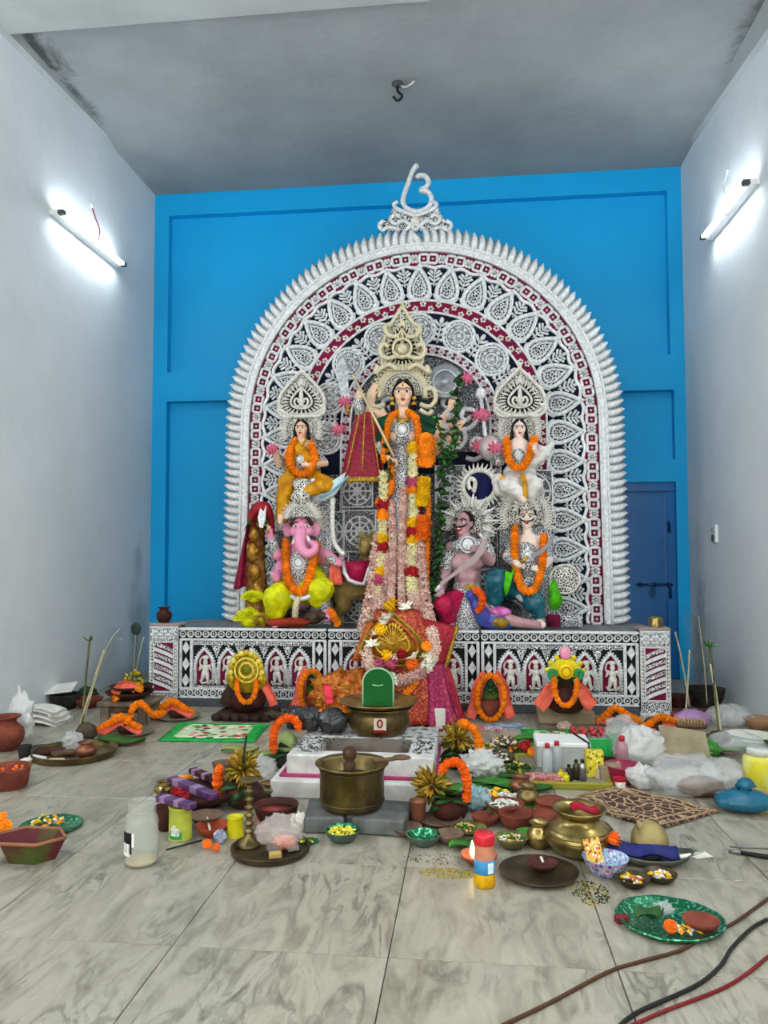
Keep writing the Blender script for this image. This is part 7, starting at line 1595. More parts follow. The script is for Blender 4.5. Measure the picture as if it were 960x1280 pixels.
o, p, r = vessel('clay_dish', 'wide dark clay dish laden with wrapped incense left of the fire altar', 'dish', 243, 1014, 100, 'saucer', M_TERD, 0, 1.2); z = r * .34
vessel('brass_bowl', 'small shiny brass pot at the left of the laden clay dish', 'bowl', 203, 995, 28, 'lota', M_BRASS, .04, .6)
M_PUR = filigree('purple_wrapper', '7a3a80', 'c9a8c8', 30, .35, .1, (.3, .4)); M_PUR2 = mat('violet_wrapper', '43234f', .3, col2='6e3f70', vs=40)
def pack(label, a, b_, w, h, m):
    d = b_ - a; L = d.length; t = thing('incense_pack', label, 'packet', (a + b_) / 2); M = d.to_track_quat('X', 'Z').to_matrix(); mb = MB(); mb.bbox((0, 0, 0), (L, w, h), .004); mb.v = [M @ v + (a + b_) / 2 + V((0, 0, h / 2)) for v in mb.v]; mb.build('wrapper', m, t, False)
    for k in (-.3, .12): mb = MB(); mb.bbox((k * L, 0, 0), (L * .16, w * 1.02, h * 1.05), .003); mb.v = [M @ v + (a + b_) / 2 + V((0, 0, h / 2)) for v in mb.v]; mb.build('pale_band', mat('lilac_band', '93789a', .4), t, False)
    for k in (-.46, .46): mb = MB(); mb.bbox((k * L, 0, 0), (L * .05, w * 1.02, h * 1.05), .003); mb.v = [M @ v + (a + b_) / 2 + V((0, 0, h / 2)) for v in mb.v]; mb.build('end_fold', M_PUR2, t, False)
pack('long purple incense packet lying across the laden clay dish', fl(214, 978, .09) , fl(268, 1000, .09), .055, .035, M_PUR2)
pack('purple incense packet lying on top of the lime green tin', fl(196, 1003, th_ + .002) + V((0, .03, 0)), fl(238, 1015, th_ + .002) + V((0, .03, 0)), .05, .03, M_PUR2)
pack('dark maroon incense packet at the back of the laden clay dish', fl(240, 966, .09), fl(270, 978, .09), .05, .03, M_TERD)
for x, y, k in ((221, 991, 'left'), (231, 996, 'right')): flower_at('red rose in the laden clay dish, the %s one' % k, fl(x, y, .09), .032, 'r', 'rose')
mb = MB(); mb.tube([fl(221, 973, .062), fl(241, 971, .062)], .014, 8); tag(mb.build('orange_roll', FLW['o'].materials[0]), 'orange rolled paper at the back of the laden clay dish', 'roll')
vessel('clay_lamp_dish', 'brown clay lamp dish with a white wick above the red bowl', 'lamp', 254, 1029, 44, 'saucer', M_CLAY, .03); vessel('clay_pot', 'small dark clay pot under the brown lamp dish', 'pot', 254, 1034, 34, 'bowl', M_TERD)
vessel('red_clay_bowl', 'orange red clay bowl right of the lime green tin', 'bowl', 262, 1048, 42, 'bowl', mat('orange_clay', '9c4630', .75, col2='943c20', vs=9)); mb = MB(); mb.tube([fl(259, 1022, .04), fl(263, 1040, .03)], .006, 6); tag(mb.build('white_wick', M_WPAPER), 'thick white cotton wick leaning over the red clay bowl', 'wick')
for x, y, l in ((259, 1055, 'left'), (270, 1060, 'right')): flower_at('deep orange marigold on the floor under the red bowl, the %s one' % l, fl(x, y, .02), .022, 'd', group='marigolds under the red bowl')
blob('blue_packet', 'crumpled blue grey packet on the floor right of the red bowl', 'packet', 273, 1056, 16, 16, mat('blue_grey_foil', '7a86a0', .4, col2='c0c4cc', vs=30), .4, 4, 2)
mb = MB(); mb.tube([fl(208, 1062, .006), fl(252, 1050, .006)], .004, 5); tag(mb.build('incense_stick', M_SOOT), 'thin black incense stick on the floor before the lime green tin', 'stick')
o, p, r = vessel('brass_tray', 'round old brass tray under the tall brass lamp', 'tray', 326, 1084, 102, 'tray', M_BRASSD); zt = r * .04
def lamp():
    p, r = spot(307, 1062, 32, .9, zt); t = thing('brass_lamp_stand', 'tall turned brass lamp stand on the old brass tray', 'lamp', p)
    mb = MB(); mb.lathe([(0, 0), (1, 0), (1.02, .08), (.8, .3), (.5, .55), (.34, .8), (.3, 1)], p, 26, None, r); mb.build('foot', M_BRASSO, t)
    mb = MB(); pr = [(.3, 1.0)]
    for k in range(6): z = 1.05 + k * .62; pr += [(.36, z), (.40, z + .10), (.24, z + .2), (.2, z + .34), (.3, z + .46), (.22, z + .56)]
    mb.lathe(pr + [(0, 4.9)], p, 16, None, r); mb.build('turned_stem', M_BRASSO, t); mb = MB(); mb.lathe([(0, 4.8), (.4, 4.8), (.8, 5.1), (.84, 5.18), (.7, 5.12), (0, 4.95)], p, 20, None, r); mb.build('oil_cup', M_BRASSO, t)
lamp()
blob('plastic_bag', 'clear plastic bag of pink sweets on the old brass tray', 'bag', 345, 1070, 56, 44, M_PINKB, .3, 2.6, 9, .7, zt); blob('sweet', 'pink sweet block showing inside the bag on the tray', 'food', 354, 1066, 30, 18, mat('pink_sweet', 'e09a86', .7, col2='d07a66', vs=12), .3, 3, 4, .7, zt)
solid('matchbox', 'small matchbox at the front of the old brass tray', 'box', fl(344, 1072, zt) + V((0, 0, .012)), (.055, .035, .022), mat('matchbox_tan', 'b59a5a', .6), .002, .3); solid('matchbox', 'small matchbox at the right of the old brass tray', 'box', fl(366, 1063, zt) + V((0, 0, .012)), (.05, .035, .02), mat('matchbox_grey', '8f8f84', .6), .002, .5)
o, p, r = vessel('terracotta_bowl', 'wide terracotta bowl of red powder before the fire altar', 'bowl', 341, 1034, 56, 'deep', M_TERD, 0, .85); mb = MB(); mb.lathe([(0, .60), (.84, .58), (0, .3)], p, 26, None, r); tag(mb.build('red_powder', mat('vermilion_dust', '8e3a30', .9, col2='7a2c26', vs=20)), 'red powder filling the wide terracotta bowl', 'powder')
vessel('clay_cup', 'small pinkish clay cup with a wick beside the wide terracotta bowl', 'cup', 326, 1036, 26, 'bowl', mat('pink_clay', 'b08270', .8)); 
blob('white_paper', 'crumpled ball of white paper left of the grey bricks', 'paper', 373, 1041, 20, 22, M_WPAPER, .45, 4, 7); foil_plate(384, 1057, 26, 'tiny leaf plate of yellow paste left of the grey bricks'); chips('yellow paste on the tiny leaf plate', 'paste', 'paste', fl(383, 1052, .012), .03, 30, [M_YTIN, M_LEAF], .01, .008)
def foil_bowl(px, yb, w, lab):
    p, r = spot(px, yb, w, .6); mb = MB(); mb.cur = 0; mb.lathe([(0, 0), (.5, 0), (.56, .03), (.88, .36), (1.0, .6), (1.03, .63), (.97, .63)], p, 30, None, r); mb.cur = 1; mb.lathe([(.97, .63), (.82, .36), (.5, .12), (0, .1)], p, 30, None, r); o = mb.build('foil_bowl', [mat('grey_green_card', '5a7066', .6, col2='465a52', vs=10), M_GF2]); tag(o, lab, 'bowl'); return p, r
p, r = foil_bowl(426, 1056, 46, 'green foil bowl of yellow sweets before the grey bricks'); chips('yellow sweet pieces heaped in the green foil bowl', 'sweet_pieces', 'food', p + V((0, 0, r * .42)), r * .72, 70, [M_YTIN, mat('pale_yellow_sweet', 'e6d860', .7)], .014, .022)
foil_bowl(529, 1061, 44, 'empty sparkling green foil bowl right of the grey bricks')
vessel('copper_glass', 'tall brown copper glass behind the empty green foil bowl', 'glass', 522, 1036, 22, 'glass', M_COP)
vessel('clay_saucer', 'flat clay saucer touching the right grey brick', 'saucer', 508, 1047, 40, 'bowl', M_CLAY, 0, .8); vessel('clay_saucer', 'flat clay saucer behind the empty green foil bowl', 'saucer', 550, 1036, 56, 'saucer', M_CLAY); vessel('grey_bowl', 'grey clay bowl right of the empty green foil bowl', 'bowl', 562, 1057, 36, 'bowl', M_CLAY, 0, 1.1)
o, p, r = vessel('leaf_dish', 'leaf dish of yellow grains behind the lit clay lamp', 'dish', 586, 1045, 46, 'saucer', mat('dry_leaf', '6f6a3c', .7, col2='55502c', vs=8)); chips('yellow grains in the leaf dish behind the lit lamp', 'grain', 'grain', p + V((-.02, 0, r * .25)), r * .6, 60, [mat('grain_yellow', 'c9b060', .7), M_LEAF], .011, .02)
leafy('betel_leaf', 'dull green betel leaf under the lit clay lamp', 'leaf', fl(584, 1060, .006), .17, .11, .4)
# lit lamp, spice jar, spill
o, p, r = vessel('clay_lamp', 'brown clay lamp with a burning wick behind the spice jar', 'lamp', 599, 1084, 48, 'diya', mat('lamp_clay', '9a5c40', .6, col2='7e452e', vs=8)); mb = MB(); q = p + V((-r * .35, -r * .2, r * .35)); mb.lathe([(0, 0), (.006, .006), (.011, .022), (.009, .042), (.004, .062), (0, .075)], q, 12); fl_ = mb.build('flame', mat('flame', 'ffd890', .5, emit=12), o)
mb = MB(); mb.tube([q + V((.02, .01, -.008)), q], .004, 5); mb.build('wick', M_WPAPER, o)
def spice():
    p, r = spot(606, 1112, 27, .9); t = thing('spice_jar', 'clear spice jar with a red lid, blue label and yellow base', 'jar', p); k = 4.9
    for nm, pr, m in (('yellow_base', [(0, 0), (.92, 0), (1, .08), (1.02, .5), (1, .95), (.94, 1.25)], mat('turmeric', 'd9a80c', .4, col2='c08e06', vs=20)), ('blue_label', [(.95, 1.25), (.97, 1.26), (.97, 2.5), (.95, 2.52)], mat('sky_label', '3f8fc4', .5, col2='a8cbe0', vs=14, lo=.5, hi=.62)), ('salmon_powder', [(.94, 2.5), (.95, 3.3), (.84, 3.75), (.84, 3.9)], mat('salmon_spice', 'c98a6c', .5, col2='b87458', vs=14)), ('red_lid', [(.84, 3.8), (.92, 3.84), (.94, 3.9), (.94, 4.7), (.88, 4.86), (0, 4.86)], mat('red_plastic', 'cf2030', .35))): mb = MB(); mb.lathe(pr, p, 26, None, r); mb.build(nm, m, t)
    for j in range(26): a = j * PI / 13; mb = MB() if j == 0 else mb; mb.cap(p + V((.945 * r * math.cos(a), .945 * r * math.sin(a), 3.98 * r)), p + V((.945 * r * math.cos(a), .945 * r * math.sin(a), 4.62 * r)), .0012, .0012, 4)
    mb.build('lid_ribs', MATS['red_plastic'], t); mb = MB(); mb.sheet(lambda u, v: p + V((.985 * r * math.cos(lerp(-1.25, -.6, u)), .985 * r * math.sin(lerp(-1.25, -.6, u)), lerp(1.4, 2.35, v) * r)), 6, 2, .001); mb.build('pale_label_panel', mat('pale_blue', 'c4dbe6', .5), t)
spice()
chips('yellow powder spilled on the marble left of the spice jar', 'spilled_powder', 'powder', fl(560, 1092, .0), .12, 420, [mat('yellow_dust', 'c4ae3a', .9), mat('olive_dust', '8a7e34', .9)], .004, .0015, sq=.45)
chips('dark seeds and yellow grains spilled before the dark lamp plate', 'spilled_grain', 'grain', fl(738, 1116, .0), .075, 300, [mat('yellow_dust_b', 'a8952c', .9), M_LEAFD, M_SOOT], .005, .002, sq=1.5)
chips('dark crumbs scattered on the marble before the green foil bowl', 'crumbs', 'crumbs', fl(550, 1074, .0), .16, 110, [M_SOOT, M_WOODB], .004, .001, sq=.4)
o, p, r = vessel('lamp_plate', 'big dark brass plate with a small lamp in its middle', 'plate', 677, 1109, 102, 'plate', M_BRASSD); vessel('clay_lamp', 'small dark clay lamp standing in the big dark plate', 'lamp', 679, 1091, 40, 'diya', M_TERD, r * .04)
mb = MB(); mb.tube([fl(679, 1078, .04), fl(676, 1071, .055)], .006, 6); tag(mb.build('cotton_wick', M_WPAPER), 'short white cotton wick in the small dark lamp', 'wick')
vessel('brass_lota', 'small shiny brass water pot left of the big brass pot', 'pot', 675, 1063, 32, 'lota', M_BRASS, 0, 1.05); vessel('brass_lota', 'dark brass water pot on the bare marble behind the clay bowls', 'pot', 661, 1013, 30, 'lota', M_BRASSO); vessel('copper_lota', 'dull copper pot behind the dark brass water pot', 'pot', 652, 993, 30, 'lota', M_COP, 0, .7)
def big_pot():
    p, r = spot(728, 1074, 92, .5); t = thing('brass_water_pot', 'large brass water pot with a wide collar right of the shiny lota', 'pot', p)
    mb = MB(); mb.lathe([(0, 0), (.5, 0), (.72, .06), (.98, .36), (1, .48), (.9, .66), (.66, .82), (.56, .92), (.54, 1.0), (.66, 1.1), (.74, 1.18), (.75, 1.22), (.68, 1.2), (.5, 1.02), (.6, .8), (0, .7)], p, 40, None, r); mb.build('body', M_BRASS, t)
    for z, q in ((.50, 1.0), (.60, .95), (.70, .86)): mb = MB(); mb.tube([p + V((r * q * math.cos(k * PI / 20), r * q * math.sin(k * PI / 20), r * z)) for k in range(40)], .003, 5, True); mb.build('turned_ring', M_BRASSO, t)
    c = p + V((.02, -r * .2, r * 1.2)); mb = MB(); mb.sheet(lambda u, v: c + V(((u - .5) * .12, (v - .5) * .09, .01 + .01 * math.sin(u * 6) + .006 * math.sin(v * 7))), 10, 8, .006); tag(mb.build('red_cloth', M_RED), 'small red cloth in the mouth of the large brass pot', 'cloth')
big_pot()
o, p, r = vessel('terracotta_pot', 'terracotta pot with a flat lid behind the large brass pot', 'pot', 692, 1042, 54, 'handi', M_TER, 0, .95); mb = MB(); mb.lathe([(0, 1.27), (.72, 1.27), (.76, 1.32), (.72, 1.40), (.2, 1.46), (0, 1.46)], p, 26, None, r); tag(mb.build('pot_lid', M_TER), 'flat terracotta lid on the pot behind the large brass pot', 'lid')
vessel('clay_bowl', 'terracotta bowl with a dark filling left of the lidded pot', 'bowl', 647, 1039, 46, 'deep', M_TER, 0, .85); vessel('clay_bowl', 'terracotta bowl of ash left of the other clay bowls', 'bowl', 607, 1034, 36, 'bowl', M_TER); o, p, r = vessel('clay_bowl', 'terracotta bowl of white puffed rice behind the other clay bowls', 'bowl', 632, 1024, 50, 'bowl', M_TER); chips('white puffed rice heaped in the clay bowl', 'puffed_rice', 'food', p + V((0, 0, r * .45)), r * .8, 110, [M_WPAPER], .012, .03)
o, p, r = vessel('leaf_bowl', 'greenish leaf bowl of mixed petals right of the spice jar', 'bowl', 640, 1063, 42, 'bowl', MATS['dry_leaf']); chips('mixed pale petals in the greenish leaf bowl', 'petal_heap', 'petals', p + V((0, 0, r * .4)), r * .75, 60, [M_WPAPER, M_LEAF, MATS['grain_yellow']], .012, .03)
# ================================================================== things on the floor, right
def pat_bowl():
    p, r = spot(760, 1099, 56, .6); t = thing('patterned_bowl', 'small bowl of purple and blue patterned foil beside the big dark plate', 'bowl', p)
    mb = MB(); mb.lathe([(0, 0), (.55, 0), (.62, .05), (.9, .42), (1, .72), (1.04, .76)], p, 30, None, r); mb.build('wall', printed('confetti_print', 'b8aabf', ['6a4a90', '3a6ab0', 'd8d0e0', '9a5a90', '5aa0c0'], 60), t); mb = MB(); mb.lathe([(1.04, .76), (.96, .74), (.84, .42), (.5, .16), (0, .14)], p, 30, None, r); mb.build('lining', printed('sky_print', '9fc0dc', ['5a8ac8', 'd8e4f0', 'b070a0'], 70), t)
    solid('picture_card', 'small red and yellow printed card standing in the patterned bowl', 'card', p + V((-.05, -.01, .095)), (.07, .004, .10), printed('card_print', 'd9b04a', ['c0442a', 'e8c860', '8a2a20', 'e6e0c8'], 90), .001, .15, -.35, -.15)
    flower_at('orange marigold at the rim of the patterned bowl', p + V((.05, .09, .105)), .035, 'd')
pat_bowl()
for x, y, w, l in ((793, 1112, 44, 'left'), (828, 1106, 42, 'right')):
    o, p, r = vessel('brass_saucer', 'small brass saucer of sweets, the %s one of the pair' % l, 'saucer', x, y, w, 'bowl', M_BRASSD, 0, .8); chips('white and red sweet crumbs in the %s brass saucer' % l, 'sweet_crumbs', 'food', p + V((0, 0, r * .28)), r * .6, 36, [M_WPAPER, FLW['y'].materials[0], mat('brick_sweet', 'c0603a', .7)][:3 if l == 'left' else 2], .013, .018)
def metal_boat():
    p, r = spot(822, 1090, 104, .5); t = thing('metal_boat', 'long boat shaped steel dish holding blue cloth', 'dish', p); mb = MB(); n = 36; vs = []
    for q, z in ((.0, .004), (.55, .004), (.85, .10), (1, .24), (.97, .25), (.82, .12), (.5, .02), (0, .02)):
        for k in range(n): a = 2 * PI * k / n + .12; cx = math.cos(a); vs.append(p + V((r * q * cx * 1.02, r * q * math.sin(a) * .52 * (1 - .25 * abs(cx) ** 3), r * z * (1 + .5 * abs(cx) ** 3))))
    fs = [(i * n + k, i * n + (k + 1) % n, (i + 1) * n + (k + 1) % n, (i + 1) * n + k) for i in range(7) for k in range(n)]; mb.add(vs, fs); mb.build('hull', mat('dull_steel', '7c8074', .35, .7, col2='5c6056', vs=6), t)
    mb = MB(); c = p + V((-.05, 0, r * .2)); mb.sheet(lambda u, v: c + V(((u - .5) * .30, (v - .5) * .10 - .03 * (u - .5), .03 * math.sin(PI * v) + .008 * math.sin(u * 12) + .012)), 18, 8, .02); tag(mb.build('blue_cloth', mat('navy_blue_cloth', '232a6e', .6, col2='1a2054', vs=20)), 'folded dark blue cloth lying in the steel boat dish', 'cloth')
    mb = MB(); q = p + V((.0, .05, r * .2 + .045)); mb.ball(q, (.082, .075, .085), 16, 12); mb.cap(q + V((-.04, -.02, .06)), q + V((-.055, -.025, .09)), .02, .006, 7); tag(mb.build('coconut', mat('tan_coconut', 'a0905c', .6, col2='5f5638', vs=7, bump=.3, bs=40)), 'husked tan coconut on the blue cloth of the steel boat dish', 'coconut')
    kn = thing('white_knife', 'small white handled knife on the right of the steel boat dish', 'knife', p + V((.1, -.05, r * .2))); a = p + V((.07, -.045, r * .25)); b_ = p + V((.15, -.03, r * .30)); mb = MB(); mb.tube([a, b_], .010, 8); mb.build('handle', M_WPAPER, kn); mb = MB(); mb.cap(b_, b_ + V((.06, .02, .01)), .006, .002, 6); mb.build('blade', M_BLADE, kn)
    solid('paper_scrap', 'white paper scrap on the marble right of the steel boat dish', 'paper', fl(875, 1069, .004), (.09, .06, .004), M_WPAPER, .001, .4)
metal_boat()
def rug():
    A, B, Cc, D = fl(709, 1003), fl(768, 988), fl(899, 1016), fl(822, 1040); t = thing('patterned_mat', 'crumpled brown mat with a cream woven pattern', 'mat', (A + B + Cc + D) / 4)
    def P(u, v): p = A.lerp(B, v).lerp(D.lerp(Cc, v), u); w_ = .03 * max(0, math.sin(2.6 * u * PI - .5)) * max(0, 1 - 2.2 * u) + .008 * (1 + math.sin(9 * u + 3 * v)); return V((p.x, p.y, .008 + w_ + .02 * max(0, v - .8) * math.sin(7 * u) ** 2))
    def woven():
        m, N, Lk, b = newmat('woven_brown'); tc = nd(N, 'TexCoord'); v = nd(N, 'TexVoronoi', Scale=20.0); v.feature = 'DISTANCE_TO_EDGE'; n = nd(N, 'TexNoise', Scale=9.0); Lk.new(tc.outputs['Object'], n.inputs['Vector']); mx = nd(N, 'VectorMath', operation='MULTIPLY_ADD'); mx.inputs[1].default_value = (.12, .12, 0); Lk.new(n.outputs['Color'], mx.inputs[0]); Lk.new(tc.outputs['Object'], mx.inputs[2]); Lk.new(mx.outputs[0], v.inputs['Vector']); r = ramp(N, [(.045, 'b79a78'), (.085, '3e241a')]); Lk.new(v.outputs['Distance'], r.inputs[0]); Lk.new(r.outputs[0], b.inputs['Base Color']); b.inputs['Roughness'].default_value = .9; return m
    mb = MB(); mb.sheet(P, 36, 20, .008); mb.build('woven_field', woven(), t)
    for pts in ([P(u / 30, .04) for u in range(31)], [P(u / 30, .96) for u in range(31)], [P(.03, v / 20) for v in range(21)], [P(.97, v / 20) for v in range(21)], [P(u / 30, .16) for u in range(3, 28)], [P(u / 30, .84) for u in range(3, 28)], [P(.13, v / 20) for v in range(3, 18)], [P(.87, v / 20) for v in range(3, 18)]): mb = MB(); mb.tube([p + V((0, 0, .005)) for p in pts], .008, 5, flat=.5); mb.build('border_stripe', mat('cream_yarn', 'b79a78', .9, col2='8f7658', vs=30), t)
rug()
blob('blue_bag', 'knotted shiny blue plastic bag at the right edge', 'bag', 937, 1023, 72, 28, M_BLUEB, .12, 2, 3, .7, knot=True)
for x, y, w, h, m, sd, l in ((868, 1003, 100, 46, M_CLEAR, 5, 'big clear plastic bag behind the brown mat'), (912, 990, 58, 34, M_CLEAR, 8, 'clear plastic bag right of the big clear one'), (806, 962, 62, 46, M_MILK, 3, 'bulging milky plastic bag right of the bottles'), (782, 950, 46, 50, M_CLEAR, 4, 'upright crumpled clear bag right of the green basket'), (806, 990, 38, 30, M_MILK, 6, 'small bluish white bag behind the brown mat'), (826, 990, 30, 22, M_CLEAR, 9, 'small clear bag between the milky bags and the big one'), (918, 912, 60, 26, M_CLEAR, 12, 'flat grey plastic heap by the right wall'), (930, 952, 70, 30, M_CLEAR, 13, 'crumpled clear sheet beside the yellow jar'), (868, 958, 46, 24, M_MILK, 14, 'white cloth like bag below the cardboard')):
    blob('plastic_bag', l, 'bag', x, y, w, h, m, .28, 2.4, sd, .75)
blob('brown_lump', 'brown food lump showing inside the big clear bag', 'food', 882, 1000, 56, 24, mat('brown_snack', '7f6450', .8, col2='6a5040', vs=14), .2, 3, 4, .6)
q = fl(862, 962); solid('cardboard', 'tilted tan cardboard piece behind the plastic bags', 'cardboard', q + V((0, .1, .13)), (.30, .02, .22), mat('tan_cardboard', '9a8f74', .8, col2='857a60', vs=8), .003, .12, -.75, .15)
blob('green_bag', 'crumpled bright green plastic bag on the cardboard', 'bag', 881, 950, 40, 22, mat('bright_green_plastic', '3f9a2c', .3, col2='2a7a20', vs=10, bump=.4, bs=20), .4, 3, 5, .6)
p, r = mound(904, 938, 30, 'grey clay lump holding a bamboo stick on the right'); J = JY(p.y)
sticks('bamboo_stick', 'pale bamboo stick leaning out of the right clay lump', 'stick', [(J(901, 918), .010), (J(895, 870), .009), (J(888, 830), .008)], M_BAM)
sticks('leafy_twig', 'green brown twig with cut leaves in the right clay lump', 'twig', [(J(899, 918), .010), (J(893, 860), .009), (J(886, 800), .007)], M_STEM, ((-.7, .07), (.2, .05), (1.1, .09)))
vessel('clay_saucer', 'reddish clay saucer under the right clay lump', 'saucer', 912, 944, 34, 'saucer', M_TER)
Jr = JY(6.7); sticks('peacock_feather', 'wide peacock feather standing by the right wall', 'feather', [(Jr(884, 880), .004), (Jr(880, 830), .004), (Jr(873, 770), .003)], M_BAM, None, (34, .13)); 
sticks('bamboo_stick', 'pale bamboo stick leaning left beside the right corner pillar', 'stick', [(Jr(862, 885), .008), (Jr(853, 830), .008), (Jr(844, 790), .007)], M_BAM); sticks('bamboo_stick', 'thin white bamboo stick upright behind the purple bag', 'stick', [(Jr(857, 896, -.2), .008), (Jr(860, 850, -.2), .007), (Jr(862, 812, -.2), .005)], M_BAM)
vessel('dark_pot', 'large dark pot with a rust band by the right wall', 'pot', 886, 886, 48, 'deep', M_SOOT, 0, 1.0); vessel('brown_pot', 'brown pot between the right pillar and the large dark pot', 'pot', 852, 888, 32, 'deep', M_TERD, 0, 1.1)
solid('low_bench', 'low red brown wooden plank behind the purple bag', 'plank', fl(872, 897) + V((0, .09, .02)), (.42, .2, .04), mat('red_brown_wood', '6a3a30', .7, col2='50291f', vs=8), .008)
blob('purple_bag', 'purple translucent bag on the floor right of the right pillar', 'bag', 868, 914, 44, 24, M_PURB, .15, 2.5, 7, .6)
br = thing('scrub_brush', 'brown bristle brush resting on the purple bag', 'brush', fl(870, 905, .15)); c = fl(870, 912, .165) + V((0, .12, 0)); mb = MB(); mb.bbox(c, (.2, .06, .03), .01); mb.build('back', M_WOODB, br)
mb = MB()
for k in range(9):
    for j in range(3): mb.cap(c + V((-.085 + k * .021, -.02 + j * .02, .012)), c + V((-.085 + k * .021, -.02 + j * .02, .045)), .006, .004, 5)
stuff(mb.build('bristles', mat('straw_bristle', 'a8906a', .8), br))
def yjar():
    p, r = spot(957, 993, 40, .95); t = thing('yellow_jar', 'yellow labelled plastic jar cut by the right edge', 'jar', p); mb = MB(); mb.lathe([(0, 0), (.94, 0), (1, .06), (1, 1.9), (.9, 2.1), (.7, 2.2)], p, 28, None, r); mb.build('body', mat('yellow_label', 'cfc832', .45, col2='d8d67a', vs=9), t); mb = MB(); mb.lathe([(.7, 2.2), (.74, 2.2), (.76, 2.55), (.7, 2.6), (0, 2.6)], p, 24, None, r); mb.build('cap', M_MILK, t)
yjar()
blob('straw_bundle', 'loose yellow straw bundle on the blue bag at the right edge', 'straw', 952, 1003, 34, 14, mat('yellow_straw', 'c8b850', .8, col2='8f7f30', vs=40), .5, 5, 3, .6)
vessel('white_plate', 'white oval plate near the right wall', 'plate', 948, 930, 70, 'plate', mat('cream_china', 'e4e2d2', .4)); vessel('wooden_dish', 'tan wooden dish behind the white oval plate', 'dish', 954, 913, 40, 'bowl', mat('tan_wood', '9a7456', .7))
# bottle tray ---------------------------------------------------------------
def btray():
    A, B = fl(664, 985), fl(757, 983); x0, x1, y0 = A.x - .05, B.x + .02, A.y; t = thing('bottle_tray', 'flat tray with a yellow rim holding tins and bottles', 'tray', ((x0 + x1) / 2, y0 + .3, 0))
    mb = MB(); mb.box(((x0 + x1) / 2, y0 + .3, .012), (x1 - x0, .6, .02)); mb.build('tray_base', mat('grey_tray', '8a8a7c', .6), t, False)
    for c, d in ((((x0 + x1) / 2, y0, .02), (x1 - x0, .025, .04)), (((x0 + x1) / 2, y0 + .6, .02), (x1 - x0, .025, .04)), ((x0, y0 + .3, .02), (.025, .6, .04)), ((x1, y0 + .3, .02), (.025, .6, .04))): mb = MB(); mb.bbox(c, d, .006); mb.build('rim', mat('olive_yellow_rim', '8f8a2a', .6), t, False)
    return y0
ty = btray(); Z = .023
a, b_ = fl(672, 962, Z), fl(738, 962, Z); tb = thing('metal_box', 'large pale metal box with a dark strap at the back of the bottle tray', 'box', (a + b_) / 2); h_ = .155; c = (a + b_) / 2 + V((0, .13, 0))
mb = MB(); mb.bbox(c + V((0, 0, h_ / 2)), (b_.x - a.x, .24, h_), .008); mb.build('box', mat('pale_tin', 'd0d4d4', .35, .35, col2='aeb4b6', vs=6), tb, False); mb = MB(); mb.bbox(c + V((0, 0, h_ - .012)), (b_.x - a.x + .01, .25, .03), .006); mb.build('lid', mat('white_tin', 'e8eaea', .4), tb, False)
mb = MB(); mb.tube([c + V((.15, -.13, .0)), c + V((.15, -.13, h_ + .006)), c + V((.09, .12, h_ + .008))], .007, 6); mb.build('strap', M_SOOT, tb)
def bottle(x, y, w, h, lab, body, capm, Z0=Z):
    p, r = spot(x, y, w, .9, Z0); t = thing('bottle', lab, 'bottle', p); k = h / w * 2
    mb = MB(); mb.lathe([(0, 0), (.92, 0), (1, .06), (1, k * .62), (.86, k * .74), (.42, k * .82), (.40, k * .88)], p, 18, None, r); mb.build('body', body, t); mb = MB(); mb.lathe([(.40, k * .84), (.5, k * .85), (.5, k * .98), (.44, k), (0, k)], p, 16, None, r); mb.build('cap', capm, t)
M_RCAP = mat('red_cap', 'b3202c', .35); M_RBOT = mat('rose_liquid', 'b98a94', .15, alpha=.8); M_CBOT = mat('clear_bottle', 'c8d0d4', .12, alpha=.6)
bottle(685, 967, 13, 36, 'clear bottle with a red cap, left one before the pale box', M_CBOT, M_RCAP); bottle(697, 964, 13, 36, 'clear bottle with a red cap, right one before the pale box', M_CBOT, M_RCAP); bottle(779, 962, 16, 40, 'rose bottle with a red cap right of the pale box', M_RBOT, M_RCAP, 0)
for x, y, w, h, m, l in ((712, 977, 9, 20, M_SOOT, 'small black bottle in the bottle tray, left one'), (721, 975, 9, 24, M_BRASSD, 'small brown bottle in the middle of the bottle tray'), (729, 977, 10, 26, M_STEEL, 'small steel grey bottle in the bottle tray')): bottle(x, y, w, h, l, m, M_SOOT)
for x, y, l in ((702, 976, 'left'), (708, 980, 'right')): bottle(x, y, 9, 13, 'tiny yellow bottle at the front of the tray, ' + l + ' one', M_YTIN, M_GOLD)
p, r = spot(745, 974, 16, .9, Z); solid('yellow_box', 'tall yellow printed box at the right of the bottle tray', 'box', p + V((0, .03, .075)), (.10, .07, .15), printed('yellow_carton', 'd8c820', ['c8b810', '6a6420', 'e8e070'], 60), .002)
tin(753, 979, 15, 16, 'small pinkish white cup in the bottle tray', mat('pink_white', 'dcc8c4', .5), ())
o = solid('red_packet', 'flat red and white printed packet at the front of the bottle tray', 'packet', fl(683, 977, Z) + V((0, .03, .014)), (.24, .11, .024), printed('red_wrapper', 'b8706a', ['a03030', 'd8b0a0', '8a4040'], 50), .006, -.1)
vessel('red_bowl', 'dark crimson bowl right of the bottle tray', 'bowl', 782, 982, 46, 'deep', mat('crimson_enamel', '8e1c3c', .3)); vessel('brown_dish', 'brown flat dish behind the crimson bowl', 'dish', 762, 962, 46, 'saucer', M_TERD)
tin(776, 989, 17, 14, 'small round red and white tin on the marble', mat('red_tin', 'b02434', .4), ((-2.4, -.7, .25, .75, M_LWHT),)); solid('tan_box', 'small tan box left of the little red tin', 'box', fl(762, 980) + V((0, .05, .05)), (.12, .1, .10), mat('tan_carton', '96866a', .7), .003, .2)
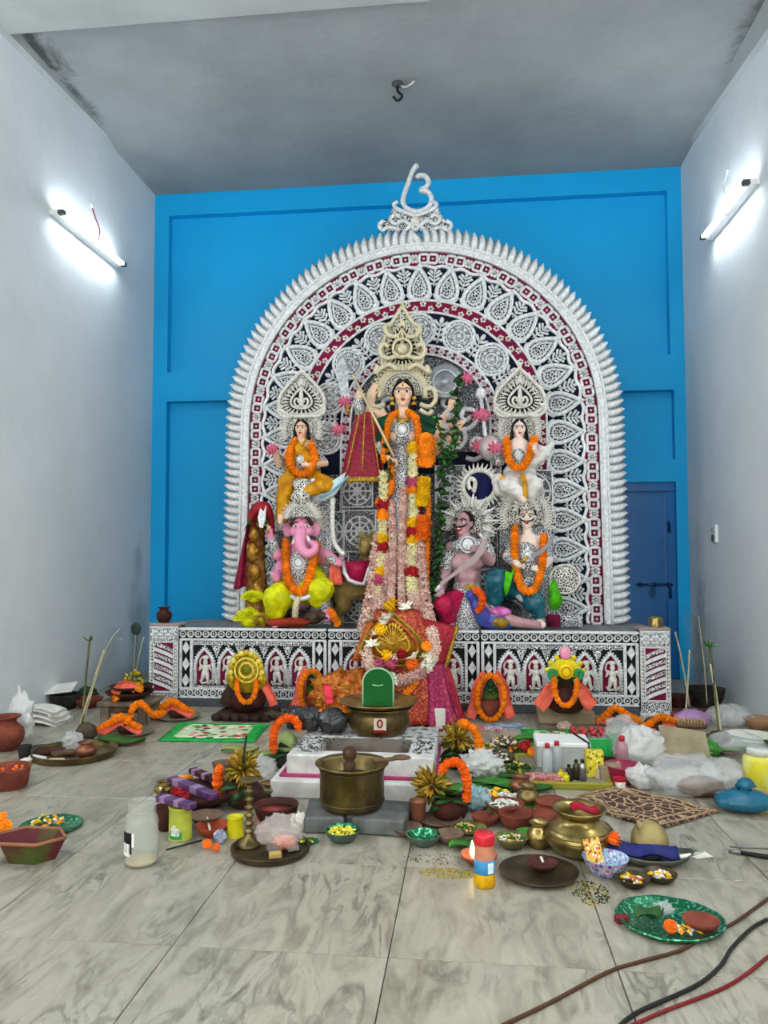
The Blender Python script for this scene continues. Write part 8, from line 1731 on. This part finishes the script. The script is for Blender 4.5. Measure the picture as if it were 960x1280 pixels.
def basket():
    A, B = fl(714, 946), fl(764, 946); W = B.x - A.x; x0, y0 = A.x, A.y; h = .115; m = mat('green_clear_plastic', '34c060', .3, alpha=.85); t = thing('green_basket', 'bright green plastic basket full of red capped bottles', 'basket', (x0 + W / 2, y0 + .13, 0))
    for c, d, l in (((x0 + W / 2, y0, h / 2), (W, .012, h), 0), ((x0 + W / 2, y0 + .26, h / 2), (W, .012, h), 0), ((x0, y0 + .13, h / 2), (.012, .26, h), 0), ((x0 + W, y0 + .13, h / 2), (.012, .26, h), 0), ((x0 + W / 2, y0 + .13, .006), (W, .26, .01), 0)): mb = MB(); mb.bbox(c, d, .003); mb.build('side_panel', m, t, False)
    mb = MB(); mb.tube([V((x0, y0, h)), V((x0 + W, y0, h)), V((x0 + W, y0 + .26, h)), V((x0, y0 + .26, h))], .010, 6, True); mb.build('rim', m, t)
    k = 0
    for i in range(4):
        for j in range(2):
            q = V((x0 + W * (i + .6) / 4.3, y0 + .08 + j * .1, .012)); b2 = thing('bottle', 'small red capped bottle in the green basket, %s row, %s' % (('front', 'back')[j], ('leftmost', 'second from the left', 'second from the right', 'rightmost')[i]), 'bottle', q, 'bottles in the green basket'); mb = MB(); mb.lathe([(0, 0), (.03, 0), (.032, .01), (.032, .085), (.016, .105), (.015, .112)], q, 14); mb.build('body', M_RBOT, b2); mb = MB(); mb.lathe([(.015, .11), (.021, .112), (.021, .145), (0, .147)], q, 12); mb.build('cap', M_RCAP, b2)
basket()
# leaf offerings ------------------------------------------------------------
rnd = random.Random(5)
for k, (x, y, w, l) in enumerate(((606, 942, 40, 'leaf plate of flowers nearest the fire altar corner'), (632, 934, 38, 'leaf plate of fruit pieces behind the flower plates'), (655, 946, 44, 'leaf plate with an orange flower left of the metal box'), (626, 953, 40, 'leaf plate of white petals in the middle of the offerings'), (648, 968, 44, 'leaf plate of green leaves left of the bottle tray'), (598, 958, 36, 'leaf plate partly under the grey plastic sheet'))):
    o, p, r = vessel('leaf_plate', l, 'plate', x, y, w, 'saucer', MATS['dry_leaf'], 0, .7); chips('offering pieces on the ' + l, 'offering', 'food', p + V((0, 0, r * .18)), r * .8, 60, [[M_LEAF, M_WPAPER, FLW['y'].materials[0]], [M_WPAPER, MATS['grain_yellow'], M_CLAY], [M_LEAF, M_LEAFD, FLW['d'].materials[0]], [M_WPAPER, M_LEAF, M_CLAY], [M_LEAF, M_LEAFD, MATS['grain_yellow']], [M_LEAFD, M_WPAPER, M_LEAF]][k], .02, .035)
flower_at('large red and orange flower on the leaf plate left of the metal box', fl(656, 934, .06), .05, 'r', 'rose'); flower_at('orange marigold beside the large red flower on the leaf plate', fl(666, 940, .05), .035, 'o')
for k, (x, y, L_, w, a, l) in enumerate(((602, 990, .5, .16, .3, 'long banana leaf piece behind the blue grey bag'), (640, 985, .45, .15, -.2, 'banana leaf piece behind the puffed rice bowl'), (620, 970, .42, .16, .1, 'banana leaf piece in the middle of the offerings'), (672, 925, .4, .13, .5, 'banana leaf piece before the right green mat'), (668, 1050, .2, .1, -.5, 'small green leaf under the shiny brass lota'), (150, 928, .36, .2, .0, 'flat green leaf under the left marigold strip'), (925, 928, .5, .14, -.3, 'long green leaf by the right wall'), (905, 940, .4, .1, .2, 'narrow leaf beside the right clay lump'), (640, 1015, .3, .12, .6, 'green leaf behind the white puffed rice'))): leafy('banana_leaf', l, 'leaf', fl(x, y, .004 + .002 * k), L_, w, a)
blob('plastic_sheet', 'crumpled grey plastic sheet right of the olive tinsel pot', 'plastic', 602, 978, 50, 34, M_MILK, .5, 3.5, 4, .7); blob('blue_grey_bag', 'blue grey plastic bag right of the drooping tinsel pot', 'bag', 594, 1018, 40, 30, plastic('blue_grey_bag', '8fb0b8', .8), .35, 3, 7, .7)
chips('white and yellow flowers scattered on the banana leaves', 'petal_heap', 'petals', fl(618, 1000, .02), .12, 90, [M_WPAPER, FLW['y'].materials[0], FLW['o'].materials[0], M_LEAF], .022, .05)
chips('white jasmine heap behind the clay bowls', 'jasmine_heap', 'petals', fl(632, 1004, .02), .10, 80, [M_WPAPER], .02, .05)
solid('white_packet', 'small white folded packet standing right of the red shrine', 'packet', fl(548, 913) + V((0, .05, .08)), (.10, .05, .15), M_WPAPER, .006, .2, -.1, .06)
chips('pink petals and red scraps on the floor beside the white packet', 'petal_scatter', 'petals', fl(532, 912, .0), .16, 110, [mat('pink_petal', 'd87a8a', .7), M_WPAPER, M_RED], .018, .006, sq=.5)
chips('pink rice and petals on the paper under the ringed pot', 'petal_scatter', 'petals', fl(612, 912, .0), .13, 80, [MATS['pink_petal'], M_WPAPER], .012, .006, sq=.5)
solid('blue_paper', 'blue and white paper sheet under the garlanded pot right of the shrine', 'paper', fl(630, 908, .003), (.30, .16, .003), mat('blue_white_print', 'c4d0dc', .7, col2='5a86b8', vs=12), .001, .2)
for x, y, w, l in ((338, 902, 22, 'left'), (356, 903, 26, 'middle'), (372, 899, 18, 'right')): blob('mud_lump', 'brown mud lump before the left altar screen, %s one' % l, 'clay', x, y, w, 12, M_MUD, .25, 3, x, .8)
for x, y, w, l in ((688, 914, 34, 'left'), (728, 915, 40, 'right')): vessel('small_plate', 'small dull plate on the marble before the stone block, %s one' % l, 'plate', x, y, w, 'plate', MATS['dull_plate'])
blob('pink_lump', 'pinkish paper lump between the small dull plates', 'paper', 706, 916, 18, 12, mat('pinkish_paper', 'b59a8c', .8), .4, 3, 5)
for x, y, w, h, l in ((275, 963, 26, 40, 'tan clay cup behind the left tinsel pot'), (335, 985, 22, 22, 'red and white cup left of the fire altar')): vessel('clay_cup', l, 'cup', x, y + 12, w, 'glass', M_CLAY if x < 300 else M_TER, 0, .5)
blob('plastic_bag', 'clear plastic with red scraps left of the fire altar', 'bag', 326, 978, 34, 30, M_CLEAR, .35, 3, 21, .6); blob('leaf_heap', 'heap of dry leaves and paper left of the fire altar base', 'leaves', 318, 1000, 44, 16, mat('dry_leaf_heap', '8a8660', .8, col2='5f6440', vs=16), .5, 4, 11, .7)
for x, y, L_, a, l in ((345, 945, .3, .8, 'pale banana leaf strip left of the fire altar rim'), (300, 940, .25, .2, 'thin banana leaf strip behind the left tinsel pot')): leafy('banana_leaf', l, 'leaf', fl(x, y, .006), L_, .12, a, mat('pale_leaf', '8f9a5a', .6, col2='75804a', vs=9))
# green leaf shaped plate near the camera, cables, rod -----------------------
o, p, r = foil_plate(846, 1178, 128, 'large green foil leaf plate near the cables', tip=True)
vessel('clay_lamp', 'brown clay lamp lying in the large green foil plate', 'lamp', 880, 1166, 46, 'diya', M_TER, .014); flower_at('orange marigold in the large green foil plate', fl(838, 1158, .03), .024, 'd'); chips('yellow grains and petals in the large green foil plate', 'petal_heap', 'petals', fl(858, 1163, .012), .05, 46, [FLW['y'].materials[0], FLW['o'].materials[0], M_WPAPER], .011, .012, sq=.6); leafy('betel_leaf', 'dull green leaf in the left of the large green foil plate', 'leaf', fl(812, 1148, .025), .11, .08, .5, M_LEAFD); blob('clear_packet', 'small crumpled clear packet in the large green foil plate', 'packet', 832, 1146, 24, 14, M_CLEAR, .5, 4, 3, .7, .015)
solid('red_block', 'small dark red block on the floor touching the large green plate', 'block', fl(778, 1156) + V((.0, .015, .014)), (.045, .03, .028), mat('dark_red', '6a2024', .6), .004, .2)
def cable(label, pts, m, r=.006): mb = MB(); mb.tube(spline([fl(x, y, r) for x, y in pts], 10), r, 8); tag(mb.build('cable', m), label, 'cable')
cable('brown cable passing under the large green plate', ((628, 1282), (690, 1252), (760, 1215), (800, 1202), (850, 1188), (878, 1172), (915, 1155), (962, 1122)), mat('brown_cable', '4a2f1e', .5)); cable('black cable across the bottom right corner', ((775, 1282), (800, 1264), (870, 1232), (900, 1208), (915, 1185), (940, 1160), (962, 1148)), mat('black_cable', '1c1d1b', .4), .0065); cable('red cable at the far bottom right corner', ((786, 1284), (830, 1264), (900, 1237), (935, 1216), (962, 1194)), mat('red_cable', '6e1518', .45), .0055)
rd = thing('black_rod', 'short black rod with a steel tip at the right edge', 'rod', fl(940, 1068, .012)); a, b_ = fl(926, 1066, .012), fl(985, 1075, .012); mb = MB(); mb.tube([a, b_], [.009, .013], 9); mb.build('shaft', mat('black_rubber', '161715', .5), rd); mb = MB(); mb.tube([a, a + (a - b_).normalized() * .05], [.010, .007], 9); mb.build('tip', M_STEEL, rd)
mb = MB(); mb.tube([fl(912, 1058, .005), fl(965, 1061, .005)], .004, 6); tag(mb.build('thin_wire', M_STEEL), 'thin steel wire lying behind the black rod', 'wire')
# small brass pots on the pillars
for x, w, m, l in ((205, 22, M_TERD, 'small dull copper pot on top of the left corner pillar'), (820, 20, M_BRASS, 'small shiny brass pot upside down on the right corner pillar')):
    c = V((at(x, 785, 6.645).x, 6.645, ZDECK + .044)); s = mpp(c); mb = MB(); mb.lathe(PROF['lota'] if x < 400 else [(0, 0), (1, 0), (1.02, .06), (.94, .12), (.98, .9), (.9, 1.25), (.5, 1.42), (0, 1.46)], c, 24, None, w / 2 * s * (.9)); tag(mb.build('small_pot', m), l, 'pot')
